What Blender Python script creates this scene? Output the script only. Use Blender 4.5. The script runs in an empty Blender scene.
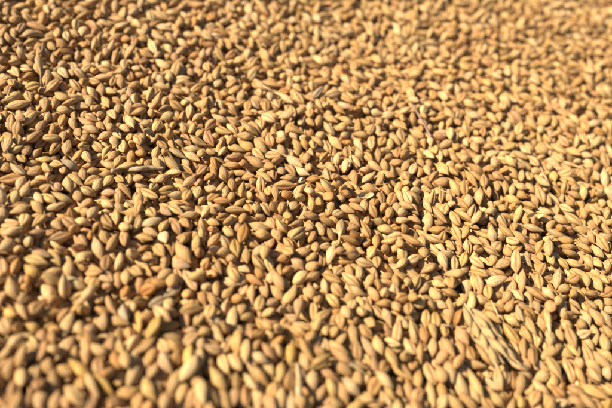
import bpy, math
import numpy as np
from mathutils import Vector, Matrix

S = 0.01            # positions below are in centimetres; the scene is in metres
scene = bpy.context.scene
COL = scene.collection

# ------------------------------------------------------------------ camera
FPX, PW, PH, ZC = 595.0, 612.0, 408.0, 27.2
_n = np.array([.214, .875, 1.0]); _n /= np.linalg.norm(_n)
_f = np.array([0, 0, -1.0]); _y = _f-(_f@_n)*_n; _y /= np.linalg.norm(_y); _x = np.cross(_y, _n)
ROT = np.array([_x, _y, _n])
LOC = -ROT@np.array([0, 0, -ZC])
cam_data = bpy.data.cameras.new('camera'); cam = bpy.data.objects.new('camera', cam_data); COL.objects.link(cam)
cam.matrix_world = Matrix.Translation(Vector(LOC*S)) @ Matrix(ROT.tolist()).to_4x4()
cam_data.sensor_width = 36.0; cam_data.lens = 36.0*FPX/PW
cam_data.clip_start = 0.005; cam_data.clip_end = 50.0
cam_data.dof.use_dof = True; cam_data.dof.focus_distance = 0.269; cam_data.dof.aperture_fstop = 5.0; cam_data.dof.aperture_blades = 0
scene.camera = cam

def at(px, py, z=0.0):
    """point (cm) at height z seen at photo pixel px, py"""
    d = ROT@np.array([(px-PW/2)/FPX, -(py-PH/2)/FPX, -1.0]); t = (z-LOC[2])/d[2]
    return LOC+d*t

# ------------------------------------------------------------------ light: low sun from the left, blue sky
SUN_EL, SUN_AZ = math.radians(38), math.radians(-100)      # azimuth from +Y towards +X
world = bpy.data.worlds.new('World'); scene.world = world; world.use_nodes = True
wn = world.node_tree; wn.nodes.clear()
wo = wn.nodes.new('ShaderNodeOutputWorld'); wb = wn.nodes.new('ShaderNodeBackground'); sky = wn.nodes.new('ShaderNodeTexSky')
sky.sky_type = 'NISHITA'; sky.sun_disc = False; sky.sun_elevation = SUN_EL; sky.sun_rotation = SUN_AZ
wb.inputs['Strength'].default_value = 0.05
wn.links.new(sky.outputs[0], wb.inputs[0]); wn.links.new(wb.outputs[0], wo.inputs[0])
sun_data = bpy.data.lights.new('sun', 'SUN'); sun = bpy.data.objects.new('sun', sun_data); COL.objects.link(sun)
sun_data.energy = 5.0; sun_data.angle = math.radians(0.55); sun_data.color = (1.0, 0.91, 0.74)
_d = Vector((math.sin(SUN_AZ)*math.cos(SUN_EL), math.cos(SUN_AZ)*math.cos(SUN_EL), math.sin(SUN_EL)))
sun.rotation_euler = _d.to_track_quat('Z', 'Y').to_euler(); sun.location = _d*1.0
vs = scene.view_settings; vs.view_transform = 'Standard'; vs.look = 'None'; vs.exposure = 1.08; vs.gamma = 1.0; vs.use_curve_mapping = False
scene.cycles.max_bounces = 6; scene.cycles.diffuse_bounces = 4

# ------------------------------------------------------------------ materials
def principled(name):
    m = bpy.data.materials.new(name); m.use_nodes = True
    return m, m.node_tree, m.node_tree.nodes['Principled BSDF']

def node(nt, kind, **kw):
    n = nt.nodes.new(kind)
    for k, v in kw.items(): setattr(n, k, v)
    return n

def math_node(nt, op, a, b=None, c=None):
    n = node(nt, 'ShaderNodeMath', operation=op)
    for i, v in enumerate((a, b, c)):
        if v is None: continue
        if isinstance(v, (int, float)): n.inputs[i].default_value = v
        else: nt.links.new(v, n.inputs[i])
    return n.outputs[0]

def husk_material(name='barley_husk'):
    m, nt, b = principled(name); L = nt.links.new
    a = node(nt, 'ShaderNodeAttribute', attribute_name='guv')      # x along the grain -1..1, y angle round it in turns, z a seed
    c = node(nt, 'ShaderNodeAttribute', attribute_name='gcol')
    sp = node(nt, 'ShaderNodeSeparateXYZ'); L(a.outputs['Vector'], sp.inputs[0])
    s, th, seed = sp.outputs
    ang = math_node(nt, 'MULTIPLY', th, 2*math.pi)
    # seam-free coordinates: circle round the grain
    cb = node(nt, 'ShaderNodeCombineXYZ')
    L(math_node(nt, 'ADD', math_node(nt, 'MULTIPLY', s, 0.45), math_node(nt, 'MULTIPLY', seed, 37.0)), cb.inputs[0])
    L(math_node(nt, 'MULTIPLY', math_node(nt, 'COSINE', ang), 2.4), cb.inputs[1])
    L(math_node(nt, 'MULTIPLY', math_node(nt, 'SINE', ang), 2.4), cb.inputs[2])
    fib = node(nt, 'ShaderNodeTexNoise'); fib.inputs['Scale'].default_value = 2.6; fib.inputs['Detail'].default_value = 4; fib.inputs['Roughness'].default_value = .65
    L(cb.outputs[0], fib.inputs['Vector'])
    cb2 = node(nt, 'ShaderNodeCombineXYZ')
    L(math_node(nt, 'ADD', math_node(nt, 'MULTIPLY', s, 2.2), math_node(nt, 'MULTIPLY', seed, 91.0)), cb2.inputs[0])
    L(math_node(nt, 'COSINE', ang), cb2.inputs[1]); L(math_node(nt, 'SINE', ang), cb2.inputs[2])
    blot = node(nt, 'ShaderNodeTexNoise'); blot.inputs['Scale'].default_value = 1.4; blot.inputs['Detail'].default_value = 5; blot.inputs['Roughness'].default_value = .6
    L(cb2.outputs[0], blot.inputs['Vector'])
    # the veins of the husk: five raised lines on the back
    crook = math_node(nt, 'ADD', math_node(nt, 'MULTIPLY', ang, 5.0), math_node(nt, 'MULTIPLY', math_node(nt, 'SUBTRACT', blot.outputs[0], .5), 5.0))
    vein = math_node(nt, 'MULTIPLY', math_node(nt, 'POWER', math_node(nt, 'ABSOLUTE', math_node(nt, 'COSINE', crook)), 10.0), math_node(nt, 'MULTIPLY', fib.outputs[0], 1.7))
    back = math_node(nt, 'GREATER_THAN', math_node(nt, 'SINE', ang), -0.45)
    vein = math_node(nt, 'MULTIPLY', vein, back)
    # colour
    mr = node(nt, 'ShaderNodeMapRange'); L(fib.outputs[0], mr.inputs[0])
    mr.inputs[1].default_value = .3; mr.inputs[2].default_value = .7; mr.inputs[3].default_value = .62; mr.inputs[4].default_value = 1.25
    mr2 = node(nt, 'ShaderNodeMapRange'); L(blot.outputs[0], mr2.inputs[0])
    mr2.inputs[1].default_value = .38; mr2.inputs[2].default_value = .72; mr2.inputs[3].default_value = 0; mr2.inputs[4].default_value = 1
    mul = node(nt, 'ShaderNodeVectorMath', operation='SCALE'); L(c.outputs['Color'], mul.inputs[0]); L(mr.outputs[0], mul.inputs['Scale'])
    tan = node(nt, 'ShaderNodeMix', data_type='RGBA', blend_type='MULTIPLY'); tan.inputs[7].default_value = (.86, .66, .42, 1)
    L(math_node(nt, 'MULTIPLY', mr2.outputs[0], .8), tan.inputs[0]); L(mul.outputs[0], tan.inputs[6])
    vm = node(nt, 'ShaderNodeMix', data_type='RGBA', blend_type='MIX'); vm.inputs[7].default_value = (.75, .60, .38, 1)
    L(math_node(nt, 'MULTIPLY', vein, .22), vm.inputs[0]); L(tan.outputs[2], vm.inputs[6])
    # the crease: a thin brown line along the underside
    cl = node(nt, 'ShaderNodeMapRange'); L(math_node(nt, 'SINE', ang), cl.inputs[0])
    cl.inputs[1].default_value = -.965; cl.inputs[2].default_value = -.995; cl.inputs[3].default_value = 0; cl.inputs[4].default_value = .75
    cm = node(nt, 'ShaderNodeMix', data_type='RGBA', blend_type='MULTIPLY'); cm.inputs[7].default_value = (.45, .32, .20, 1)
    L(cl.outputs[0], cm.inputs[0]); L(vm.outputs[2], cm.inputs[6])
    # the brown germ end and tip
    tip = node(nt, 'ShaderNodeMapRange'); L(math_node(nt, 'ABSOLUTE', s), tip.inputs[0])
    tip.inputs[1].default_value = .86; tip.inputs[2].default_value = 1.0; tip.inputs[3].default_value = 0; tip.inputs[4].default_value = .55
    tm = node(nt, 'ShaderNodeMix', data_type='RGBA', blend_type='MULTIPLY'); tm.inputs[7].default_value = (.62, .42, .24, 1)
    L(tip.outputs[0], tm.inputs[0]); L(cm.outputs[2], tm.inputs[6])
    L(tm.outputs[2], b.inputs['Base Color'])
    b.inputs['Roughness'].default_value = .55; b.inputs['Specular IOR Level'].default_value = .35
    b.inputs['Subsurface Weight'].default_value = 0.0
    # bump
    h = math_node(nt, 'ADD', math_node(nt, 'MULTIPLY', vein, .55), math_node(nt, 'ADD', math_node(nt, 'MULTIPLY', fib.outputs[0], 1.1), math_node(nt, 'MULTIPLY', blot.outputs[0], .6)))
    bp = node(nt, 'ShaderNodeBump'); bp.inputs['Strength'].default_value = .9; bp.inputs['Distance'].default_value = .00035
    L(h, bp.inputs['Height']); L(bp.outputs[0], b.inputs['Normal'])
    return m

def straw_material(name, col, rough=.5, alt=None):
    m, nt, b = principled(name); L = nt.links.new
    tc = node(nt, 'ShaderNodeTexCoord'); mp = node(nt, 'ShaderNodeMapping'); L(tc.outputs['Object'], mp.inputs[0]); mp.inputs['Scale'].default_value = (300, 2500, 2500)
    nz = node(nt, 'ShaderNodeTexNoise'); nz.inputs['Scale'].default_value = 1.0; nz.inputs['Detail'].default_value = 4; L(mp.outputs[0], nz.inputs['Vector'])
    cr = node(nt, 'ShaderNodeValToRGB'); alt = alt or tuple(v*.6 for v in col)
    cr.color_ramp.elements[0].color = (*alt, 1); cr.color_ramp.elements[1].color = (*col, 1)
    cr.color_ramp.elements[0].position = .35; cr.color_ramp.elements[1].position = .62
    L(nz.outputs[0], cr.inputs[0]); L(cr.outputs[0], b.inputs['Base Color']); b.inputs['Roughness'].default_value = rough
    bp = node(nt, 'ShaderNodeBump'); bp.inputs['Strength'].default_value = .5; bp.inputs['Distance'].default_value = .0002
    L(nz.outputs[0], bp.inputs['Height']); L(bp.outputs[0], b.inputs['Normal'])
    return m

HUSK = husk_material()

# ------------------------------------------------------------------ the setting: the bed the grain is heaped on
def und(x, y):
    return (0.07*np.sin(0.75*x+0.35*y+0.6)+0.06*np.sin(-0.45*x+0.8*y+2.0)+0.03*np.sin(1.3*x-0.6*y+1.0)+0.12*np.sin(0.22*x-0.16*y+0.4))

def ground():
    xs = np.concatenate([[-300], np.arange(-40, 40.1, 1.0), [300]]); ys = np.concatenate([[-300], np.arange(-28, 48.1, 1.0), [300]])
    V = [((a)*S, (b)*S, (und(a, b)-.02 if abs(a) < 100 and abs(b) < 100 else -.3)*S) for b in ys for a in xs]; k = len(xs)
    Fc = [(j*k+i, j*k+i+1, (j+1)*k+i+1, (j+1)*k+i) for j in range(len(ys)-1) for i in range(k-1)]
    me = bpy.data.meshes.new('ground'); me.from_pydata(V, [], Fc)
    m, nt, b = principled('ground_chaff'); L = nt.links.new
    tc = node(nt, 'ShaderNodeTexCoord'); nz = node(nt, 'ShaderNodeTexVoronoi'); nz.inputs['Scale'].default_value = 160; L(tc.outputs['Object'], nz.inputs['Vector'])
    cr = node(nt, 'ShaderNodeValToRGB'); cr.color_ramp.elements[0].color = (.30, .18, .08, 1); cr.color_ramp.elements[1].color = (.14, .08, .035, 1)
    L(nz.outputs['Distance'], cr.inputs[0]); L(cr.outputs[0], b.inputs['Base Color']); b.inputs['Roughness'].default_value = .9
    me.materials.append(m); o = bpy.data.objects.new('ground', me); COL.objects.link(o); o['kind'] = 'structure'
    return o
ground()

# ------------------------------------------------------------------ grain shape
def grain_grid(nr, ns):
    """unit kernel: returns function (dims, rng) -> verts (nr*ns + 2), guv"""
    u = np.linspace(-1, 1, nr+2)[1:-1]; u = np.sign(u)*(1-(1-np.abs(u))**1.35)
    return u, np.arange(ns)*2*math.pi/ns - math.pi/2

def kernel(nr, ns, L, Wd, T, rs):
    """one barley kernel, cm: long axis X, back up +Z, crease along the underside"""
    u, ph = grain_grid(nr, ns)
    p = rs.uniform(1.65, 2.25); q = rs.uniform(.78, 1.08); skew = rs.uniform(.05, .24); blunt = rs.uniform(.06, .16)
    us = u - skew*(1-u*u)
    r = (1-np.abs(us)**p)**q
    r = np.maximum(r, blunt*np.clip((u-.8)/.2, 0, 1))                # husk remains at the brush end
    U, PH = np.meshgrid(u, ph, indexing='ij'); Rr = r[:, None]
    dph = np.abs(((PH+math.pi/2+math.pi) % (2*math.pi))-math.pi)      # distance from the crease
    cd = rs.uniform(.20, .46)
    rad = 1 - cd*np.exp(-(dph/.30)**2)*np.clip(1.25-np.abs(U)**3*1.2, 0, 1)
    rad *= 1 + .022*np.cos(5*(PH-math.pi/2))*(np.sin(PH) > -.5)
    for k in range(3):
        rad *= 1 + .018*np.sin(U*rs.uniform(1.5, 5)+PH*rs.integers(1, 4)+rs.uniform(0, 6.28))
    lip = np.exp(-((dph-1.05)/.16)**2)*.035                          # edge where the two husks overlap
    rad += lip*(1 if rs.random() < .7 else 0)
    Y = Wd/2*Rr*rad*np.cos(PH)
    Z = T/2*Rr*rad*np.where(np.sin(PH) < 0, np.sin(PH)*.82, np.sin(PH)**1.0)
    beak = rs.uniform(.02, .22) if rs.random() < .6 else 0.0            # a papery tip or awn stub
    rag = 1+rs.normal(0, .05, (len(u), len(ph)))*np.clip((np.abs(U)-.72)/.28, 0, 1); Y = Y*rag; Z = Z*rag
    dent = rs.uniform(0, .16) if rs.random() < .3 else 0.0             # some are shrunken on one side
    Y = Y*(1-dent*np.exp(-((U-rs.uniform(-.4, .4))/.35)**2)*(np.cos(PH) > 0)*np.abs(np.cos(PH)))
    X = U*L/2+beak*L*np.clip((U-.8)/.2, 0, 1)**2
    bend = rs.normal(0, .035); twist = rs.normal(0, .12); sway = rs.normal(0, .03)
    c, s_ = np.cos(twist*U), np.sin(twist*U)
    Y, Z = Y*c-Z*s_, Y*s_+Z*c
    Z = Z + bend*L*(U*U-.3); Y = Y + sway*L*(U*U-.3)
    V = np.stack([X, Y, Z], -1).reshape(-1, 3)
    e0 = np.array([-L/2*1.01, sway*L*.7, bend*L*.7]); e1 = np.array([L/2*1.01+beak*L*1.1, sway*L*.7, bend*L*.7])
    V = np.vstack([V, e0, e1])
    G = np.stack([U, (PH/(2*math.pi)) % 1.0], -1).reshape(-1, 2); G = np.vstack([G, [-1, .25], [1, .25]])
    return V, G

_topo = {}
def topo(nr, ns):
    if (nr, ns) not in _topo:
        F4 = [(i*ns+j, (i+1)*ns+j, (i+1)*ns+(j+1) % ns, i*ns+(j+1) % ns) for i in range(nr-1) for j in range(ns)]
        a = nr*ns; F3 = [(a, j, (j+1) % ns) for j in range(ns)] + [(a+1, (nr-1)*ns+(j+1) % ns, (nr-1)*ns+j) for j in range(ns)]
        _topo[(nr, ns)] = (np.array(F4, dtype=np.int64), np.array(F3, dtype=np.int64))
    return _topo[(nr, ns)]

def mesh_from(name, parts, mat):
    """parts: list of (verts in metres, guv3, colour, topology) joined into one mesh"""
    nv = sum(len(p[0]) for p in parts); me = bpy.data.meshes.new(name)
    V = np.concatenate([p[0] for p in parts]); G = np.concatenate([p[1] for p in parts])
    C = np.concatenate([np.broadcast_to(np.array([*p[2], 1.0]), (len(p[0]), 4)) for p in parts])
    loops, sizes, off = [], [], 0
    for p in parts:
        f4, f3 = p[3]; loops += [(f4+off).ravel(), (f3+off).ravel()]; sizes += [np.full(len(f4), 4), np.full(len(f3), 3)]; off += len(p[0])
    loops = np.concatenate(loops); sizes = np.concatenate(sizes); starts = np.concatenate([[0], np.cumsum(sizes)[:-1]])
    me.vertices.add(nv); me.vertices.foreach_set('co', V.astype(np.float32).ravel())
    me.loops.add(len(loops)); me.loops.foreach_set('vertex_index', loops.astype(np.int32))
    me.polygons.add(len(sizes)); me.polygons.foreach_set('loop_start', starts.astype(np.int32))
    me.polygons.foreach_set('use_smooth', np.ones(len(sizes), dtype=bool))
    a = me.attributes.new('guv', 'FLOAT_VECTOR', 'POINT'); a.data.foreach_set('vector', G.astype(np.float32).ravel())
    a = me.attributes.new('gcol', 'FLOAT_COLOR', 'POINT'); a.data.foreach_set('color', C.astype(np.float32).ravel())
    me.update(calc_edges=True); me.validate(); me.materials.append(mat)
    return me

PALETTE = {'n': [(.54, .33, .12), (.58, .37, .15), (.51, .29, .10), (.55, .35, .15), (.53, .29, .11), (.46, .27, .10), (.61, .41, .19)],
           'p': [(.64, .46, .23)], 'a': [(.52, .25, .07), (.52, .27, .08)], 'b': [(.45, .26, .10), (.42, .23, .09), (.48, .29, .13)],  # b: grains mostly in shadow, that shade put into a darker husk colour
           'y': [(.58, .35, .09)], 'r': [(.54, .30, .15)], 'g': [(.42, .31, .18)], 'w': [(.70, .60, .42)]}

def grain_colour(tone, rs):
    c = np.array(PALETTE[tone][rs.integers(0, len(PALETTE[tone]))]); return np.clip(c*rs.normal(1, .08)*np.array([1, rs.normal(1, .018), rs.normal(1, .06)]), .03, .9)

# resting place of each kernel: x, y, z in hundredths of a centimetre, then heading, pitch, roll in degrees, length, girth
GRAINS = (
-571,-1119,85,151,13,-173,94,73, -252,-944,97,75,8,-4,100,95, -819,-1076,49,104,24,29,88,53, -150,-945,73,-43,-11,20,105,56, -713,-875,58,-86,-6,15,105,87, -956,-790,58,-46,-26,-7,101,94, -668,-1080,47,-62,-12,-11,95,51,
-686,-959,51,77,4,-12,103,103, -424,-1007,80,85,-9,18,98,65, -364,-1031,71,-48,-1,13,91,61, -186,-1019,111,114,-16,-29,105,73, 94,-894,63,103,32,-175,89,114, -741,-1065,49,-78,3,177,95,67, 262,-785,66,-18,-13,17,105,76,
171,-874,61,105,20,-12,89,94, -600,-1022,65,-24,-13,-50,105,136, -283,-982,74,-100,-1,-19,105,83, -336,-936,77,136,11,129,89,69, 234,-755,99,155,-10,-90,105,115, -537,-1069,81,136,-1,-92,102,21, -512,-1053,61,150,-1,122,105,85,
1237,-631,51,155,-14,-4,105,93, 305,-856,78,-33,-4,-19,89,97, -691,-760,81,72,3,-74,105,57, -431,-463,62,-41,-3,26,105,147, 83,-790,65,103,6,20,105,63, -2,-973,56,101,10,-26,98,96, -603,-967,64,107,12,13,82,63,
761,-716,65,-59,-2,117,105,55, -417,-827,97,76,20,158,92,43, 124,-849,62,-64,-8,-29,90,76, 599,-801,54,105,-4,-29,104,24, 591,-714,54,-64,4,-177,105,90, 133,-768,89,130,6,-142,105,104, -790,-734,43,110,48,-143,97,75,
486,-743,63,148,-8,-14,105,93, 802,-551,70,-13,3,165,105,83, 185,-803,103,-139,-27,124,85,94, 914,-465,59,-46,-9,171,105,75, 392,-830,63,73,2,-176,98,123, -120,-806,83,106,22,137,92,72, -795,-1029,81,-89,-34,50,87,72,
-677,-1149,62,113,-18,-1,87,73, -5,-899,74,147,19,-140,88,37, 855,-671,57,-80,-5,-135,101,35, -832,-840,70,-90,27,173,101,103, 667,-700,64,104,-4,1,96,115, -719,-1020,43,-49,3,-22,91,97, -845,-754,42,-50,1,-18,101,115,
929,-532,45,115,-1,173,99,104, 940,-681,51,87,23,32,95,93, -113,-1013,71,131,1,-15,91,113, 287,-876,53,121,11,8,88,90, -164,-697,64,-81,-1,31,105,103, -311,-720,99,-156,3,141,82,73, 1071,-567,65,-64,6,179,92,96,
1148,-553,40,-69,-10,-172,105,23, -424,-894,82,62,-4,153,89,50, -633,-1146,54,-87,-21,4,82,71, -788,-839,50,-141,11,-160,95,60, -81,-827,88,99,-11,-60,105,28, -603,-834,52,-83,-35,33,81,82, -252,-1019,68,93,-20,-37,91,65,
-426,-1061,67,14,15,180,72,55, -840,-988,76,63,16,-88,72,16, 714,-740,52,-66,-17,18,99,73, 438,-709,81,-65,15,-46,105,126, -767,-1093,65,123,-27,-14,94,47, -745,-537,52,129,13,-48,102,96, 0,-803,70,-30,-34,-48,97,95,
53,-865,65,92,-13,-38,105,54, 812,-578,41,-42,-9,-177,105,90, 761,-643,59,171,-30,-89,95,123, 220,-823,70,-28,0,125,102,66, 351,-683,69,-49,-6,-26,101,71, -888,-616,39,-43,-6,19,99,91, 1150,-421,82,-76,-2,-160,97,62,
1074,-505,58,-138,-22,-39,105,64, 944,-109,86,-82,-26,-164,102,93, 934,-590,43,-27,24,-45,102,84, -548,-996,72,-64,9,175,79,47, 715,-532,60,119,-8,-18,91,98, 76,-967,73,95,-10,11,105,52, -906,-516,44,-123,21,174,105,74,
-913,-928,49,-46,7,-164,78,127, -213,-1034,73,85,15,-174,85,44, 739,-796,55,-30,-19,-13,87,76, -410,-769,101,-28,3,-135,82,105, 864,-223,63,-155,-21,-28,97,92, -656,-1029,51,-29,39,145,105,129, 423,-808,86,138,-5,17,79,74,
-547,-922,58,-97,-27,21,89,103, 385,-664,75,-70,11,10,89,88, 457,-583,65,-89,-17,-166,99,33, -111,-869,70,140,-19,-23,89,57, -772,-696,39,-11,-11,13,103,23, -371,-791,62,-146,-3,60,78,28, -938,-659,67,-6,12,-169,92,71,
-556,-810,44,178,-7,17,90,53, 308,-764,74,-23,17,-81,105,55, -746,-992,67,99,-2,152,76,52, -329,-745,60,107,10,160,105,105, 1229,-465,51,-65,-13,-155,105,55, 141,-944,76,-76,4,-23,76,64, -739,-1183,77,103,-10,162,81,55,
1192,-682,67,-46,5,149,93,123, -933,-696,44,-21,-13,7,81,85, -362,-578,55,134,1,169,99,115, -146,-882,71,122,-15,165,89,33, -201,-895,63,-69,-1,-156,89,71, 986,-725,66,64,-3,152,83,75, 1300,-274,47,-45,-12,19,97,84,
1281,-482,49,137,-13,-39,105,87, 26,-528,54,-103,1,27,105,90, -524,-1115,62,112,-12,-175,88,97, -828,-909,36,-9,-2,2,77,56, 518,-567,70,-66,-14,150,98,41, -467,-964,88,120,-27,-2,93,56, -370,-872,72,-39,18,-160,83,64,
-469,-893,70,72,24,-118,72,81, -318,-867,81,168,20,-160,83,64, 1091,-662,43,-23,-26,-132,89,52, -568,-947,80,-18,-1,-37,72,52, 555,27,50,-92,-19,6,104,134, 1092,-369,64,-85,-45,-65,105,106, -485,-800,53,114,1,135,86,73,
-395,-915,70,96,-8,-16,83,42, -769,-1140,49,113,7,-149,85,82, -843,-713,58,1,-40,64,88,33, -44,-975,66,-73,11,149,81,23, -32,-531,49,-31,-4,-10,86,98, -447,-1099,67,27,-44,-23,72,72, -475,-1001,51,-69,16,23,96,83,
-295,-1069,75,96,12,22,72,74, -802,-969,64,-24,11,-169,84,51, 659,-426,57,97,-4,-4,104,95, 630,-721,71,-78,5,8,72,90, 435,-872,63,-60,-1,-158,82,64, -599,-762,54,133,-2,-120,100,60, 207,-888,44,-108,-2,40,89,51,
-26,-843,92,161,-1,27,72,16, -1117,-437,40,46,1,-8,86,61, -371,-962,67,-90,18,-154,87,22, 48,-440,49,54,10,32,83,104, -306,-908,77,-78,-63,178,75,45, -411,-645,59,62,-9,-176,84,83, 845,-759,55,-34,-17,-9,73,16,
-1060,-628,69,83,-22,13,85,123, -224,-308,70,92,-5,-170,105,115, -196,-781,69,133,-13,-78,86,37, -818,-640,40,-69,-5,16,83,75, -34,-493,75,-55,-3,9,86,76, -283,-826,75,-127,-15,-172,72,73, 328,-623,83,-42,-9,180,83,43,
-37,-923,69,127,-31,-144,100,54, -904,-813,44,82,-25,-157,76,80, 633,-650,63,58,-2,18,91,56, 312,-713,76,-73,-20,-178,83,1, -622,-1038,28,53,5,-101,91,96, -77,-988,68,98,-12,-12,72,32, 654,-615,85,118,-9,24,90,80,
-282,144,44,-13,-11,27,105,97, -1232,-288,32,41,-9,-165,97,100, -780,-584,52,-128,-1,11,77,64, 67,-592,76,91,0,19,87,55, -198,-843,77,-3,-11,-171,72,12, 684,-826,76,-36,-15,-15,85,64, 1389,150,59,127,13,136,93,73,
-98,227,48,-26,-9,35,105,94, -1147,-322,36,-95,-24,14,85,45, 42,-988,86,123,-29,-37,86,77, -702,-1100,66,-75,44,177,76,78, -495,-668,72,-174,-50,119,89,87, -607,-915,81,171,47,68,83,53, 507,-633,64,-61,13,166,82,75,
247,-396,61,-28,-4,-160,88,55, 601,-607,50,-87,-12,51,79,66, -878,-872,65,144,-5,83,79,83, 683,-228,47,17,10,-12,96,86, 517,-807,59,-83,3,103,79,36, 477,-131,85,-14,-4,141,105,105, 40,-937,67,-97,-30,-174,76,32,
289,-654,75,108,11,17,84,66, -996,-365,24,-131,4,46,88,26, 190,-515,62,-38,3,-154,79,52, -1411,136,47,-141,-1,-21,105,55, 1101,367,71,-63,-21,-141,105,114, 847,-366,63,177,-5,174,81,79, -1068,-572,82,31,16,-62,79,65,
241,-873,62,-48,-27,-44,76,65, -200,-655,60,-88,1,135,84,74, -247,-707,94,-89,9,-177,77,72, 1034,-241,64,152,2,-138,99,83, 151,-301,66,84,11,-6,95,61, -548,-771,58,-62,24,126,100,57, -420,-518,54,179,-9,-8,79,82,
-234,-896,79,98,7,-43,90,103, -501,-964,68,126,-14,72,84,73, -5,-259,97,57,2,-140,91,94, 995,-550,63,84,-14,-155,92,95, -448,-700,50,49,-6,-161,87,64, -114,35,49,-167,-7,108,105,94, 1327,-94,51,107,-10,-41,90,82,
1186,-572,49,111,-3,67,84,102, 1032,-616,43,34,7,15,72,84, -1459,164,52,62,-6,21,104,103, -119,-578,60,104,-1,-81,100,102, 171,-407,53,-17,7,172,88,45, 1168,-686,40,167,9,-17,82,64, -283,-179,52,-172,-9,66,105,104,
963,-511,61,-93,-1,131,95,82, -238,-370,56,-70,11,170,105,103, -996,-696,53,-78,12,-94,88,103, -1111,-516,47,-176,-15,159,81,96, 979,-448,59,-63,2,141,88,96, 687,3,52,-61,-9,-126,100,72, -90,-746,62,-85,-18,-155,89,54,
762,-747,36,116,-10,-32,92,36, 1229,-571,79,104,-26,-168,79,86, 382,-756,76,-50,-40,-50,86,3, 548,-759,66,-92,12,56,87,4, -594,-356,64,-141,-5,7,82,64, 1220,-386,59,-153,-23,165,79,48, 551,-659,69,99,11,-130,84,61,
581,-125,47,-44,-2,-139,103,90, -380,-1084,67,104,0,158,72,24, -84,-935,56,-59,-52,-37,87,21, -270,-893,86,-83,-23,58,78,104, -695,-588,47,106,-3,-168,79,53, -712,-1173,54,92,15,26,75,45, 861,-464,51,-89,0,29,83,50,
975,-199,64,93,22,-93,99,64, -154,-807,63,-100,2,-177,79,44, 1276,281,41,151,5,-177,105,123, 203,-465,62,141,8,162,73,50, -1059,-401,37,145,7,-9,78,62, 990,-414,77,-79,18,126,105,64, -603,-154,40,42,-9,-139,95,84,
1280,-362,39,90,1,-16,99,25, -1046,-135,33,0,-25,66,86,84, 845,21,80,-66,-35,16,87,83, -1002,-246,33,-56,-13,-9,82,86, 752,-370,62,88,20,-86,86,77, 71,405,44,143,6,-30,102,114, -782,-380,43,-46,8,171,105,38, -997,-319,33,-5,-15,-33,99,40,
-706,-493,60,-89,10,-99,103,75, 1315,-400,47,90,1,-2,94,70, -797,-794,52,-98,40,113,85,72, 82,-698,89,-23,3,-120,72,14, 566,-491,60,-88,-5,178,82,37, 837,-414,65,135,-22,-80,83,55, 360,-797,54,77,12,123,80,2,
-1238,-52,68,-100,8,-119,102,69, 276,-121,68,-54,-13,174,91,77, 206,-300,47,-173,-1,153,97,36, 1026,-665,39,-37,-8,21,84,64, -684,-34,55,132,16,8,96,64, -81,-605,61,-87,6,173,78,64, -330,-359,55,-111,-6,-33,94,24,
641,-775,49,-83,-9,17,80,20, 19,-372,57,-42,4,20,83,65, 1143,-128,52,80,11,32,99,82, -1015,-466,47,83,-16,163,95,54, -414,-941,42,-64,8,58,88,105, -344,-991,44,-137,14,-172,82,121, 236,-904,24,-152,-12,-15,85,143,
-997,-532,46,-139,0,-10,72,52, 606,-484,59,-86,8,-165,82,108, -643,-976,55,-74,-30,-99,72,65, 360,-90,61,-2,12,-6,88,65, -277,-721,73,-101,-1,-163,94,63, 1249,-525,54,145,14,-53,92,45, -1311,-145,77,94,21,-24,86,51,
-1165,-389,32,79,47,-4,85,45, -143,-276,57,-165,9,-22,77,87, 630,-179,56,121,17,-13,81,77, -211,-592,58,-121,-7,-77,77,7, -651,-566,51,-80,1,-108,87,74, -1167,-216,27,55,-1,19,78,81, -540,-638,43,100,-1,51,92,42,
-768,-205,33,145,12,31,97,100, -123,-517,72,155,-9,-107,87,64, -794,-1164,30,141,3,129,77,87, -738,-946,59,96,46,144,75,52, -494,-350,60,135,2,165,83,54, -723,-637,45,-7,38,-161,91,54, -520,-477,57,137,-9,147,78,92,
128,-797,65,-62,12,-28,80,26, 294,-295,56,178,3,134,82,55, 916,-399,57,-39,16,-21,74,93, 639,-834,64,79,42,121,74,65, -282,256,47,-40,-8,47,101,105, 560,-571,60,106,-7,-7,72,75, -281,-491,56,126,3,151,89,59, -151,-1019,86,146,2,-62,80,75,
820,-780,37,139,11,162,84,44, -505,-917,62,-53,-39,-137,72,25, -1376,-3,60,-71,-21,-167,97,89, -666,-648,51,151,-22,-176,83,102, -913,-434,34,-20,-11,-169,71,127, 534,-441,79,-124,-75,-13,81,98, -673,-870,52,-58,15,-15,71,41,
1167,-637,45,1,-13,167,83,69, -854,-421,40,-180,9,11,76,24, 248,-673,71,80,10,-40,78,65, 515,-350,71,76,20,-141,79,83, -448,-941,58,-93,-10,-60,94,65, 695,-659,90,-121,-9,97,72,84, 1245,-295,51,-65,-5,47,77,82,
1172,-459,57,-79,15,-178,94,124, 82,50,88,162,31,-168,105,103, -1419,270,48,38,12,-140,88,81, 1106,17,79,83,-4,-20,103,96, 976,61,62,-32,-12,8,100,77, -1570,858,63,60,25,49,93,146, 83,-377,56,23,15,5,75,65, 127,-583,54,103,11,175,73,34,
-207,-520,81,-50,-3,173,72,62, 606,201,66,97,9,-178,101,120, 413,-535,65,117,0,-42,79,17, 440,-636,61,147,-39,110,83,7, -802,-854,16,-142,-7,-109,85,77, 245,-482,40,30,17,17,81,74, 665,-330,46,170,7,76,82,57,
-338,-569,92,-150,-16,-104,75,33, 825,-291,59,94,-8,151,83,75, 329,-821,59,94,2,-37,88,33, 235,-600,69,102,6,147,72,37, -522,221,43,132,15,-179,93,128, -228,-732,67,-11,12,-100,74,84, 1048,-384,58,-65,-25,-22,76,72,
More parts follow.
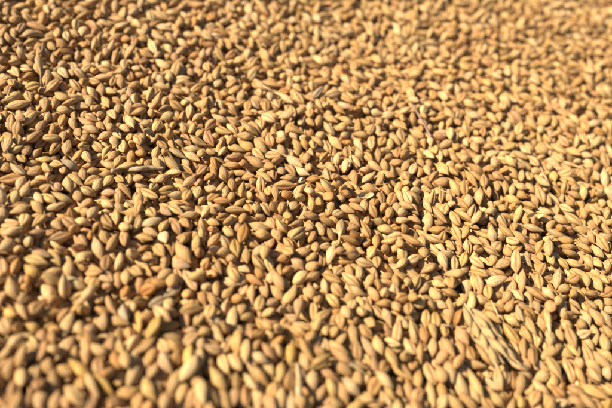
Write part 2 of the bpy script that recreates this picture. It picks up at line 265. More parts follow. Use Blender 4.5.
-1074,-480,42,111,-20,176,95,105, 787,-261,59,104,12,131,87,15, 743,-261,22,90,-5,-4,90,122, -507,-1010,75,-85,51,-153,80,96, -745,-846,42,59,46,-114,82,55, -577,-1075,65,126,-25,152,72,16, 421,-746,72,-116,28,163,82,100,
-423,-606,77,-86,13,-8,73,77, -1148,-59,31,85,4,-148,93,33, 1054,135,59,180,1,38,105,74, 29,-782,68,-45,-56,-77,72,62, 888,-664,43,96,17,-164,77,37, 428,-412,75,-72,-38,-180,72,74, -623,-648,44,112,-7,55,84,83, -622,-6,46,152,13,-8,105,77,
832,-72,76,-24,-2,-154,82,44, 115,-972,61,102,-1,2,93,92, -454,-774,73,-106,37,2,93,66, -1178,-29,56,36,-10,-174,82,53, -813,-77,46,30,8,-39,95,102, 593,-549,72,104,-11,69,78,106, -663,-201,48,-27,11,-176,105,60,
-963,-535,11,-74,5,124,94,94, -932,-620,55,170,-14,-156,84,86, -572,-599,64,-32,29,-159,79,88, 714,-363,61,-123,-18,-116,80,64, -648,-386,60,93,2,169,80,45, 214,-666,74,31,73,-36,83,85, 283,-446,65,162,7,-117,73,25,
-46,-865,64,118,11,-8,78,53, 892,-127,65,35,18,-19,77,105, 781,-143,56,147,-1,137,74,52, -1228,-234,38,-23,-7,144,89,73, 790,239,77,91,11,-50,95,117, -130,-422,59,-38,-8,152,82,52, -627,77,40,160,1,26,105,72, 600,-359,53,-55,13,2,76,115,
81,-171,61,-63,3,22,90,61, -323,-1036,49,-71,-27,128,72,74, 775,-426,32,-12,-27,9,80,93, 488,-484,90,-96,19,-169,77,98, 1080,-610,34,-97,-14,-4,98,104, 1020,-451,60,-88,-5,-140,84,66, 1030,-569,40,154,-13,-38,77,55,
132,-710,101,-109,14,-131,72,36, 399,-891,67,169,-45,-130,72,74, -169,-241,55,178,2,-22,86,76, 117,-321,49,-73,-21,171,79,92, -1321,64,51,-97,-2,-134,96,17, 834,-684,18,139,-29,157,92,53, 1285,-606,62,-46,12,-172,72,44,
-82,-222,81,-37,-20,155,81,44, -1339,331,41,-106,-10,173,94,88, -80,-534,54,-70,-7,47,80,81, -776,-255,32,110,29,22,89,75, 1144,-276,56,-83,-12,-10,102,125, 578,-66,53,-23,7,153,96,53, 745,-579,46,-76,13,167,99,91,
1052,-169,64,-92,3,-178,91,35, 361,-881,72,-46,46,180,78,51, -828,644,57,92,32,178,105,142, -790,602,35,-149,-15,163,105,110, -256,-585,58,-77,16,93,100,85, 754,344,76,128,8,39,105,86, -727,-141,11,5,8,52,84,106,
937,-208,38,-84,-4,53,92,124, -111,-673,49,47,-37,-6,84,65, -776,-940,48,112,-9,19,72,50, 0,765,61,33,4,-141,105,137, 346,-443,68,-47,-1,59,75,23, -379,146,38,43,-12,54,96,75, -594,-636,61,110,-9,-22,72,36, -185,-399,49,106,-2,2,84,32,
-349,243,37,-15,-3,22,90,134, -1105,-32,31,-72,2,17,104,113, 1090,-287,66,-102,18,19,90,116, -276,-419,61,54,-31,20,86,105, 1301,-533,42,-33,-74,104,88,93, -915,-884,55,159,-39,-57,79,45, 1088,-716,53,-157,-46,-177,75,59,
-1017,820,62,-28,-11,-145,105,120, 607,286,66,23,2,30,91,98, 10,-855,67,121,-26,24,90,52, 672,268,71,-54,-11,7,99,74, 1468,598,66,102,24,2,105,113, 954,-359,66,-77,8,145,92,90, -677,-316,42,-166,3,-27,99,145, 567,-240,54,37,28,140,77,73,
-462,-274,63,39,-18,-9,88,30, -503,-720,59,-140,49,166,85,12, 268,-915,52,-19,-62,69,75,61, 241,-272,70,-141,27,157,84,128, 1087,-231,71,134,-4,-85,72,16, 1365,109,41,-61,5,-3,86,76, -1608,718,65,178,7,171,105,93,
-1333,-31,58,101,32,168,88,76, -391,-410,61,95,35,-41,78,43, -220,11,41,-73,-27,167,88,84, -561,84,37,154,-5,6,97,111, 247,88,66,5,-2,167,93,43, 602,57,76,125,-9,62,105,123, 465,610,57,-35,14,48,105,102, -185,-320,43,-21,1,165,90,133,
1192,-512,43,-89,-9,74,69,115, 99,-502,65,-77,11,-10,71,86, -482,-532,57,105,-5,11,72,38, 460,-439,82,-130,22,176,80,115, -291,-647,61,116,-9,60,77,54, -909,-255,34,173,20,-172,72,32, -482,-450,51,114,10,-176,72,42,
377,-509,44,-32,-12,169,72,27, -1389,369,46,114,13,11,98,101, 680,82,55,-55,-6,-170,85,99, 168,-945,53,81,13,-34,82,96, 950,-268,60,132,-15,-166,77,65, -210,-974,74,-25,-3,-5,86,65, -1308,181,47,116,-4,-5,105,124,
-667,-311,78,92,21,164,73,23, 611,382,69,-67,14,42,105,145, -785,-1009,47,54,0,14,95,37, -484,313,30,163,-7,-178,105,84, -532,-872,50,-76,-14,-62,79,105, -593,-441,70,167,-19,-162,82,33, -619,-304,63,-46,16,172,86,107,
939,-745,47,165,64,39,80,137, 1134,-482,48,-29,-1,5,73,85, -522,-262,61,158,0,154,80,34, 216,-205,76,10,-24,144,94,14, -684,-810,63,92,-79,-14,80,65, -613,-50,43,7,18,-79,91,26, 247,-576,97,-78,35,-23,94,107, 61,-691,60,-30,-11,-6,87,83,
99,-596,29,135,7,-43,82,72, 795,-375,26,52,4,180,87,123, -380,96,28,14,2,-50,99,33, -110,-472,48,149,40,4,77,78, 1003,-353,58,168,35,139,87,73, -35,-372,52,39,-23,11,79,79, 1374,-124,43,39,16,-158,78,90, 109,-54,72,-99,-19,3,79,40,
-281,-365,57,-35,-44,-177,78,37, -1042,-707,45,-59,-5,-175,84,72, 188,174,70,105,-2,-27,100,73, 709,-596,53,101,2,-17,85,54, 477,-812,58,-65,28,116,79,31, 697,-445,56,-107,-30,-157,72,7, -342,-836,69,8,-18,36,77,42,
-834,-377,60,-96,9,-37,72,63, -115,-385,86,93,-15,-17,93,52, -966,-742,36,109,-1,178,82,103, 601,-11,55,-166,-16,29,85,58, 1070,-441,70,-99,24,-21,99,101, -387,209,33,178,2,19,96,73, -570,-682,20,-140,-10,-171,82,86,
-504,-1099,33,-58,7,-176,88,43, 881,-491,20,-2,13,-165,88,63, -179,-752,84,-3,-77,-44,83,63, 908,-343,56,58,47,118,76,74, -169,-611,65,-47,43,-2,78,128, 34,-327,70,28,10,51,76,13, 573,-429,79,-25,-44,-49,82,45,
-542,-360,67,-94,14,-140,88,46, 377,95,63,77,0,-171,98,92, 716,272,82,-77,-25,-180,86,104, 1165,153,49,-3,-9,158,101,55, -89,-258,59,117,-2,-4,72,103, 770,421,83,-16,-15,77,100,86, -39,-635,54,50,-16,-55,72,123,
-566,191,39,171,17,-169,88,44, 154,-724,77,69,25,0,72,45, 244,-725,79,155,-2,-84,94,56, 915,77,65,-50,7,157,90,36, -526,-79,45,72,-7,15,91,61, -1597,637,69,-142,0,16,96,67, 321,-231,65,-110,-8,-144,82,26, -469,-632,63,-149,-1,-16,72,54,
-584,-401,54,162,-10,-53,84,46, -632,-867,54,-81,30,-12,74,85, -1290,-188,46,-21,-7,-1,72,65, -594,-1133,57,106,-24,11,72,68, 421,-587,57,-35,-50,123,72,45, -55,-743,77,44,-44,158,78,36, 21,-48,66,-77,0,-1,87,67,
-633,-783,45,-29,19,142,89,23, -973,-163,29,-60,5,-17,86,74, -110,312,47,-57,-13,-38,93,138, 450,-262,67,50,12,-95,74,37, 1345,-270,44,128,16,34,84,121, 713,101,68,-36,9,-64,98,92, 643,-519,58,-87,13,156,74,43,
-292,462,49,-34,14,-151,105,118, 325,-386,67,72,14,15,78,4, -668,-467,60,113,-9,148,76,74, 903,-296,60,63,2,52,81,76, 895,140,64,133,9,-169,94,88, -472,-133,46,90,7,-27,84,56, 54,-629,52,1,-17,112,72,16, -363,275,63,21,-9,7,89,76,
-646,-465,29,3,7,-126,85,51, -290,-49,44,-82,-13,139,85,64, -983,6,37,-34,0,-163,83,72, -354,-157,64,-175,-9,52,79,44, -168,-132,51,-46,-3,163,76,115, 151,-450,58,-72,5,136,75,16, -498,-847,53,-62,23,148,79,36,
-877,44,44,-68,3,-156,102,95, -349,347,53,161,19,-177,93,76, 1271,-90,59,-80,2,-52,84,15, -252,-651,73,132,4,66,79,54, 547,-836,69,87,19,-168,72,65, -734,381,52,170,22,159,85,86, -1054,96,41,-16,13,-20,97,57, -836,363,62,71,33,139,102,75,
1203,-256,42,102,-34,-130,105,83, 42,-131,78,-151,24,-153,96,55, -144,-643,56,-81,16,36,76,91, 20,-742,60,-127,-16,-134,73,41, 165,-592,61,-126,8,-178,89,13, -462,-581,60,61,-14,-25,77,41, -889,-207,32,-95,-13,-12,72,20,
1198,246,53,-28,5,16,79,66, -159,-561,43,68,13,153,72,107, 1388,17,48,81,35,12,73,54, 179,-652,71,103,-30,-6,91,64, -577,-687,53,-85,17,-150,77,3, 1111,264,58,-12,21,4,90,10, 1003,-68,58,127,-5,21,84,93, 1493,750,72,108,17,176,105,93,
429,-13,56,9,12,-40,85,54, 982,193,62,83,50,-80,94,83, -692,-498,25,179,-8,179,86,97, 1008,-237,33,-71,-6,-1,94,54, -866,-1013,41,62,15,130,90,82, -536,-583,54,139,-23,173,90,30, -789,-441,48,-1,73,-85,92,74, -404,-704,67,-74,28,19,75,54,
-699,-688,45,95,-19,-169,92,74, 387,-486,72,23,-20,-63,76,122, 744,-68,47,111,28,-168,72,39, -90,-410,55,-57,-20,-154,84,14, -139,397,73,167,3,-161,105,120, -396,-126,48,-113,14,179,105,62, -744,-477,45,133,16,14,72,71,
1100,1155,66,169,4,135,105,72, 1297,107,43,-34,17,-71,84,24, 554,-343,52,66,-7,9,86,50, -648,-98,41,49,3,10,72,65, 826,-648,31,87,-32,-175,77,54, 1107,934,61,-46,-14,25,105,83, 1122,475,63,-56,12,-15,105,46, -948,-825,15,3,-14,-139,85,53,
-786,-649,14,146,-4,-2,90,83, 95,-662,64,-1,-4,159,79,4, -552,-178,52,39,-23,10,85,44, 106,-129,69,15,-25,136,81,95, 723,-673,51,-9,-21,-173,85,82, -1564,468,63,140,68,-2,82,77, 1218,-103,59,-135,2,-158,86,72, 821,38,51,-10,4,-163,105,83,
-292,-297,50,-42,10,23,79,42, -922,-188,28,62,-7,-169,80,111, -902,200,51,-51,8,2,105,95, -523,-417,64,124,-24,-24,84,84, -1214,184,39,-157,3,-20,78,83, -245,310,50,-60,-19,-164,78,90, 348,-730,58,-52,-5,-149,74,14,
-215,-542,54,-21,13,60,72,25, -1469,1017,63,29,-11,57,91,85, -667,-904,35,8,8,155,86,75, -626,-671,15,113,0,178,86,90, 1214,470,27,-37,-12,176,91,73, -695,-71,32,-162,7,174,81,53, -653,-748,55,123,-38,-170,81,74,
975,-630,37,-178,28,123,86,73, -564,-278,54,142,-20,-12,85,36, 57,-228,63,-97,12,47,90,96, -242,-788,77,-117,50,49,69,76, -16,-719,58,-80,-3,-33,72,33, 450,-834,60,-51,-3,127,77,42, -33,-701,87,-51,32,106,72,15,
613,-311,60,141,-30,-9,72,31, 342,-583,74,125,-45,-35,90,91, -994,-204,28,-27,6,-42,98,34, 1211,121,50,6,2,-2,86,43, 860,-576,38,102,-42,-103,77,96, -1197,211,65,63,-15,-54,103,63, -789,-605,19,-35,17,137,84,87,
-823,-509,45,132,-21,134,82,38, -47,-792,73,72,-24,-104,82,52, -392,-303,52,131,27,-141,77,53, 513,-499,63,-140,14,1,83,74, -1286,-236,34,-20,-2,7,71,97, -1181,-300,33,92,8,34,76,62, -971,68,50,45,12,-12,72,64, -983,481,36,34,-11,-9,93,74,
-1255,380,33,-40,-4,158,105,83, 270,127,67,175,-5,-21,78,95, 252,207,57,-122,-5,41,105,91, -856,-173,33,80,-2,14,75,42, -515,381,38,-6,-11,82,92,24, 1185,-18,43,132,-5,-177,74,20, 794,-202,59,149,-24,175,72,54,
-756,-308,38,-41,2,-14,72,85, 98,-418,57,-120,25,-154,90,47, -1044,-565,51,-69,8,111,73,45, -1202,-130,37,64,19,-59,75,54, -922,-385,33,75,-83,-4,82,95, -776,217,45,-96,-6,-32,74,104, -38,-579,43,55,-24,151,78,43,
-1280,-143,56,-159,-31,-130,79,73, -945,301,52,-70,-8,-35,91,115, -202,474,84,15,32,17,92,71, -1189,102,45,101,2,154,83,69, -395,22,47,-50,-27,-6,78,34, 381,-156,71,2,39,158,81,62, 500,-217,64,-137,-3,175,75,46,
537,-185,83,91,-20,-10,84,95, 759,143,62,-103,-12,147,100,46, -544,314,44,66,14,-139,78,74, 925,-643,30,-91,7,150,84,102, 184,-37,72,158,-9,-97,77,44, 1095,625,53,-55,9,-127,92,85, 1275,836,67,-51,-8,-140,86,102,
939,17,71,-42,31,-160,76,64, 1118,-418,58,96,-25,-1,76,14, 1307,30,43,-55,-1,-32,76,24, 186,515,40,11,-2,-7,94,83, 773,90,93,-116,-17,76,93,64, -227,645,53,-12,0,-14,105,74, -1133,-272,18,38,6,-97,83,85, 1020,189,56,113,19,-83,84,89,
-1270,269,36,-15,-3,8,82,93, -609,-530,69,-86,75,-170,78,96, 362,-392,64,-4,-68,-50,87,46, -620,181,37,140,5,174,84,66, -554,-526,68,-32,36,178,75,94, -819,-556,55,62,-61,-64,72,54, -1145,332,51,-34,-17,-59,82,98,
-809,-304,43,-32,21,-6,83,55, -351,-644,64,-77,42,19,76,77, -988,568,42,45,17,8,96,44, -58,144,55,-29,6,-2,86,64, 193,363,53,-50,-26,27,72,85, 748,-516,50,-71,-54,-162,74,95, -275,207,34,148,10,162,82,52, 451,-204,66,111,13,-164,74,111,
-990,870,66,179,14,62,103,45, -366,-274,58,-25,6,-31,78,63, 733,721,71,117,27,-178,84,107, -1063,1090,63,-10,-12,-170,105,95, 146,-659,84,82,43,107,76,63, -886,273,54,45,4,-39,82,107, -93,-120,77,-102,2,115,72,109,
-745,-365,46,117,0,134,72,63, 799,-340,54,177,9,7,76,43, 1249,559,74,16,32,-154,84,99, 527,-706,61,77,-29,152,76,23, -731,941,47,19,-12,78,103,106, 95,603,34,-10,-6,-14,105,110, -872,-923,47,111,-72,126,78,14, 1225,87,48,-163,7,-115,97,44,
382,-567,43,-156,8,-177,93,103, 612,-242,19,153,-3,-50,79,40, -584,-471,35,-119,21,-127,80,42, -382,-363,57,116,32,78,81,60, 281,-349,66,-84,16,120,81,76, -707,-988,86,137,-53,58,87,61, 218,-90,78,-51,12,153,79,56,
-1157,-147,39,8,9,155,80,101, 445,113,86,-55,-9,-154,76,54, -920,-770,47,154,-65,77,83,46, 1311,-460,52,147,5,-61,73,62, 1227,-339,53,172,34,-18,76,85, 1339,463,60,100,31,-15,80,53, 346,-276,60,95,-9,175,72,55, 724,-140,46,80,7,159,77,25,
685,-170,43,-83,-15,179,75,48, -1213,-394,59,-48,-39,-41,93,36, 1241,761,65,-25,-3,179,98,30, -1369,299,10,167,3,2,88,56, -669,-826,16,68,-22,38,86,88, -358,-669,32,46,13,142,82,104, -1086,-287,19,-156,-49,136,72,64,
-105,134,52,134,0,161,79,82, -244,-831,64,111,-13,13,71,45, -887,-321,33,83,-19,-28,79,85, -878,-572,30,44,-62,-5,77,22, -508,-162,56,-88,17,-179,90,64, -1621,810,61,-77,-15,-22,89,86, -218,62,43,-33,7,-52,95,68,
1390,376,50,127,-4,169,75,58, 1081,43,54,-115,-3,147,90,49, -426,979,48,-51,-9,52,105,147, 1345,-330,43,-22,-33,148,84,92, -29,-342,73,-48,40,-160,92,62, 671,-288,66,-98,16,143,81,38, 979,-679,38,63,-23,146,85,41,
566,162,59,-86,-55,157,100,56, -297,-262,71,64,-24,108,79,59, -773,494,45,4,1,-24,102,103, 1340,175,57,108,7,-132,74,106, 180,-132,66,-93,22,-33,105,113, -413,-570,48,125,-4,-162,80,94, 956,547,80,-48,-5,3,81,68,
-777,334,56,66,-19,-130,101,73, 300,-9,69,126,19,166,72,3, 1240,-6,47,168,-8,16,72,61, 1153,1350,76,121,1,156,105,146, -1067,152,60,166,4,154,74,44, 285,297,50,156,12,7,88,80, 1159,-180,63,46,-16,-24,91,56, -494,-188,28,-167,17,-41,89,66,
-894,-737,34,10,78,111,77,3, -128,-208,62,-58,17,15,80,74, 1304,216,47,13,-4,18,86,54, -1008,715,62,172,12,-7,88,100, -169,660,61,144,19,165,84,96, -79,860,53,-166,-13,-177,93,97, 872,-32,64,-117,-4,-173,80,127,
-210,215,41,173,-21,157,87,83, -390,720,38,-40,-2,-2,105,65, -439,1079,65,175,26,166,105,93, -1097,703,59,72,26,-30,101,92, 896,430,66,150,1,174,75,46, 1059,-465,45,-61,-11,-172,73,63, 1281,-225,54,-11,-29,-99,81,26,
-582,133,36,-4,14,-26,86,65, -36,-283,55,-45,7,160,78,23, 443,67,80,147,-22,-125,79,56, 627,110,59,84,27,164,75,104, -120,1327,37,167,-13,-61,105,127, -1435,911,65,43,16,-64,105,71, 893,1095,51,128,-1,-16,105,87,
-911,675,53,-30,5,25,105,74, 1033,-712,52,-41,18,21,94,94, -572,-535,29,154,-2,-60,85,66, -507,86,19,67,7,-170,93,63, -338,87,5,179,-11,-8,84,45, 159,-536,33,79,2,122,95,102, 668,-471,30,157,19,29,84,80, -724,-36,47,-100,7,-43,79,112,
-1007,-577,43,-9,62,31,80,46, -41,25,63,-113,0,-150,92,44, -863,-686,43,48,-2,10,82,64, -367,-444,59,162,-87,28,76,46, 73,-331,57,71,-21,131,84,96, -762,128,46,80,13,162,77,43, 1035,863,58,-101,-24,-163,91,97, 966,291,61,151,-5,-51,72,55,
-666,368,48,102,14,154,89,36, -1265,955,62,1,3,-17,105,97, -1446,402,53,130,23,-169,82,45, -875,-131,30,-149,6,-136,73,44, -949,-462,36,139,-21,24,77,54, 1356,583,69,121,17,-176,80,62, -1330,422,51,146,-2,129,91,87,
137,1157,35,-179,5,176,105,65, -751,286,57,33,17,23,73,64, 999,338,63,-33,14,16,74,86, -110,84,51,24,-7,171,76,26, 814,804,58,-165,1,149,105,94, 1123,227,52,30,-10,167,94,88, -866,-478,61,119,-63,-1,104,114, -1305,360,11,129,18,6,89,63,
-745,-729,14,-158,-14,41,82,43, -290,-734,38,164,-6,-118,94,69, 162,-145,37,-23,-6,-176,92,99, -833,-236,30,-15,33,-28,90,64, -1258,41,44,-94,-7,16,72,47, -132,-121,68,16,-69,90,75,86, -3,-429,62,-126,24,114,73,34,
-1730,726,68,-110,2,-14,83,104, 551,113,60,119,0,-129,80,86, -1207,782,63,49,11,49,91,73, -1153,229,43,172,-15,-6,82,113, -567,10,23,158,4,174,86,18, 182,298,56,130,-6,7,92,44, -144,-36,61,107,-1,42,87,32, -887,429,42,82,31,-127,81,34,
-51,-86,66,-111,7,12,72,95, 1229,50,45,-168,13,52,89,62, -470,471,40,139,23,-8,80,56, -993,-73,38,132,0,0,79,33, -280,-132,57,-127,-11,-125,72,24, -941,-290,32,-53,11,20,73,42, 62,155,69,-75,12,150,96,109, 335,-915,48,-137,-12,-63,72,37,
-859,502,51,-19,17,128,99,116, -523,-737,39,96,-8,-88,83,52, -221,-803,42,171,-11,119,91,93, 36,-713,38,-17,-23,-124,91,95, 168,-326,27,-4,0,-178,85,95, 1232,-149,25,-39,0,50,98,104, 30,-182,68,-53,25,18,77,57,
277,-593,73,-56,66,164,88,66, 438,-483,79,-72,36,4,79,35, -688,-415,66,-34,34,-8,81,48, -1041,-341,34,-23,15,179,72,12, 1259,516,68,-23,13,-129,78,83, -1255,447,47,158,26,152,79,65, 1319,760,69,125,-25,-44,101,53,
-1567,567,70,54,1,-123,72,34, -1066,304,40,-48,8,42,105,74, 1025,643,55,-41,10,-10,96,62, 1231,689,63,-31,-10,-138,79,52, -448,772,41,63,45,-152,80,93, 1495,1078,57,-151,-14,5,105,88, 293,1566,50,130,13,-33,105,144,
763,984,49,156,6,-15,84,127, -927,-9,36,-98,-12,143,72,68, 1319,1112,55,-20,4,-154,105,80, 1028,961,55,134,11,16,105,97, -1089,139,36,-11,-7,-29,96,72, 1033,-756,71,91,46,73,86,47, -392,-479,27,43,-13,29,80,140,
-276,-438,26,141,-4,125,91,86, -426,-99,59,-27,29,2,81,54, 191,-282,76,-134,36,42,88,27, 136,-187,61,-5,-56,143,76,105, 489,-692,78,44,-74,101,82,44, 508,-303,60,-31,-4,-22,78,65, -291,-602,70,84,-45,-1,85,74,
1512,1495,68,126,11,-79,105,81, 731,1121,61,-25,-4,20,87,109, 1038,281,60,-43,27,-76,74,65, 15,572,51,-40,11,7,98,64, -65,-469,51,-96,-10,25,76,73, 688,871,57,-69,-2,176,99,86, -897,-781,10,130,-3,1,84,120, -632,-538,27,-27,-4,-121,86,65,
100,-204,35,-166,3,-132,88,103, 221,-218,43,-24,-4,169,86,102, 386,-276,34,163,5,121,80,19, 389,373,42,-160,-8,24,78,136, 446,-485,41,-14,-7,122,88,75, 831,-98,27,133,-8,177,77,107, -977,-828,51,110,-30,167,78,75,
-851,-854,45,115,-1,-159,84,33, -494,13,41,-112,-8,-180,70,35, -1166,-472,39,-56,-1,-30,72,65, -1239,-125,47,-72,21,6,84,95, 333,-156,52,-90,-1,-44,82,53, 340,-523,51,112,4,43,80,32, 80,-547,53,-69,10,-171,81,67,
918,-43,61,-82,22,16,83,56, 395,569,50,113,16,-167,87,132, -1465,332,51,79,-16,-90,84,36, 627,579,61,34,24,29,80,53, -1295,-96,68,122,-10,-167,82,44, -1116,375,47,-66,-10,7,83,73, 92,-6,89,119,-36,-32,85,136, 25,491,49,137,8,-158,89,38,
-143,-366,53,58,29,39,78,73, 1035,-301,52,93,-18,23,72,34, 388,-439,87,79,-83,-19,72,29, 1070,-105,62,77,39,-172,72,14, 740,209,69,-83,-9,0,72,63, -1520,634,55,61,-12,151,99,131, -1100,-153,36,173,-21,167,74,54,
1241,333,51,134,-21,115,76,12, 540,-884,91,-69,-6,162,72,45, 806,333,100,-87,-3,-165,88,54, -1039,-71,32,86,-3,141,85,70, -316,-418,63,62,-52,73,98,74, 66,870,47,-39,11,-93,105,66, -358,-86,46,-83,9,-32,101,22,
617,-413,60,-41,35,-25,74,65, -701,171,56,-55,73,146,97,68, -1186,-160,10,-155,29,-107,89,93, -1000,-598,13,37,8,-112,79,12, 200,-549,36,43,5,175,90,115, 822,-442,28,-136,-16,105,81,55, -649,-684,41,-35,59,-66,76,54,
765,-30,66,-53,24,-22,79,22, -654,161,36,-40,-14,11,79,12, -747,-907,53,171,-56,106,87,82, -857,-57,45,-86,-1,45,72,36, 269,-520,65,78,-24,153,84,24, 327,318,52,-65,-18,-12,78,87, 123,-267,66,44,-23,-171,81,26,
-174,-475,59,144,-45,45,74,84, 1607,1389,85,141,26,2,96,89, 456,553,46,-43,-17,53,83,35, 974,483,60,116,0,-11,80,112, -1151,499,44,-20,27,150,97,119, 315,212,56,-110,-26,-26,72,17, 80,522,51,28,25,20,79,63, -1361,1010,63,-57,-29,148,96,75,
222,-16,75,146,-18,45,86,30, 1246,473,55,92,44,-163,72,46, 1145,725,63,144,-19,-44,80,51, 824,-731,34,160,-2,143,80,83, -1375,582,55,-123,28,167,105,62, -127,-751,65,106,-15,-6,81,52, -890,-943,17,3,-5,-59,86,44,
-442,-146,26,-108,6,100,81,72, -119,-632,28,45,13,14,100,137, -72,-352,44,-166,8,-170,85,54, -1276,601,50,130,20,-34,81,55, -179,177,52,-128,14,-110,84,126, -171,-520,57,-105,19,158,73,22, 729,10,59,72,2,-40,85,4,
-1393,196,56,131,-5,-175,89,56, -450,-30,50,65,-15,-44,77,94, -345,-25,41,-72,7,-31,76,74, -582,-901,44,41,39,-153,78,61, -1429,627,59,165,28,-42,80,61, 570,313,65,-120,-14,134,81,35, 19,-251,50,86,4,-106,85,85,
-1510,382,55,-14,13,-140,84,57, -1121,-190,46,-45,18,126,79,106, 256,6,70,98,22,-12,72,53, 315,721,44,-155,-13,-14,82,83, 487,7,61,-21,9,-60,75,51, 330,91,60,105,-2,-162,82,91, 789,647,82,-18,6,24,79,50, -610,343,51,-132,-14,64,76,24,
232,555,50,79,38,2,72,92, 307,-543,80,-79,37,166,74,44, 245,472,44,-79,1,-169,99,63, 339,254,58,160,-20,-18,89,34, -452,393,33,-6,-18,-139,77,30, 123,1018,35,166,10,-152,103,104, 755,68,53,-37,24,155,93,40, 878,524,67,-88,-19,1,82,82,
589,611,67,-168,17,40,90,59, 1079,332,55,-63,-11,-20,72,77, -1771,859,62,41,4,161,82,94, 404,-319,37,-139,12,32,78,84, 877,-158,33,-14,0,-123,83,55, 1296,675,41,-172,0,-2,95,118, 1337,9,16,-51,4,53,102,64, 182,-764,74,135,29,-49,71,65,
-376,-741,73,-127,58,17,78,51, -329,-486,53,165,-76,83,80,44, 883,-746,34,-31,-53,-174,83,15, 200,-359,48,-122,21,-173,82,33, -456,80,40,-56,-5,131,81,24, -819,-11,36,102,4,-12,85,12, -400,-253,78,85,-12,-76,75,62,
-287,-536,67,141,-49,23,73,64, -1037,-273,35,-56,25,5,84,57, 1416,1013,72,-77,0,-166,93,98, -784,54,53,175,10,-162,72,16, 1387,502,57,-85,-13,-153,82,52, 855,-109,55,71,-8,27,85,61, -780,-139,27,105,-6,159,76,32,
966,-13,61,-139,-12,178,72,63, -1084,-346,26,-43,10,-42,79,5, -935,-135,27,-114,30,22,74,74, -1154,642,49,98,14,19,96,14, 1378,-48,42,88,-25,-164,79,113, -471,-317,58,137,-31,-19,87,50, 904,-775,40,-96,-34,-65,93,51,
5,110,60,24,6,169,72,30, -1494,829,61,-134,-13,88,75,73, 776,601,68,110,-5,-12,84,104, -652,243,44,-51,-45,-46,76,48, 374,3,70,82,-18,14,104,36, 1290,-168,56,-148,26,76,100,64, -983,-90,5,45,7,129,83,104, -844,-1110,32,-55,-24,-23,85,127,
-584,-828,18,127,-16,39,86,96, 440,-266,32,-19,-7,52,83,42, 502,2,28,-8,-5,127,93,41, 1444,280,22,143,23,63,92,103, -194,-54,43,-51,3,145,72,44, -79,757,51,-119,-27,149,90,1, -684,-370,65,110,-27,-180,76,55, 800,-512,68,20,-47,95,76,35,
-321,-550,55,112,15,-119,94,53, 625,-47,57,-73,-78,-155,73,56, 1326,338,46,-82,-2,-56,78,46, 532,1465,36,-13,0,55,94,82, -691,561,42,-126,-19,147,72,17, 562,1065,52,161,0,-7,86,100, -586,462,43,112,35,-27,91,57,
1397,892,70,110,-3,165,89,73, 32,370,40,-55,-7,165,87,73, 806,1062,57,-22,12,-171,85,82, -612,444,60,-98,-34,40,72,83, 8,-710,89,-111,57,-40,72,35, -1050,462,49,-70,-7,-35,82,78, 469,343,61,-102,4,-153,98,55, 1119,-21,58,97,-12,-21,86,65,
541,462,64,112,-26,-2,105,96, 904,985,52,10,9,-1,89,64, -924,-736,54,-39,65,101,83,62, 345,30,60,70,14,-126,72,52, -1435,807,67,104,22,-151,81,69, 1118,-264,87,-117,9,-28,72,21, 1293,445,50,-12,-4,-26,75,44, -335,741,43,168,-7,15,99,81,
-470,900,42,-103,-7,175,105,96, -223,-192,21,-156,-2,2,96,87, 298,-163,35,68,-10,27,88,5, 547,194,37,-32,-11,43,85,117, 1222,-205,25,118,-3,-123,88,95, 1342,1024,52,137,-1,-38,86,53, 1389,301,12,156,5,-13,90,93,
-1353,36,66,-24,13,26,70,85, -13,1293,28,44,19,-1,95,143, -1078,515,64,37,3,-38,78,62, 1224,1278,82,123,-9,161,95,95, -602,927,33,-111,-9,151,89,65, -1138,104,36,129,11,42,75,34, 832,298,75,-71,-4,-88,86,66, 635,848,61,-61,-1,5,98,103,
-919,48,51,-52,4,-40,74,57, 1319,165,32,-12,-18,12,72,2, 96,286,56,-87,-26,97,72,35, 475,-536,58,122,-21,-1,73,63, -1005,-761,67,81,-39,-146,72,76, -1674,553,74,-41,-28,110,72,47, -1249,-165,38,-43,16,166,85,23,
-845,594,51,-72,-22,7,72,65, 1027,12,54,157,4,-156,72,2, 1275,-678,67,-31,-66,-145,76,75, -767,1009,59,157,14,141,78,81, -1384,777,57,98,-2,-1,100,112, -555,-100,21,-11,-9,81,85,43, -52,-683,42,-23,-30,-132,75,49,
52,-485,22,-108,-4,58,95,96, 300,-491,44,-66,-3,53,77,103, 732,-445,26,168,6,-59,85,8, 793,-653,17,-88,18,157,91,35, 1007,146,30,-75,8,-176,93,126, 499,-442,102,-82,61,52,86,36, -890,-85,31,-27,17,-36,84,52, 434,272,63,107,-19,-15,90,104,
-438,337,34,140,2,-153,82,52, 971,689,57,38,21,170,75,89, -814,65,81,-46,12,-179,85,60, 330,-59,61,22,-30,41,73,65, -286,-784,51,-134,41,60,87,77, 9,-609,52,47,-64,-57,70,25, 744,1223,55,-131,-16,-167,98,86, 359,1373,43,76,17,2,102,122,
-1173,423,40,170,-27,130,75,74, 213,30,67,-167,-8,-129,72,42, -316,991,45,66,22,30,93,64, 1505,998,62,5,-5,-149,79,102, 1325,-201,40,95,-21,-70,74,25, -892,-25,38,-98,7,1,72,44, 1291,969,65,-59,-13,-23,88,74, 71,770,46,-22,0,-139,90,4,
586,779,58,33,12,142,105,60, 250,713,44,169,-10,-62,72,67, 1144,1247,72,112,3,-45,97,63, -1213,-48,37,-96,4,132,82,45, -1272,205,43,111,-10,74,94,64, 44,665,50,-35,3,-176,83,26, 947,-384,38,112,6,172,90,25, 973,-562,37,-80,10,41,86,56,
234,-172,76,13,-52,112,73,65, -1061,-509,14,80,-8,-125,84,115, -1016,-649,26,-118,40,117,85,64, -965,-384,1,-11,-4,178,74,103, -791,-85,9,-10,-13,-139,83,125, -698,-542,24,-23,-6,-2,83,87, -622,-428,33,11,4,-126,86,106,
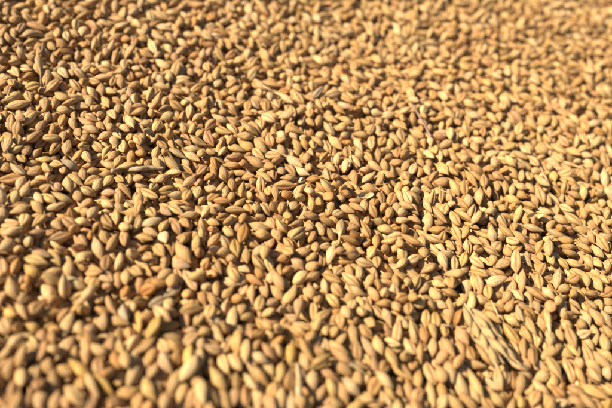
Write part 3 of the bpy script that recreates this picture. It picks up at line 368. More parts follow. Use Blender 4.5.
214,-587,40,-130,-8,-48,90,90, 323,-457,41,-57,5,179,88,54, 777,-477,39,5,-1,62,83,76, 930,288,35,105,8,171,98,103, -738,-128,45,158,-40,-8,80,35, -324,-237,55,-129,25,146,90,56, -92,-22,54,-114,27,-9,84,83, -178,-181,47,58,-37,-2,71,106,
-1025,-17,46,-96,35,155,84,74, 405,52,56,92,-1,-34,85,44, -1190,270,51,-136,40,-143,91,45, -1026,-618,43,-50,51,-2,86,53, 148,-71,68,50,-22,-178,72,64, 926,359,70,-88,-8,-28,79,51, 376,-198,63,-119,24,-42,72,72,
-126,1077,34,-42,3,29,101,86, -1537,350,46,138,5,141,81,42, -1676,867,54,78,-12,68,87,112, 314,1456,46,-50,-6,29,99,85, -685,-262,65,94,15,1,74,46, -380,1061,55,-102,-15,150,94,60, -663,898,35,138,27,173,90,20,
495,444,63,-47,-27,179,72,47, -1032,531,47,-51,-18,178,72,74, 710,1018,59,-115,-26,-176,84,94, -553,1285,65,123,30,135,90,97, -1012,978,64,-8,8,-157,88,44, 656,931,58,21,3,33,88,66, 885,900,56,117,-8,-100,98,65,
133,-533,70,91,-48,149,81,26, -1334,567,28,95,36,137,101,93, -836,-552,12,148,-6,179,96,65, -848,-447,8,11,7,179,80,64, -294,127,8,26,8,35,84,85, -112,-275,28,-77,6,33,88,113, -123,-142,27,-177,-9,-179,83,127,
402,-362,39,-174,16,137,87,77, 670,352,43,161,-14,170,88,81, 1059,-317,32,-138,-14,37,92,117, -1667,663,69,90,8,-167,83,15, -1426,508,43,-65,-28,-94,74,53, 1201,-189,61,-116,25,-76,76,56, -1499,212,49,-69,-2,-43,86,100,
661,-79,52,-70,27,124,83,72, 905,217,56,18,7,-24,79,64, -1530,761,62,-99,3,142,85,76, 1157,-324,76,27,-53,-85,82,60, -938,896,60,141,25,-32,80,33, 1196,543,58,-93,6,33,84,87, -546,-219,50,-5,19,157,72,1, 999,390,65,-18,15,16,75,55,
-823,208,52,-139,17,31,72,2, 845,456,73,28,7,-14,72,54, 241,356,48,131,-2,163,77,54, -852,1170,59,-93,-32,-6,86,62, -1071,570,77,107,-5,-162,86,105, -1513,466,61,8,-22,-28,72,104, 1198,989,61,72,3,-29,105,125, 1244,1001,58,86,0,-4,105,123,
419,421,68,-118,21,-74,105,117, 139,231,69,96,6,-58,77,52, -1211,46,34,-74,-9,-117,72,24, -1688,780,55,154,28,176,89,44, 436,-353,61,102,-7,-119,78,53, 1162,1104,71,43,-4,23,105,126, 288,374,57,98,-6,75,97,57,
-31,-40,77,-107,39,-18,105,108, -1030,358,16,-28,0,129,89,136, -968,-39,7,37,7,-122,93,44, -739,-600,20,-29,-2,129,88,84, -510,-554,27,37,-3,-53,88,65, -460,-653,28,-28,11,57,81,135, -135,1034,14,-161,5,173,89,66,
559,-274,23,55,8,-170,76,73, 867,-279,34,-170,-6,-127,88,105, -441,-402,66,-96,27,52,75,21, 434,27,70,-130,22,-35,79,62, -910,153,42,150,-11,-20,70,44, -237,-445,71,-75,50,1,73,75, 472,-151,56,28,-10,28,73,63,
-689,-757,42,117,0,-163,86,57, -17,-197,74,52,-34,-99,80,86, 858,129,59,123,7,-150,78,83, 430,-171,93,-90,24,25,75,37, 402,775,65,-133,-10,-155,88,56, 479,129,73,147,19,-22,72,54, -726,1036,46,-159,-7,133,95,93,
874,605,50,-172,-36,173,81,86, -536,679,30,-132,-19,-171,72,85, -7,440,39,-135,6,-24,72,82, -465,601,27,80,37,-20,84,102, 184,432,45,122,0,17,96,65, 783,-76,64,56,-30,-178,78,106, -138,1210,35,-113,-14,-40,97,94,
342,498,45,-83,-19,20,72,32, 383,652,56,-59,15,-166,93,94, -1282,686,68,98,18,112,85,54, -686,329,29,-82,-43,150,79,44, 703,-90,45,-97,14,-15,77,32, 677,476,68,151,18,-161,76,73, 81,1281,36,-72,-3,-170,105,140,
-88,1553,39,-46,-14,-47,105,99, -1066,-206,2,89,-8,-61,86,74, -922,-48,6,48,9,3,94,84, -851,-1050,23,63,-18,-138,82,74, -340,-439,27,70,3,128,93,105, 511,-812,26,-102,1,-2,83,62, 882,306,42,125,18,67,85,85, 972,-312,50,158,-8,-147,84,83,
299,495,48,72,5,-178,72,103, -362,-189,50,-114,45,-3,72,123, 727,489,72,-128,9,-21,89,71, 358,151,55,141,37,-134,83,141, -712,107,43,145,-10,-160,78,53, 1055,403,62,-66,6,-21,77,66, 1248,-417,36,115,5,-13,75,97,
-1248,497,46,-126,-23,168,77,43, 222,1784,40,150,17,-27,105,146, -42,1674,42,42,5,16,104,106, 1184,376,45,-32,-18,-132,74,39, 540,264,59,150,10,-127,73,40, 1039,1404,74,106,12,-41,98,96, -1320,1062,65,105,30,-19,86,37,
-549,498,31,-51,-8,1,72,67, -1005,176,44,-68,10,-131,102,53, 576,1217,53,149,-13,-12,90,92, 1510,1853,90,161,1,65,93,56, 169,46,76,-153,36,22,72,84, -907,1084,48,87,8,55,105,45, 165,1275,35,-129,-6,123,99,93, 427,348,50,67,29,-14,80,0,
1388,749,74,143,-34,-7,72,45, -1442,437,78,127,-7,65,102,95, -875,899,50,-37,3,-19,105,58, 1361,1464,65,116,19,17,101,93, 978,1097,54,117,19,-3,90,96, 796,1175,52,123,9,19,93,74, -1240,125,18,90,28,-108,72,102,
-1134,-321,4,-119,-12,174,85,84, -670,-592,19,48,1,0,85,100, -116,-935,40,42,-7,55,82,74, -100,-865,35,72,-12,175,87,133, 63,-38,44,-117,12,141,90,116, 272,1096,13,25,14,61,86,56, 883,-544,14,-64,-10,0,82,87, 1107,-108,31,176,0,-179,97,66,
1272,-211,20,-41,-8,176,91,85, 1408,475,24,40,6,57,85,93, -177,96,39,102,5,-155,72,21, -33,-421,43,98,-19,-146,74,82, -877,-370,35,-5,47,32,71,25, -245,-214,54,85,-19,-8,76,4, -739,841,51,-97,-72,0,72,73, 684,1064,55,115,34,-35,81,71,
-1285,1129,59,32,-1,-135,77,54, -1014,1155,53,-157,1,26,77,58, 790,496,83,-120,-14,-30,74,23, 719,1635,50,-52,-51,-145,85,113, 640,641,85,96,4,117,87,35, 1059,709,50,-60,11,-155,74,90, -898,316,52,-122,23,15,98,71,
1019,477,64,-94,-1,68,82,41, 919,1308,64,-44,4,-29,94,46, 473,1017,67,35,13,-168,80,75, 1071,1220,67,-133,0,-27,105,106, 31,285,48,-111,-7,131,72,32, -342,-1097,80,109,-42,146,72,33, -139,-1062,100,135,-4,-115,74,46,
-80,334,56,-58,-8,-54,79,43, 1470,893,74,64,5,5,105,27, -1124,-231,2,177,4,55,91,106, -961,-328,-1,70,-4,180,73,104, -899,-982,22,-11,-14,106,87,68, -835,868,15,49,-7,65,81,87, -790,1138,26,31,18,-146,85,103, -732,351,22,-43,-12,23,85,71,
-447,30,26,125,-2,45,88,53, -419,-341,29,71,11,75,91,16, -337,-943,43,-161,-4,-180,80,82, 211,-831,29,137,7,178,78,140, 551,-212,26,126,14,-54,89,91, 591,916,35,133,16,-110,96,66, -176,269,41,-48,-7,-14,67,40,
-1059,-170,26,125,-29,153,72,28, -925,-654,37,18,12,171,75,95, 447,725,52,-67,-30,-36,82,60, -243,-137,42,-61,15,171,81,132, -1225,607,53,-85,-5,-148,87,54, -259,-260,49,-62,14,-14,71,84, 172,575,51,110,16,-144,79,42,
113,102,65,51,-15,28,80,71, -795,-476,41,-86,67,157,81,45, -46,88,50,73,-12,-140,81,58, -719,34,47,94,28,33,80,13, -524,-528,43,-93,70,39,66,25, 532,1301,37,-52,-16,38,79,96, 863,1449,48,-45,-1,-168,86,89, 199,975,43,78,17,-43,92,18,
-499,621,42,66,2,-31,83,77, 334,1112,47,128,-5,-173,102,62, 644,210,58,-66,17,61,73,65, 366,535,45,136,2,20,87,73, -1095,921,68,-74,-1,-160,105,53, 419,-176,56,61,4,-24,72,15, 596,464,61,94,19,115,77,50, 1346,25,49,-83,35,-17,78,26,
-61,-163,75,113,-41,41,98,105, 1013,547,60,-169,-2,11,87,42, 1,1408,40,46,-1,37,105,23, -448,532,39,-134,5,-180,72,55, 1316,1192,63,96,15,142,87,51, 647,-133,49,16,-24,81,72,54, -406,522,39,96,21,177,72,75, 133,358,50,-78,0,171,72,84,
-1168,567,48,-18,-4,-14,73,23, -692,1102,37,11,-27,152,87,53, 307,1755,50,-49,7,-170,105,135, 656,384,72,-65,23,162,104,123, 708,1495,42,-131,-35,-14,91,43, -855,-258,0,24,-1,178,82,63, -736,-1101,23,109,-17,-70,82,2,
-741,190,17,131,8,-178,87,71, -390,454,12,35,0,128,94,143, -167,-949,40,-118,-3,178,80,85, 53,-827,31,-76,6,-177,95,141, 1140,-34,27,15,-9,-126,84,53, 1348,642,44,-114,-18,-163,101,104, 1454,468,24,-103,11,-42,82,126,
-294,53,25,-32,49,-174,81,57, -922,92,52,142,-13,-158,77,16, -657,-160,53,92,-29,-165,81,30, 408,198,43,75,7,-9,82,28, -1146,23,32,-68,18,36,90,54, 529,-123,60,97,16,-45,81,83, 1241,190,49,42,-26,-159,85,83, 414,-116,59,18,4,-149,83,82,
-1158,171,31,-65,14,139,90,56, -815,-151,36,144,-27,-179,79,24, -858,986,48,170,0,-65,83,17, 71,213,58,128,-20,-96,88,75, 413,1338,41,152,16,-146,98,75, -177,1049,32,10,-6,-17,85,5, 1583,1406,60,143,17,15,91,85,
1369,-217,44,-151,3,12,72,73, 600,988,58,-55,12,-116,91,23, 1364,1052,68,119,-3,11,92,55, -1151,950,69,-43,6,-14,105,85, 773,880,55,-26,24,16,84,105, 843,149,92,-137,12,61,72,35, 81,1086,42,-89,-17,-166,85,96,
-1088,460,47,-84,-13,166,72,4, -1217,917,62,-114,1,-164,89,91, 1477,1138,63,139,12,-114,78,43, -1719,592,77,-91,-22,41,72,66, 827,754,60,-98,-10,-166,79,63, -1110,1058,66,-58,-9,167,85,124, 1071,1032,52,-136,3,159,92,91,
82,-282,67,-90,27,-15,89,23, -994,221,46,131,-6,147,77,45, -1070,377,45,154,-21,-1,87,45, -1003,-543,13,122,10,142,84,122, -1012,-418,6,80,-9,54,90,64, -976,225,16,79,4,176,81,84, -844,187,25,137,13,138,90,82,
-570,-608,24,-89,-8,-125,89,95, -576,572,24,-58,-1,165,87,102, -514,-1022,35,177,5,48,81,66, -402,-194,24,-13,2,51,86,75, -24,-654,25,-155,-9,-55,85,80, 169,120,42,-47,-14,37,84,115, 271,-218,32,124,-2,-122,78,14,
387,-706,38,-154,-4,-58,88,62, 775,-226,29,-91,9,-61,87,95, 386,439,53,88,-4,160,83,72, -954,-506,39,143,-40,-161,74,42, -1349,391,43,163,8,107,72,32, -604,-203,38,82,-43,159,75,26, 6,-126,63,58,-4,166,82,50, -204,-153,63,97,-33,49,73,96,
935,611,64,-171,-22,-153,73,35, -345,1100,48,-69,-20,169,85,83, 536,343,65,109,-5,-22,72,25, 350,1559,49,-78,-16,179,94,103, 726,1350,50,-51,-2,175,90,75, -259,1457,47,-40,-19,14,89,50, -711,1319,83,133,5,172,99,75,
-728,584,42,-137,20,-176,79,86, 484,65,67,127,-3,-73,72,55, -856,1293,61,85,24,-35,89,94, 194,-729,68,112,33,176,72,3, 240,-347,49,-67,0,62,72,4, -1199,703,63,-106,-46,-127,80,53, -278,958,44,127,22,-166,80,41,
-669,476,55,-153,43,168,75,3, 1246,890,58,30,18,-88,80,15, 958,348,73,-98,-13,-69,72,44, 241,871,44,-53,10,42,87,56, -1836,871,53,-112,-1,-9,78,42, -1148,85,8,-75,1,122,93,34, -780,-882,12,-117,14,136,82,42, -675,-707,15,171,3,177,88,86,
-670,-228,22,149,11,-109,88,48, -453,133,6,162,8,-38,83,105, -401,-1047,42,-115,-6,-122,78,53, -218,-54,17,-80,9,-60,87,62, 165,-215,32,61,-2,-59,86,16, 155,701,12,36,4,-124,82,54, 222,1199,15,22,29,92,96,74, 346,-322,36,111,-5,-121,99,24,
490,-759,30,-122,1,178,83,3, 567,-609,32,129,10,-172,91,64, 1050,-143,33,-45,-3,-2,86,63, 1287,423,20,-46,-9,-178,90,84, 1393,-147,14,-162,5,-2,85,63, -454,223,44,-92,16,121,81,83, -981,397,49,123,6,-16,71,53,
-1620,389,66,-135,17,-91,74,36, -993,275,36,102,8,-6,77,31, -308,411,42,100,-5,171,80,64, -1490,702,65,115,-7,150,93,98, 107,-731,65,-161,31,124,77,81, -443,171,32,79,-4,122,75,31, 1185,180,66,-99,45,172,80,76,
-496,-614,47,45,-20,22,83,13, -1445,709,60,-57,-1,179,78,56, -76,499,54,128,-11,5,72,67, 450,-62,57,169,66,21,72,35, 1598,1569,62,-121,-15,4,105,47, -1225,-347,30,-123,19,58,72,44, -1312,889,62,159,-3,4,89,1, 1145,352,59,110,2,-1,72,34,
265,583,46,-77,0,12,93,85, -1563,392,68,74,-32,153,72,34, 282,985,44,-155,-10,-13,89,3, 502,326,55,81,-4,-12,79,26, -16,372,49,146,4,-73,72,68, -317,553,40,104,9,-165,72,54, 1305,1326,59,-34,3,157,81,75, -766,685,36,-39,8,4,76,95,
-1093,-222,30,107,-47,-145,95,53, -1263,101,34,99,10,116,81,53, 240,252,56,-146,12,57,72,4, 640,-591,53,-82,-18,-144,73,3, -33,334,61,106,-10,-149,72,77, -1572,993,48,-112,-14,166,80,0, 1451,360,51,65,-14,-134,99,45,
-530,1418,51,139,11,47,105,115, -1298,59,20,-120,7,-128,86,97, -1188,79,11,80,-10,157,82,64, -1127,-367,6,38,-7,52,85,73, -1025,-89,3,-100,-6,-123,92,54, -863,-493,12,127,-9,123,80,96, -741,-257,13,-65,4,58,76,83,
-612,-595,24,116,16,-41,87,101, -496,-225,31,-164,10,61,93,104, -240,-1045,42,-133,-12,168,84,35, -103,1191,16,16,22,92,87,46, 3,-427,21,-132,-16,106,73,29, 48,254,25,-159,-14,177,91,111, 49,970,17,-45,-8,-132,88,63,
382,-620,40,52,-4,-177,90,93, 384,846,29,-136,-18,47,85,68, 501,-51,27,136,6,57,82,54, 728,-373,26,37,11,6,83,125, 835,956,36,68,10,-18,93,103, 1077,-49,33,146,2,56,94,94, 1057,245,31,146,0,127,92,118, 1116,-588,13,41,6,127,85,81,
1182,121,19,-75,-5,-59,77,84, 1218,-313,23,-78,-6,-53,87,92, 1402,737,45,-45,12,10,86,95, 1435,677,65,71,22,94,72,36, -208,129,50,137,-32,-8,70,54, 56,-38,82,-81,26,142,76,56, 707,148,56,15,-12,167,76,105, -778,13,51,124,-35,12,83,124,
-1088,50,46,129,-27,-26,86,64, -508,427,40,64,-23,0,76,104, -140,564,58,71,-7,13,83,55, -1476,538,43,147,50,87,72,34, -105,1703,40,-139,-2,-123,102,67, -45,1142,29,-131,19,141,91,115, -240,787,53,-72,-18,164,78,14,
-1132,271,40,110,1,-3,72,64, -548,889,38,25,24,-170,74,42, 1148,197,46,-124,-24,-58,72,20, 671,640,68,88,21,175,77,59, 196,1211,43,-57,15,-108,105,35, 1453,1479,60,-123,-10,18,105,93, -259,707,37,19,18,-152,72,43,
-89,544,72,96,-11,169,84,78, -324,-100,44,-84,31,92,93,66, 1074,-29,63,86,-22,-114,72,2, -1689,616,67,-49,7,-157,87,64, 1431,1313,34,-152,-9,-110,98,93, -644,1006,42,-56,-4,-146,92,43, 48,59,71,-40,-5,152,72,81,
784,376,76,146,2,-156,91,84, -1179,1076,33,-124,6,-123,90,56, -846,32,15,48,-1,55,87,91, -805,-499,14,-46,9,-177,86,46, -812,-323,10,26,17,134,92,106, -578,-60,12,153,3,7,93,124, -522,-356,32,-24,2,-180,94,25, -226,-690,34,-7,7,36,84,53,
-175,-432,21,-49,-4,179,97,74, -44,-992,35,-14,-6,-1,88,4, 460,-307,32,-148,0,1,75,76, 671,-540,29,-51,-8,122,72,75, 729,-174,18,-138,-4,3,89,113, 908,-713,3,55,2,-121,83,77, -148,119,50,-67,25,-6,82,83, -1647,448,69,72,17,175,72,35,
-670,126,43,119,-15,-140,71,74, -1045,30,45,110,-28,21,87,84, -221,-481,56,66,-19,-159,77,73, -401,469,40,-31,24,-23,79,43, 574,-851,48,78,-7,-179,82,45, -434,-218,43,-53,22,171,88,61, -61,668,44,119,-12,69,88,105,
-424,244,48,-87,11,-8,87,26, 1051,1589,65,-172,-47,-59,85,53, 646,770,59,-103,-15,71,79,34, -1021,135,40,-42,15,-27,72,33, 421,930,60,125,15,157,80,84, -616,1380,54,118,14,147,91,103, -637,554,44,100,-7,-24,93,34,
-1320,799,61,-101,-9,121,72,82, -409,1444,55,-104,-20,123,103,65, -39,523,54,88,-9,48,101,54, -1210,1061,61,-123,-6,-26,72,35, -910,1289,57,-23,26,-29,105,93, -375,550,42,139,9,-166,72,40, -1266,1041,57,-76,-4,-154,95,114,
596,1805,58,-159,14,-87,100,94, -221,1186,39,95,15,-161,99,57, -515,956,42,94,-1,16,82,95, -679,1,40,-56,-15,41,81,56, 1063,170,73,-142,48,149,105,66, 1189,841,49,110,-18,72,85,52, -269,585,51,116,-12,-168,83,66,
-876,779,37,-68,-10,-4,72,74, 1347,848,72,81,4,80,102,41, 477,-357,77,84,-46,59,72,23, 790,1898,46,-157,-3,-66,93,74, 170,-820,52,99,20,-155,104,92, 435,866,73,128,-26,-12,88,113, -618,261,47,-83,8,-128,77,63, -1423,37,56,-62,4,-4,82,24,
-1108,-435,9,-119,7,1,89,67, -1024,402,26,23,0,-127,92,83, -956,530,16,106,18,-176,95,64, -957,804,26,-75,-15,-18,97,143, -548,-437,32,-74,-5,-128,87,60, -44,-80,34,-116,-6,-175,85,106, -74,461,20,-14,-7,56,72,53,
145,-96,40,155,17,7,85,86, 440,-668,43,-170,-24,28,88,52, 417,-42,31,-141,12,-173,91,97, 528,130,30,69,4,179,91,82, 616,-82,28,-62,25,78,90,109, 673,-760,23,-13,-10,124,79,99, 724,185,38,-43,-16,-134,91,64, 1158,566,33,-147,-13,-136,95,65,
1277,-141,20,-79,4,-3,89,75, 1286,61,15,99,7,-45,84,105, 1555,1411,30,-12,-6,-45,93,143, 222,-133,67,51,-21,141,84,53, -350,-314,63,-71,51,166,71,90, 143,21,66,-71,45,-41,80,57, -829,293,48,-53,71,98,67,67, -1023,583,57,-35,26,174,92,64,
-1125,-401,22,-142,22,-166,81,5, 1155,-363,56,73,-22,2,78,107, 113,490,35,-121,15,-13,84,52, 1057,488,64,-91,14,179,86,82, 549,1644,34,28,13,60,93,64, 1403,1902,43,-6,14,114,90,13, 159,889,42,-90,-6,173,81,82,
1534,1608,68,115,-21,-18,92,105, 513,585,42,-74,-12,108,81,105, -689,745,48,122,3,167,72,76, -431,1227,49,-34,2,-173,84,66, 1425,1551,57,37,-7,-30,105,89, 74,688,56,145,-23,26,82,58, -1280,752,58,-74,-24,145,72,40,
-366,914,38,-139,21,-7,86,71, 483,-896,59,104,19,-13,72,45, -1040,682,51,-41,-39,151,77,44, -1364,859,52,-36,-3,-97,102,95, 414,-234,48,69,-68,150,72,33, 1258,1612,52,-150,-43,-174,83,56, 1580,1096,58,-77,-12,-28,85,43,
-624,692,57,99,8,13,78,22, -1475,967,55,170,0,-17,89,17, 1191,314,40,89,-7,129,77,6, -855,-302,4,47,5,50,79,84, -747,-382,15,-174,-4,3,80,131, -452,-822,31,-153,-8,58,89,81, -435,-266,29,-70,8,123,84,45, -285,-1051,43,97,-2,-58,80,24,
-241,399,19,-70,-7,-50,88,104, -65,-621,25,88,1,-127,93,135, 263,-154,35,91,16,-42,72,85, 329,-106,31,-30,1,-1,88,64, 477,-618,35,-117,-3,177,88,91, 470,-361,37,-106,20,132,93,88, 487,241,53,-113,-5,-92,78,95, 596,46,38,-37,32,140,89,83,
532,240,37,149,-19,41,88,98, 601,-759,25,33,1,-177,81,94, 829,2,27,136,-6,123,76,84, 1111,565,38,57,-13,-9,93,101, 1458,793,63,35,-9,-2,84,119, -1424,-3,29,130,4,38,86,13, -1811,789,63,-62,5,50,81,86, -1103,788,67,111,-4,172,80,114,
-626,-930,50,84,13,33,72,58, -1467,590,59,138,-6,-16,77,33, -1044,193,47,100,-29,45,87,73, 300,51,65,82,-24,176,79,64, 341,385,48,57,-15,54,85,61, -496,152,31,-46,26,162,77,23, -209,843,41,-107,6,-159,75,145, 480,180,67,46,-24,55,87,76,
1375,1681,54,145,5,-62,72,64, 838,1810,62,159,22,-58,78,97, -1323,732,62,41,-24,-109,72,27, 747,838,51,-78,8,-73,89,16, 1032,1334,63,-80,5,175,102,78, -92,1417,34,154,-3,165,85,41, 1426,605,68,89,-6,24,75,92, 375,1242,65,155,-43,-5,84,65,
-1264,794,42,99,21,-14,78,16, 28,1220,9,167,-9,-86,88,64, -517,1224,43,-25,-3,9,80,64, -127,925,43,-6,-6,169,74,35, 1475,512,59,-63,-25,-17,77,50, 416,126,63,115,1,-62,73,6, 913,797,50,88,22,-101,78,104, -560,752,47,-132,40,-162,72,78,
-628,1135,43,-144,-27,-31,80,20, -934,534,41,-79,-2,135,72,42, -795,146,66,81,-46,7,84,25, 1,5,83,-77,41,-11,105,122, 1118,2005,60,57,46,163,93,60, -1252,850,40,-92,-26,-150,98,123, -1120,14,5,35,7,6,90,125, -626,-1088,23,-154,-6,5,81,52,
-500,855,8,-162,-10,117,83,75, -185,633,26,158,-7,-58,83,54, -18,-605,19,138,-6,-179,94,73, 149,182,36,32,-15,167,82,74, 201,144,38,-35,-5,-60,90,65, 371,245,27,142,2,56,93,104, 717,706,32,-94,-14,42,87,103, 852,437,42,162,5,-179,102,13,
1176,66,18,174,1,2,86,42, 1232,-59,23,146,11,159,85,86, 1280,186,9,144,0,-178,102,64, 1218,1107,67,103,-22,138,95,92, -747,791,31,-69,3,29,89,72, -716,880,40,87,25,14,72,38, -1421,744,60,-37,9,-30,88,6, -962,118,62,-61,37,90,84,58,
497,810,66,76,-7,-153,85,106, -1088,241,45,-83,31,-166,94,63, -179,-15,42,108,-19,143,73,74, -323,107,45,78,-32,32,74,81, -518,1141,54,-39,13,51,80,84, -176,526,64,113,15,173,83,76, -1368,489,41,91,-21,41,85,54,
102,148,72,-99,27,179,86,34, 993,1532,61,-173,-41,51,79,125, 636,1577,36,-3,-1,-150,78,93, 1016,2202,46,167,7,-26,94,71, -941,1056,65,-77,12,-1,96,137, -680,856,10,98,37,-32,81,24, 973,866,51,75,8,24,72,76, -824,1042,51,141,8,94,83,65,
1376,807,64,45,21,-26,80,60, 947,727,49,-36,-19,71,80,42, 1517,2004,61,-27,-15,108,77,79, 852,630,64,-146,11,66,73,65, -926,823,46,131,3,-5,80,23, -715,1203,52,-130,2,-172,81,56, -224,1621,44,-90,-17,55,105,73,
-1494,512,57,-60,-41,54,72,13, 1428,488,64,-144,35,-90,82,81, 610,655,60,19,-8,-150,102,113, -118,811,41,102,13,-149,72,91, -177,1320,47,104,7,-155,98,74, 1394,311,44,-101,11,179,72,4, -192,311,58,-41,49,-4,78,74,
1177,1523,63,-153,-9,173,89,24, 541,958,71,112,2,170,72,35, -49,253,43,90,-4,-24,72,23, 646,1648,63,-150,-6,171,92,42, 183,1042,35,-33,11,166,99,113, 810,1756,42,64,17,174,88,142, -811,682,40,-69,-12,-4,105,73,
-332,378,40,-41,-13,-78,94,43, -252,-61,33,113,-45,-99,105,72, -1142,-102,2,-108,8,4,92,134, -954,666,17,150,4,55,86,63, -806,429,20,86,-7,-128,88,82, -730,522,30,136,-4,-26,90,70, -686,-1109,25,-35,-5,49,91,58,
-625,-78,13,156,-1,-55,89,45, -400,-662,29,85,-19,164,78,74, -43,-936,36,135,-2,-122,85,33, -49,-859,32,55,-5,0,86,132, 37,-635,26,-107,10,164,85,102, 151,-373,26,-37,6,3,81,104, 377,1088,20,-38,10,-179,86,75,
497,-262,30,151,11,128,80,129, 486,966,36,144,-15,35,90,101, 898,-610,10,98,21,72,72,66, 929,-532,13,-45,14,11,75,81, 995,-493,35,140,-4,-14,97,95, 996,943,25,174,-7,-131,95,106, 1056,-80,36,167,-20,3,81,32, 1151,351,25,-18,-8,-123,82,55,
1158,692,32,-131,4,121,81,76, 1341,426,18,98,-3,-4,77,41, 320,425,49,60,-27,7,79,142, 1420,199,47,-135,-12,-83,91,68, -200,357,50,-43,12,57,73,75, 309,648,38,86,-6,-9,90,64, 469,1716,36,-152,-11,-115,95,72, 1193,2147,50,-17,-20,-104,91,94,
667,1360,60,-124,5,128,94,99, 1116,1582,63,108,33,24,89,78, 1683,2286,90,-55,-6,31,86,111, -647,1176,49,-101,-19,14,76,114, 1120,92,54,-158,-44,41,72,43, 1441,1832,59,-135,-35,-108,84,96, -1201,1144,68,90,25,-28,86,34,
-866,836,40,65,15,20,72,11, 306,936,49,-98,-4,175,82,45, 1369,1799,55,170,0,61,80,63, -987,1264,49,-108,-2,-147,87,74, -71,947,32,-15,-6,6,75,82, 923,919,50,80,5,-41,105,80, 1058,86,61,79,-33,165,75,33, -910,1179,54,-160,-12,-171,72,26,
87,1205,28,-158,-10,-173,78,2, 291,1259,43,-81,6,52,105,75, -1168,869,64,-92,6,-17,81,44, -718,-797,41,-97,5,-124,74,64, -317,640,45,-73,5,-20,75,93, 1303,485,62,-134,21,174,83,37, 544,577,61,-88,2,-35,80,34, 883,334,75,89,-17,-75,79,25,
1000,1689,44,169,2,-143,86,44, -1410,850,40,-162,31,165,95,92, -1202,358,12,-44,14,-111,84,55, -1130,1037,36,-151,23,-108,80,33, -1061,-623,16,-38,-6,176,77,86, -1026,-353,4,69,16,-167,92,82, -469,-1086,38,106,-9,-134,88,23,
-390,626,9,-11,16,9,90,55, -344,-813,42,43,-12,-138,83,96, -360,1227,26,-168,6,55,89,44, -231,-937,47,68,-6,127,80,127, -135,255,25,90,3,178,85,114, -126,1472,32,-149,-1,-37,79,79, -25,255,18,34,5,175,76,53, -1,302,23,-155,-20,42,97,74,
152,231,34,-132,0,133,89,112, 275,-668,42,-38,-4,122,95,38, 619,-665,29,-34,1,56,76,54, 607,-441,32,3,14,-158,85,105, 1053,57,32,14,-18,-141,84,116, 1121,-634,13,62,6,-131,83,103, 1159,859,30,-75,-15,119,90,91, -260,1159,38,93,6,35,86,74,
-573,242,44,77,-12,162,69,33, -866,101,49,-59,26,-150,83,58, -707,426,48,-64,26,7,80,94, -1366,214,31,-34,52,51,83,66, 1711,2080,61,13,-5,50,84,106, 727,1938,44,-48,10,-170,95,106, 416,1509,40,177,23,121,74,81,
1542,2428,74,-33,-15,146,100,105, 473,1783,39,173,18,-104,86,93, 906,1579,61,-111,-26,-68,97,1, 1408,1592,65,3,-29,-110,85,66, 1189,2284,35,-18,6,-113,88,84, 505,1617,50,79,36,115,90,33, -600,647,33,83,-11,-8,76,83,
-517,1040,63,112,14,22,74,9, -1421,571,49,-95,-15,126,75,7, 294,822,58,-78,7,37,79,37, 164,1403,43,77,6,-141,91,72, -111,690,50,142,-14,51,75,62, 418,1085,67,31,-4,148,82,44, -775,847,35,-128,0,-31,87,30, -258,20,37,84,-29,31,72,62,
-432,1556,50,-142,21,-26,90,44, 248,1316,24,87,3,1,100,41, 48,1107,29,53,10,10,104,103, 368,302,28,109,20,17,96,57, -1212,392,51,-74,19,131,72,73, -775,446,32,146,55,8,72,55, 263,1916,36,157,-2,158,101,90, 577,-172,20,-105,-4,15,75,51,
41,1652,48,-63,-1,66,105,74, 498,712,54,120,-25,30,85,43, -178,1163,28,-63,6,17,84,94, 750,1456,31,172,-37,-146,84,116, 189,720,39,-57,13,-15,76,44, -192,754,49,133,-5,5,72,76, -1336,105,34,-126,3,-58,94,57, 917,1690,51,-28,8,144,93,34,
811,1924,87,-174,-49,174,83,51, -1254,347,8,98,-3,180,95,72, -1236,700,44,-134,-1,-43,87,34, -1195,-214,3,120,12,-172,84,126, -1070,-51,4,127,7,-179,92,58, -969,-258,1,60,-9,-65,90,58, -908,-877,12,-53,-2,179,84,71,
-847,-780,13,131,11,-169,96,83, -569,1072,20,-1,-2,-126,74,134, -454,-319,30,100,3,61,83,24, -456,-54,19,22,19,132,100,4, 4,-555,19,111,1,0,89,46, -13,1531,10,-8,-2,2,81,96, 66,-765,36,-106,22,137,86,67, 225,679,14,-19,6,-57,86,79,
262,-434,37,126,5,-176,80,112, 370,-31,34,91,26,-163,77,103, 609,746,31,89,26,-105,84,43, 720,388,48,-94,4,-123,80,75, 889,-217,34,-68,-2,127,91,43, 939,196,32,170,5,121,88,24, 997,-581,9,-10,4,57,79,82, 965,-159,36,-90,8,-115,88,1,
1154,-659,14,-112,-5,-176,81,107, 1402,989,39,148,-5,128,79,74, 1496,472,23,100,-8,39,97,103, -1608,536,62,-97,16,-46,74,50, -938,357,46,111,2,-115,86,82, -325,887,34,-129,8,-151,73,74, 573,514,62,91,-19,128,84,56,
699,431,61,91,-48,-176,85,76, -488,-63,41,-77,33,-131,85,32, -26,185,48,-79,39,76,76,77, 306,554,45,-130,12,39,80,33, 421,1398,55,89,22,119,91,8, 1200,1897,46,166,80,-84,95,93, 1197,1826,44,116,-5,175,101,95, 418,502,43,-106,-35,-73,74,3,
647,1173,55,65,1,-162,87,44, 1457,1754,55,30,3,61,102,55, 399,975,54,53,11,-176,93,41, 454,400,45,-178,9,-30,75,75, -1380,970,64,-61,6,178,84,53, 354,869,42,84,63,-158,72,15, 1506,676,57,-111,-31,178,72,36, -958,747,46,-94,7,65,78,56,
-1200,647,64,-76,12,-50,72,57, 1085,1383,77,117,-37,123,95,66, -1153,789,64,-24,24,-12,72,75, -449,684,27,-104,19,55,105,65, 1590,1658,71,-83,11,79,98,87, -1146,1216,56,42,3,152,81,73, 313,1877,47,86,20,1,101,52,
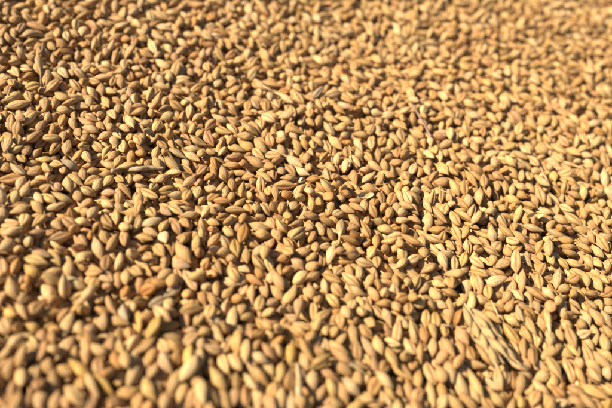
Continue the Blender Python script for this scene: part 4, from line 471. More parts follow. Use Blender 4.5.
-481,1051,51,143,-1,137,78,45, -597,1278,62,-76,-18,171,78,72, -229,410,56,56,-57,-53,72,42, 1352,950,53,24,-38,-18,93,65, 579,1363,42,48,22,-171,81,13, -1134,473,15,-86,0,-126,82,73, -897,-643,10,-161,3,-179,87,51,
-794,-45,9,16,4,127,93,65, -615,-729,18,-172,13,-114,82,84, -567,1029,16,155,1,-132,85,103, -406,676,7,177,-12,-8,97,34, -176,841,16,4,16,133,83,95, 274,1185,13,-53,15,-129,100,27, 391,343,19,-49,7,180,74,122, 378,763,26,146,-5,126,95,132,
447,849,34,-36,-9,-58,84,85, 498,-664,36,23,4,-117,92,44, 834,247,36,116,2,1,83,42, 1113,-203,50,-71,0,162,94,80, 1269,-34,20,-11,-14,41,90,66, 1333,922,38,168,8,11,86,84, 1441,120,16,-145,-14,48,85,12, 113,921,27,119,8,-178,70,61,
-496,542,39,141,-36,31,83,72, -765,-29,42,-66,35,-153,83,82, -680,60,54,-88,38,156,75,54, -1372,553,37,-15,48,-33,70,52, -1494,241,74,129,-19,-168,82,11, 44,-590,42,43,-62,136,77,35, 963,128,51,-103,19,-109,83,92,
615,1772,41,-20,8,-102,89,61, 715,2003,46,-18,-14,82,93,86, 1066,2011,53,168,36,97,90,61, 810,2098,48,-143,-20,55,93,73, 1550,1680,68,-71,-24,87,85,42, 1579,2355,64,154,3,-40,85,67, -874,1114,56,107,12,127,75,75,
729,624,70,-83,14,109,75,44, -765,1267,46,-77,-44,35,78,34, -1755,921,42,85,14,-19,81,8, 638,1063,70,65,-9,9,85,55, 866,1228,54,101,-19,153,105,99, -552,-46,39,55,-72,-3,72,37, 432,1196,44,-19,26,-131,83,34, -775,1363,56,-128,26,-12,94,56,
237,1685,57,-142,30,158,95,76, -45,310,33,-57,19,76,93,60, -874,549,46,138,15,-50,74,55, 1243,1436,74,-111,1,-32,105,116, -484,1245,57,130,-11,67,97,16, 333,807,34,-113,-4,55,72,85, 501,392,59,115,-17,46,72,12, 1245,1718,56,43,26,37,82,24,
-60,1231,22,116,1,-176,105,81, -1524,925,61,-105,38,-87,72,37, -15,-485,48,155,-17,-22,80,64, -4,940,38,106,-17,-153,102,96, 134,1450,60,107,-8,166,104,57, -166,1702,35,33,-4,-18,105,123, -1366,145,20,124,10,13,89,97,
-1180,-43,9,76,-15,-135,78,117, -1028,65,12,110,5,53,78,87, -716,-988,17,-15,4,-134,90,142, -675,1289,30,50,23,-131,92,133, -402,19,10,143,-6,-53,78,65, -221,-371,25,54,12,-39,90,113, -102,-698,28,-146,6,53,96,92,
61,28,44,-176,-19,-9,87,108, 70,359,18,106,-4,-2,91,66, 138,-421,27,167,-2,-123,83,57, 142,858,13,-170,24,3,78,94, 389,-190,29,-6,-5,179,90,51, 543,406,51,-95,3,-25,80,61, 615,-193,21,35,-10,132,99,65, 663,30,26,170,14,131,87,53,
709,-530,25,125,5,2,87,35, 781,296,45,-152,-5,-51,97,74, 837,-178,30,-49,-8,172,100,46, 828,128,36,-142,18,-142,88,27, 870,735,31,-26,-16,106,73,75, 1068,-235,34,15,8,10,82,78, 1143,-480,16,-140,0,119,89,5, 1170,636,32,-90,11,-167,92,65,
1224,642,38,149,1,-56,91,106, 1282,-1,22,3,9,-75,85,103, 285,-75,75,-95,33,135,78,50, -1485,262,43,130,-24,-13,80,93, -1067,1002,58,-103,6,-176,83,36, -1004,658,53,72,-9,-178,72,3, -836,59,48,-98,53,-42,68,26, 463,487,50,95,-20,43,88,86,
441,223,61,100,-53,10,72,73, -990,355,44,-50,29,32,79,65, -1306,494,42,-46,-8,-155,81,48, -1546,220,56,60,12,159,83,64, 1180,1635,56,26,13,-42,85,53, 457,1355,37,112,20,-120,83,50, 527,1538,40,168,-1,-171,93,83,
953,1030,52,83,7,162,74,103, -1048,1269,48,67,9,115,85,65, 491,1497,38,-159,5,-85,94,65, -200,471,49,-105,-17,-41,73,20, 853,215,68,-89,29,160,77,73, -527,106,49,-69,32,3,73,35, 841,1175,32,-27,36,4,90,67, 1269,378,44,-146,21,-64,80,38,
158,1489,50,122,5,179,105,65, 927,477,62,147,-60,48,72,23, 107,1414,42,-93,1,-12,105,87, -1695,934,50,152,17,162,82,41, 1479,2140,80,-166,-24,157,90,91, 1539,855,65,-67,-8,-43,86,43, 33,1032,37,50,-43,143,83,103,
-1202,503,46,-80,37,176,73,56, 1577,1179,58,53,-9,-131,99,84, -262,999,46,-53,19,11,105,90, 1398,1184,68,64,-5,-8,99,57, 610,1654,37,-112,-22,-15,85,88, -1479,800,33,72,-14,-142,91,136, -1400,351,13,139,8,130,96,97,
-1125,-41,3,-31,-12,-8,91,51, -918,-536,14,147,9,-89,86,82, -884,249,24,-36,13,139,81,42, -914,781,23,-92,16,-23,95,84, -865,288,23,107,-5,124,84,41, -797,565,8,-157,-5,-2,92,34, -744,-1038,17,154,-10,177,89,142,
-741,1183,22,144,4,-123,85,67, -688,238,17,32,1,130,82,54, -673,776,26,-39,-30,1,87,118, -586,61,10,-52,9,57,90,126, -393,-820,35,-108,5,66,85,5, -390,-67,22,-94,-22,-127,93,53, -406,825,10,-132,22,159,81,41, -115,-42,29,-133,16,75,90,74,
-2,1074,1,128,6,161,86,94, 89,-439,23,105,2,-130,95,83, 143,-484,28,74,3,115,83,25, 150,1356,13,134,4,126,98,133, 218,1406,16,-174,-5,-61,78,57, 312,-367,36,-73,6,-178,79,74, 493,-148,24,43,-6,-177,83,93, 611,484,35,-162,-7,167,94,111,
964,240,34,63,-15,-140,76,133, 1046,632,28,153,-6,10,91,74, 1117,918,24,20,-2,-125,84,53, 1176,-102,31,162,-11,-98,79,75, 1226,511,33,-170,6,-132,82,123, 68,1480,46,-117,10,-177,103,104, -315,-681,63,108,-20,-167,85,73,
-142,386,44,-62,24,2,80,44, 627,508,62,-98,20,6,80,44, 1696,2237,69,12,0,-160,92,37, 1513,2118,55,-49,3,125,89,83, 1313,1927,58,115,-84,-170,86,82, 534,671,56,74,-2,63,72,42, 685,786,58,114,-20,-179,77,66, 451,1912,46,133,-2,168,84,84,
972,242,69,-127,27,165,72,55, -1303,445,40,-42,24,44,72,46, 985,757,47,66,29,-112,87,52, 143,699,51,71,-26,158,86,95, -204,1479,48,118,-7,-70,91,85, 918,1395,59,68,16,116,91,46, -543,583,38,-81,24,162,75,71, -1637,888,63,-52,13,79,105,95,
-278,357,31,-123,-75,-19,72,42, -612,1206,51,-57,0,-17,86,52, -832,757,42,-114,14,-147,88,44, -249,880,36,155,15,137,72,3, 1256,1367,72,-97,-1,91,105,54, -780,1223,46,-72,68,-134,87,112, 827,536,70,-100,17,-167,105,45,
1052,1784,59,57,10,51,92,91, -1571,355,22,-26,-5,0,74,70, -1572,545,38,40,1,-51,83,102, -1239,-154,8,-76,-13,-158,93,103, -1133,697,32,106,7,54,84,86, -1064,-447,10,39,15,-170,91,102, -847,-599,14,154,-17,44,80,44,
-835,518,19,98,21,-46,89,84, -794,951,10,-110,-5,174,77,80, -724,-934,15,-133,8,59,98,95, -745,-550,17,-51,5,-176,85,50, -635,-195,21,99,-2,-128,84,64, -342,708,15,-123,-13,96,80,55, -249,-487,26,-25,8,60,91,52, -187,57,13,16,7,176,84,78,
-5,912,12,-115,19,10,88,147, 218,-397,32,-144,4,9,83,74, 279,-548,43,27,8,168,85,124, 504,-549,37,-150,-6,169,95,36, 659,-205,19,-114,-3,-179,76,68, 665,240,40,107,-1,177,92,104, 937,1190,29,58,8,123,86,95, 1073,809,25,19,7,-54,87,126,
1075,1132,34,-146,-7,-61,88,35, -604,1053,44,105,-5,-74,84,56, -804,103,55,109,-22,-73,83,55, 204,616,51,-71,28,-156,87,25, 211,763,49,100,-17,-40,82,64, -446,825,41,50,13,-165,84,29, -100,604,54,88,17,28,80,96, 529,1905,39,26,4,115,85,23,
1013,1812,52,-79,-21,-84,86,76, 1618,1922,63,141,10,38,82,105, 400,1792,44,123,52,148,78,54, 1176,592,65,-108,18,-15,76,53, 612,1442,40,-61,19,-125,92,45, -386,1277,56,104,-3,-19,89,80, 922,578,47,-28,16,-101,86,21,
1301,716,54,13,-45,9,74,83, -638,454,33,20,-3,20,75,71, 1675,1936,75,55,10,-80,102,74, -1334,675,54,122,-19,-180,78,54, -1769,790,59,-49,4,130,100,32, 1490,1232,56,-101,13,170,105,54, -266,492,36,-40,-15,7,72,56,
271,608,76,-111,17,-12,76,64, -928,957,50,-100,-38,47,72,71, -444,1148,48,-157,-7,137,89,60, 1156,886,63,71,-15,4,92,82, 1437,2069,71,-152,-45,120,88,15, -379,646,44,-50,33,-92,75,60, -329,1281,55,-36,9,142,74,86,
-269,1366,50,-70,2,-39,105,53, 1456,1751,89,-163,7,119,77,2, -1618,988,45,-143,8,-9,74,44, -1292,129,17,-108,6,-127,84,75, -1228,467,15,32,-2,-122,87,99, -1086,810,38,-37,-6,-124,89,96, -969,-474,6,-27,-7,-133,92,22,
-957,287,20,134,12,-172,91,57, -795,-412,16,-6,11,-124,90,109, -727,-671,16,-115,-7,60,85,6, -618,1101,20,-164,-7,125,83,125, -575,401,7,-128,-1,-2,87,64, -514,298,2,-78,3,-1,72,72, -449,-485,28,-63,-1,0,82,58, -464,-386,34,52,12,61,96,60,
-403,873,5,-174,0,-2,72,92, -235,9,8,35,3,176,87,71, -240,1311,14,-172,3,-3,86,101, 5,183,28,117,-10,53,83,45, 99,-503,28,133,16,-47,84,74, 92,1652,20,5,-9,43,82,125, 255,796,20,-131,18,-7,93,77, 475,1122,30,-1,25,-50,74,55,
783,575,39,165,-7,-176,89,72, 1005,1217,31,-169,-9,0,72,71, 978,1281,35,-18,-2,64,81,94, 1121,862,28,-118,15,-109,82,128, 1167,-204,37,-139,3,116,91,3, 1168,-64,24,8,-16,-11,81,61, 1179,1092,33,69,17,-43,84,76,
1394,1176,32,-177,-10,48,87,67, 1501,1358,27,148,10,22,94,83, 1558,1243,28,-44,18,174,98,84, 1581,1295,23,146,-9,-9,87,133, 1670,1634,42,49,7,120,94,88, 892,29,61,-126,34,0,78,41, 146,79,80,77,-44,116,88,34, 593,1312,41,132,-31,-170,86,21,
1406,2271,50,127,0,32,82,54, 742,1526,37,-173,-22,116,88,103, 969,2101,50,-142,16,-71,96,102, -250,1672,38,-142,-7,-131,95,36, -584,1127,47,72,-12,-171,74,74, 682,573,61,73,-16,-17,74,43, -368,486,37,144,-46,87,72,50,
-165,317,29,121,5,46,72,16, 1040,1704,59,-64,12,-179,89,76, -1377,658,58,-85,35,123,72,23, 1035,781,58,-86,67,45,74,32, 1253,-565,42,-15,-7,132,85,52, -1517,555,60,77,-10,39,74,75, 1144,1971,47,-162,1,59,81,76, -178,1542,41,25,5,-26,85,41,
-53,589,34,124,52,-150,75,5, -354,831,41,117,-11,167,80,15, 655,151,68,-62,57,30,75,51, -678,996,46,119,-7,-133,73,56, 1476,2380,74,-53,47,109,83,65, 1225,601,46,-19,53,-101,72,87, 1719,2514,63,-154,-3,141,93,94,
-1624,356,34,49,16,-163,90,75, -1233,574,20,114,21,-180,88,112, -1175,1139,33,-27,-14,-142,96,105, -1016,-483,12,-25,-17,-72,86,95, -1015,-28,8,17,15,69,90,62, -945,1025,34,149,25,-28,87,65, -742,700,3,-51,5,44,91,64,
-678,-965,18,-53,16,-116,83,96, -614,344,15,-42,10,64,91,83, -555,82,5,130,2,2,94,57, -526,-831,20,-93,-2,-173,86,105, -268,-296,23,55,4,125,84,54, -141,795,20,-91,8,129,83,93, 2,340,22,-154,15,72,81,115, 50,1436,19,68,7,-123,82,73,
329,909,23,114,1,125,76,100, 334,1026,22,-23,11,-127,81,125, 311,1076,16,-134,-12,177,90,66, 702,-251,21,72,-5,-60,89,55, 965,-110,54,-21,-11,-141,90,46, 1065,475,32,16,-11,26,89,102, 1054,1187,35,106,13,6,93,63,
1096,745,30,142,21,8,85,109, 1225,-577,16,-121,5,0,84,47, 1231,1283,46,151,-16,-127,86,66, 1218,1424,42,-18,3,179,86,123, 1332,-94,16,27,-4,0,94,74, 1400,1420,31,-164,9,164,86,43, 1462,968,38,50,8,-6,76,70, 1575,1017,30,-27,-6,176,86,147,
-92,389,47,-97,-16,24,76,56, 436,1129,59,26,21,27,84,95, -321,21,16,-103,37,119,79,23, -593,775,32,63,-2,-23,85,75, 1484,2303,58,130,-31,-106,83,62, 841,1922,65,120,-6,91,89,94, 468,1622,33,29,-10,50,86,48, 1004,1869,58,-16,20,13,79,70,
536,1813,44,-11,-9,31,89,5, 1319,1689,55,-125,-4,-4,82,74, 1515,1670,51,-31,-23,22,82,76, 1712,1903,66,-73,-3,72,90,6, 1246,2357,42,26,17,-154,81,63, 1445,1659,53,137,-23,61,83,44, -714,714,25,102,-10,-174,72,42,
-373,1500,45,85,-8,21,92,66, 1628,1972,68,-42,25,-149,98,35, 901,716,59,73,-29,-21,88,66, 487,1977,44,17,8,92,85,14, -477,1489,52,121,-7,19,105,53, -42,857,28,-85,-6,83,72,24, -604,784,64,116,-33,29,80,122, 922,1937,56,-10,5,-31,90,124,
-22,668,57,-90,25,-157,77,59, 948,777,49,38,-14,115,87,82, 169,1826,46,-122,4,166,105,61, 986,1359,71,-79,17,-136,92,29, 548,815,45,52,-14,-17,80,40, 1014,1115,59,116,-19,-167,84,44, 162,750,56,99,-33,168,88,96,
-310,1214,52,-80,14,87,105,108, -1239,1105,57,-30,30,73,90,64, 885,2154,77,-143,-13,-26,90,73, 524,1411,31,154,-3,107,76,64, 1662,2137,60,-158,-3,126,87,23, -1508,359,19,-94,-6,-64,83,67, -1476,131,23,125,-14,116,77,44,
-1420,705,28,-138,-11,155,76,62, -1227,1021,36,149,-13,-71,96,46, -1097,-150,0,110,-7,-163,85,140, -1075,855,39,172,5,54,82,86, -957,-874,14,-53,4,179,77,84, -977,-655,15,46,-7,53,77,114, -843,917,19,56,2,-119,93,115,
-754,756,2,-17,0,-180,84,109, -638,-391,29,47,5,176,85,4, -570,-306,30,144,-6,-179,86,85, -558,860,11,18,-13,-69,83,133, -512,-415,34,-108,-15,-145,84,123, -466,193,9,-81,-20,-70,94,116, -361,-1057,41,-95,1,1,87,94,
-340,641,14,-34,9,126,81,65, -287,-992,44,8,-16,172,86,70, -288,-550,28,-123,-12,-137,83,53, -212,308,12,49,6,125,82,43, -176,920,6,-85,7,0,81,114, 8,12,39,152,-10,125,88,73, 1,744,21,-42,-14,32,84,85, 55,-270,32,-119,-18,109,85,87,
101,688,19,-132,26,142,95,55, 139,1129,2,63,12,7,85,61, 255,-833,40,-84,-11,79,93,65, 297,809,21,103,12,-122,87,80, 546,-42,25,-30,-10,-150,85,62, 726,-49,19,150,10,8,94,43, 713,964,34,-145,12,162,86,131, 716,1251,30,-56,-25,81,87,143,
780,960,19,178,-1,-180,86,110, 883,1205,26,-169,-13,150,89,95, 1160,462,31,64,-13,39,81,145, 1225,-503,18,77,-13,-137,83,94, 1232,1195,40,-73,-20,159,94,46, 1237,1502,41,158,9,67,90,44, 1336,-146,16,-122,-7,171,91,70,
1330,1524,45,140,-30,-126,91,62, 1509,866,44,131,17,70,79,95, 1560,1083,32,108,6,58,84,143, 681,-638,55,-125,46,151,80,53, 788,111,68,42,33,8,86,52, -1569,278,48,-10,29,37,75,112, 1051,1964,47,-59,13,-9,94,92,
1592,2197,63,14,-11,174,94,64, 1134,2287,46,-102,-24,-155,95,25, 1383,2099,66,100,45,-125,91,22, 1273,1799,59,48,11,147,86,112, 988,1616,44,-113,3,-168,89,81, 1688,2393,76,-129,-20,-50,88,106, 474,858,60,72,-4,-5,72,73,
1632,1853,68,107,-24,-95,80,62, -256,1235,33,-48,-9,18,85,40, -548,719,26,-10,-11,-159,73,54, 178,1651,36,-80,-10,128,96,100, 550,1991,37,59,-5,17,92,112, -838,1384,49,4,1,-72,94,96, -652,1438,47,-99,-17,132,92,51,
603,1514,33,-66,-2,36,76,106, 1615,1747,71,-180,5,-46,72,33, 412,1675,48,65,18,-147,87,64, 791,732,57,101,-35,-149,72,44, -232,1102,43,-103,6,-150,84,51, -382,1150,44,-131,17,-29,82,116, 894,1792,55,85,8,10,88,80,
740,1762,45,60,8,-21,95,103, -1283,13,16,-179,3,120,84,16, -1143,234,11,55,-4,-57,81,56, -1136,861,45,89,-5,-157,87,54, -1027,-160,2,-5,14,138,85,75, -969,-429,4,26,-6,-128,76,52, -959,1196,24,-46,-9,-70,84,68,
-626,639,2,-162,-8,-3,78,102, -551,-726,15,-107,1,-177,82,121, -506,-686,23,67,17,133,73,75, -448,-1036,37,-84,4,-175,90,42, -486,753,23,89,-42,73,92,46, -383,1028,18,121,15,-117,88,73, -323,1498,22,-85,-16,129,83,78,
-301,-607,28,41,2,178,81,95, -303,331,12,-19,-10,-139,101,91, -278,1078,13,-17,-1,-128,85,134, -119,-536,25,-147,-12,110,87,87, -122,554,27,-86,-6,50,86,113, -68,-383,26,-158,15,65,84,109, -51,757,22,129,17,12,83,123,
1,-386,22,-173,-9,-42,91,24, 165,-894,29,154,15,20,82,20, 175,1769,18,16,-14,36,82,104, 263,-318,32,173,-7,1,94,73, 277,467,18,128,13,141,80,135, 336,-203,33,-32,12,137,86,52, 398,-453,43,11,-11,-39,92,45, 622,1052,35,5,7,23,93,88,
879,1326,23,-173,7,67,93,72, 945,447,39,18,-15,112,84,75, 991,1316,38,-48,-14,-113,91,64, 1213,-386,22,91,18,-1,92,83, 1219,1072,44,15,2,-58,79,82, 1290,629,41,148,-9,61,96,55, 1340,-309,14,35,-7,57,84,61, 1340,580,37,-150,12,131,85,65,
1349,710,47,-136,22,64,79,73, 1378,400,17,57,4,3,90,108, 1448,755,45,158,6,-127,88,94, -990,1065,66,85,-27,-11,72,104, -1345,-83,55,149,-18,67,78,35, 497,744,71,94,-35,33,85,84, 979,-734,30,77,0,-151,81,34, -179,-1043,82,-79,20,124,67,63,
1076,2163,48,29,-21,86,81,61, 632,1848,60,31,38,92,86,79, 1419,2028,47,-146,25,44,92,78, 883,1980,62,-137,-35,-110,89,54, -379,1595,38,83,16,173,79,47, 930,1527,45,102,6,-37,84,42, -60,1095,23,51,-32,11,81,70, 830,1332,48,-109,6,2,86,34,
-1771,711,68,110,-25,52,79,14, -712,256,36,101,-36,-64,72,41, -122,482,55,97,-25,173,73,33, 1022,2060,55,124,0,-19,82,76, 1118,1019,40,103,13,113,86,62, -645,678,35,108,-2,-2,77,0, -1,1655,33,-109,-1,16,83,57,
-569,1216,59,77,-17,155,87,86, -596,834,35,-144,-31,14,84,51, 1637,2204,79,8,-52,7,81,82, -1704,735,35,71,-5,-127,85,85, -1507,457,25,-177,18,57,78,105, -1451,242,15,171,15,12,81,124, -1289,-41,18,-72,-8,124,85,101,
-1251,174,14,-21,-8,177,78,69, -1188,-367,10,88,12,70,83,106, -919,415,17,36,-8,-165,82,63, -843,1145,21,-158,-2,0,94,42, -813,-152,4,44,-7,-20,91,41, -739,240,22,113,-9,-62,80,40, -694,-264,28,-177,25,116,86,96,
-630,-811,18,104,-15,61,91,87, -524,742,5,143,-5,-52,84,124, -417,158,6,-49,6,51,90,145, -348,-873,43,125,-9,55,84,54, -342,813,9,4,-2,-59,83,58, -287,758,16,-163,9,73,86,67, 102,645,14,34,-6,-125,101,64, 147,1638,19,-109,-4,-177,84,74,
546,-714,33,30,-12,-88,79,24, 664,-266,26,-97,28,-34,89,52, 730,236,42,-168,-12,165,90,96, 715,562,41,-23,19,-46,81,65, 777,-85,25,72,5,119,93,99, 792,240,40,-49,-2,-56,85,34, 887,248,38,41,17,16,90,57, 938,1259,26,134,-2,-4,92,114,
1036,-497,15,88,-3,176,84,95, 1066,588,30,-9,-13,-12,79,45, 1109,-156,29,136,5,-177,83,73, 1100,700,28,180,0,-124,85,95, 1180,-604,16,107,-2,126,77,72, 1279,1138,32,137,15,137,93,20, 1287,1596,34,40,-7,54,89,56,
1393,644,41,-128,-7,-60,90,97, 1434,329,19,-60,-24,52,84,91, 1431,861,44,103,-14,171,84,95, 1500,1637,32,-2,-12,133,99,94, 1547,1481,31,161,10,-159,88,76, 1620,1518,38,-144,-28,154,86,85, 139,444,25,-105,40,-21,87,81,
-385,350,34,77,-7,-130,80,5, -1083,1203,51,-51,11,-8,86,24, 1280,2000,38,-140,4,-66,83,80, 1455,2188,63,-155,-33,88,86,55, 1367,2349,52,-1,25,-46,96,23, 475,1237,49,75,-11,-79,89,88, 655,1980,47,-106,-9,-166,86,130,
826,1681,53,27,-23,115,84,111, 1339,2280,52,139,8,-20,85,75, 644,1282,49,100,-25,82,80,144, 838,989,73,68,-40,-158,104,104, -707,1404,59,-16,43,140,95,66, -170,424,50,70,19,-171,72,61, -570,1477,52,-18,-7,-50,89,40,
-190,932,39,95,-6,84,72,24, 1474,1404,60,-97,10,-35,92,34, -1639,943,52,-145,-45,-105,83,85, 184,815,39,-97,13,-18,89,44, -34,1726,53,154,-52,1,99,51, -1372,1068,67,76,21,-118,89,72, 911,2142,52,52,18,3,84,32,
-1637,457,37,59,-4,-173,87,63, -1456,350,14,-113,-12,42,80,25, -1390,108,23,130,-9,-160,81,84, -1233,76,13,-135,-8,164,89,36, -1182,951,37,26,-3,53,82,74, -1131,134,7,133,-2,-180,91,94, -1010,-765,17,-45,-15,-138,87,55,
-921,-305,2,126,-1,-56,78,96, -855,-202,4,163,10,-47,88,76, -846,-89,10,-67,11,81,81,78, -488,-492,29,119,-1,-54,82,62, -521,897,12,-34,21,-106,80,79, -460,-774,32,-40,-17,102,81,64, -452,626,8,152,-8,-49,95,68,
-392,914,16,150,34,22,83,73, -332,1169,21,28,15,14,92,90, -284,800,13,37,-3,-62,85,68, -285,962,10,-165,3,-125,88,97, -243,-543,24,-128,-1,0,85,92, -163,-889,39,45,-6,-179,95,45, -154,-29,19,-110,3,-173,84,114,
-179,1645,14,-140,20,18,88,59, -47,1394,5,167,12,-174,91,85, -13,-272,27,-26,-5,58,86,40, 83,1417,12,82,13,-27,88,94, 217,234,30,-88,-11,168,81,41, 209,1529,21,-74,2,59,91,13, 280,189,31,-56,-12,-144,81,50, 252,966,15,42,-16,161,85,81,
278,1369,12,-20,-6,-117,90,6, 362,983,26,163,-1,-123,91,61, 491,689,27,98,-14,144,95,80, 501,1017,37,90,-6,57,81,78, 561,782,26,143,-1,-2,84,2, 630,-363,28,62,-10,-57,86,114, 660,455,40,-128,2,7,86,45, 655,576,33,-56,3,3,87,106,
757,-22,26,165,19,133,84,84, 897,398,39,-140,3,-121,95,24, 887,791,22,98,-6,1,83,81, 991,839,25,-133,-18,169,86,98, 1010,996,25,-66,1,-178,92,98, 1060,1318,38,50,6,119,81,22, 1116,-302,27,-138,3,176,91,97, 1120,795,25,73,12,-44,83,71,
1323,348,13,73,0,-177,98,104, 1395,692,43,6,3,-49,90,81, -551,422,40,-90,30,-4,78,45, 463,1556,30,15,-7,-110,94,1, 870,1846,59,9,10,107,85,95, 395,1576,68,-80,0,-72,85,82, 828,1500,42,-37,-34,130,98,74, 854,1752,46,71,5,27,81,116,
1323,2202,56,-171,-37,16,81,84, 931,1775,50,80,0,129,86,93, 10,1126,31,-95,45,24,95,85, -206,1000,33,82,-24,-160,72,83, 1113,1520,61,-146,2,18,77,40, -817,1206,46,-54,17,179,87,70, 1459,1917,55,119,-11,-166,88,98,
-602,701,33,173,-23,-157,72,41, -1578,435,42,161,27,2,72,29, 663,1200,88,82,-44,-180,100,92, -345,1393,44,122,-36,-133,105,35, 128,1645,52,-100,8,-112,105,116, -1749,858,33,-30,31,9,86,116, -1627,517,41,147,1,56,78,64,
-1327,651,25,112,-11,-77,79,66, -1295,-104,33,-122,-1,-2,90,138, -1300,415,10,-143,-5,123,82,65, -1185,593,24,-113,-8,-53,96,125, -1128,924,38,-62,-3,-128,87,91, -915,-469,8,130,-7,-122,83,89, -918,-255,1,-58,4,-53,86,94,
-929,982,30,158,16,143,98,80, -829,-994,17,-49,5,-6,84,55, -677,-1055,19,36,-4,175,91,75, -680,475,19,179,26,34,93,132, -629,59,9,127,-13,42,82,83, -517,1372,25,-52,-3,179,80,67, -446,1011,19,14,6,-117,93,85, -458,1304,43,68,-7,-111,80,75,
-305,-46,12,-25,-11,36,87,61, -236,123,11,59,8,-74,80,87, -98,497,22,23,-6,4,81,67, -73,-259,28,129,-4,177,78,67, -68,-38,29,56,5,173,90,64, -71,1058,0,-129,-2,58,90,44, -5,588,18,117,6,-177,87,85, -16,1033,3,-50,16,137,86,74,
112,1748,15,173,1,-60,92,16, 174,-40,37,164,6,-1,76,90, 218,1366,11,160,3,177,82,83, 274,-380,37,-70,6,53,83,81, 351,-889,22,94,1,180,81,114, 495,1207,23,113,-11,125,79,93, 565,-536,32,111,5,-176,86,65, 538,858,33,-106,-17,-13,83,66,
550,912,32,133,5,179,87,32, 620,1275,20,136,2,172,97,75, 666,-713,28,-70,23,137,79,87, 813,507,44,-59,5,-3,88,96, 820,1016,22,-125,-4,-55,85,74, 875,876,21,-128,-12,-9,76,102, 936,23,33,-40,12,7,85,127, 1061,2,29,-27,6,-177,88,90,
1115,1119,36,42,17,-42,83,88, -1079,-578,43,130,14,-21,83,63, 392,705,58,91,-21,-150,86,31, -828,-369,25,-49,15,-41,77,50, -632,765,34,-94,-17,-83,82,75, 1331,1621,47,-68,25,136,89,50, 1323,2111,47,137,-36,-160,83,33,
1258,1879,39,-112,-8,-74,87,53, 400,1241,41,78,4,76,72,55, 238,1094,38,77,-18,-12,84,63, -814,948,46,-94,17,-58,72,23, 692,1569,51,-102,43,-37,94,89, 27,1559,40,-71,16,55,94,35, 1159,1732,59,-91,-6,158,84,44, 1452,306,52,-113,32,17,78,14,
1687,1727,81,2,-37,-110,80,77, 1566,2072,62,146,41,13,88,85, 1775,2446,56,-84,-10,-34,89,73, 1750,2288,68,18,29,11,94,23, 516,869,61,119,-36,-153,73,46, 1067,1519,56,-127,-5,30,89,33, -914,589,38,-81,9,91,75,23,
-796,1296,61,73,-32,149,88,26, -215,1340,46,85,-9,31,78,46, -286,826,43,-80,33,-17,79,39, 1754,2167,76,-97,0,28,91,61, 1629,1336,52,-145,9,39,90,14, 1189,2002,53,29,-39,-37,88,43, 482,-463,56,83,-1,-155,72,41,
991,1731,54,-140,23,-170,89,37, -1566,950,20,-65,6,2,92,104, -1334,868,33,142,-4,130,89,120, -1290,585,16,-31,-4,4,87,75, -1192,-109,7,48,10,142,100,95, -1121,184,20,101,7,69,86,93, -951,25,17,-44,-23,-48,87,54,
-972,1253,18,27,-3,177,85,95, -855,476,19,-62,17,76,81,78, -808,319,26,152,-4,-124,78,75, -786,801,5,-13,-2,-179,80,87, -736,-95,9,60,4,-132,83,101, -757,25,14,175,-8,-136,90,88, -669,-763,10,58,-1,0,81,102, -565,-243,29,154,-7,58,102,65,
-558,1199,30,80,-1,-167,84,102, -515,194,4,-138,-3,128,80,102, -455,1410,24,-152,5,3,87,77, -334,-213,21,96,1,2,91,97, -279,1636,7,-18,-4,176,73,14, -65,1506,9,-174,-7,175,76,93, -14,1575,11,-172,1,179,85,64, 170,8,45,-126,15,-115,86,95,
203,-641,39,47,15,-174,84,94, 267,-616,40,-19,-1,-179,88,140, 488,301,30,125,-17,-142,86,93, 617,-527,31,138,6,-53,81,74, 728,-487,24,137,6,-179,83,72, 719,63,26,-37,-6,3,93,115, 728,619,35,65,-8,174,83,94, 807,-266,27,31,2,176,78,93,
839,1298,20,152,-7,56,83,64, 879,-398,34,99,-25,-23,81,37, 903,81,29,139,-4,-1,99,5, 1109,-440,24,46,10,115,86,106, 1120,1371,46,-124,3,128,90,107, 1226,851,30,57,3,172,81,85, 1219,953,29,35,9,-49,90,80, 1287,1184,35,0,-18,41,76,104,
1324,1293,32,103,5,-176,78,101, 1452,397,17,116,6,178,84,77, 1468,574,29,-22,-13,177,79,33, 1459,1205,25,-118,7,-177,99,100, 1563,1354,25,59,-3,-50,86,70, -1384,431,38,77,-5,-22,72,62, -976,706,32,122,-31,170,81,44,
1673,1854,59,132,-10,4,86,70, 1575,2016,61,-1,-5,14,88,55, 734,1826,33,-34,10,89,86,71, 1410,2390,61,145,-40,-98,90,86, 517,1135,60,-90,25,-15,97,54, -1693,511,77,131,-14,-60,75,54, -668,641,40,-63,36,-47,72,34,
552,1757,42,64,-5,175,85,47, 1365,2127,44,-35,-15,24,102,86, -657,1330,67,-78,26,-27,79,85, 1598,2135,65,-81,13,-158,95,102, -705,1260,46,14,57,-160,73,46, 429,1045,53,-97,3,-16,74,60, 781,2007,47,41,-15,-42,90,15,
823,1573,52,-93,-27,-22,77,0, 989,1986,40,-176,50,82,83,94, -1750,692,37,62,8,-41,91,80, -1687,522,43,-116,4,55,93,2, -1567,741,35,-140,-11,42,84,83, -1469,299,20,-137,-26,15,79,42, -1369,963,31,-17,-9,-9,90,73,
-1305,182,14,-106,6,-125,96,24, -1300,936,34,179,-16,44,81,34, -1193,211,12,-136,-5,-54,72,94, -1122,1199,26,131,-1,-52,94,64, -965,166,20,45,-7,-69,85,68, -895,182,20,76,5,178,89,81, -836,-720,14,93,5,-133,84,61,
-865,-32,13,-129,-16,-72,95,97, -805,-772,11,-70,-11,-11,83,50, -735,72,20,-128,22,61,91,146, -618,580,8,-38,-5,-55,81,115, -564,335,14,130,6,82,96,87, -539,-991,27,25,20,4,84,32, -539,1555,30,-135,36,146,87,61,
-467,-730,24,-28,11,-178,83,76, -471,1462,23,139,16,-157,90,31, -416,-993,43,-22,18,-44,88,66, -419,740,7,-42,6,132,88,81, -358,-767,35,82,8,-175,88,23, -249,634,24,78,-9,-162,99,94, -236,1353,16,171,13,5,89,34,
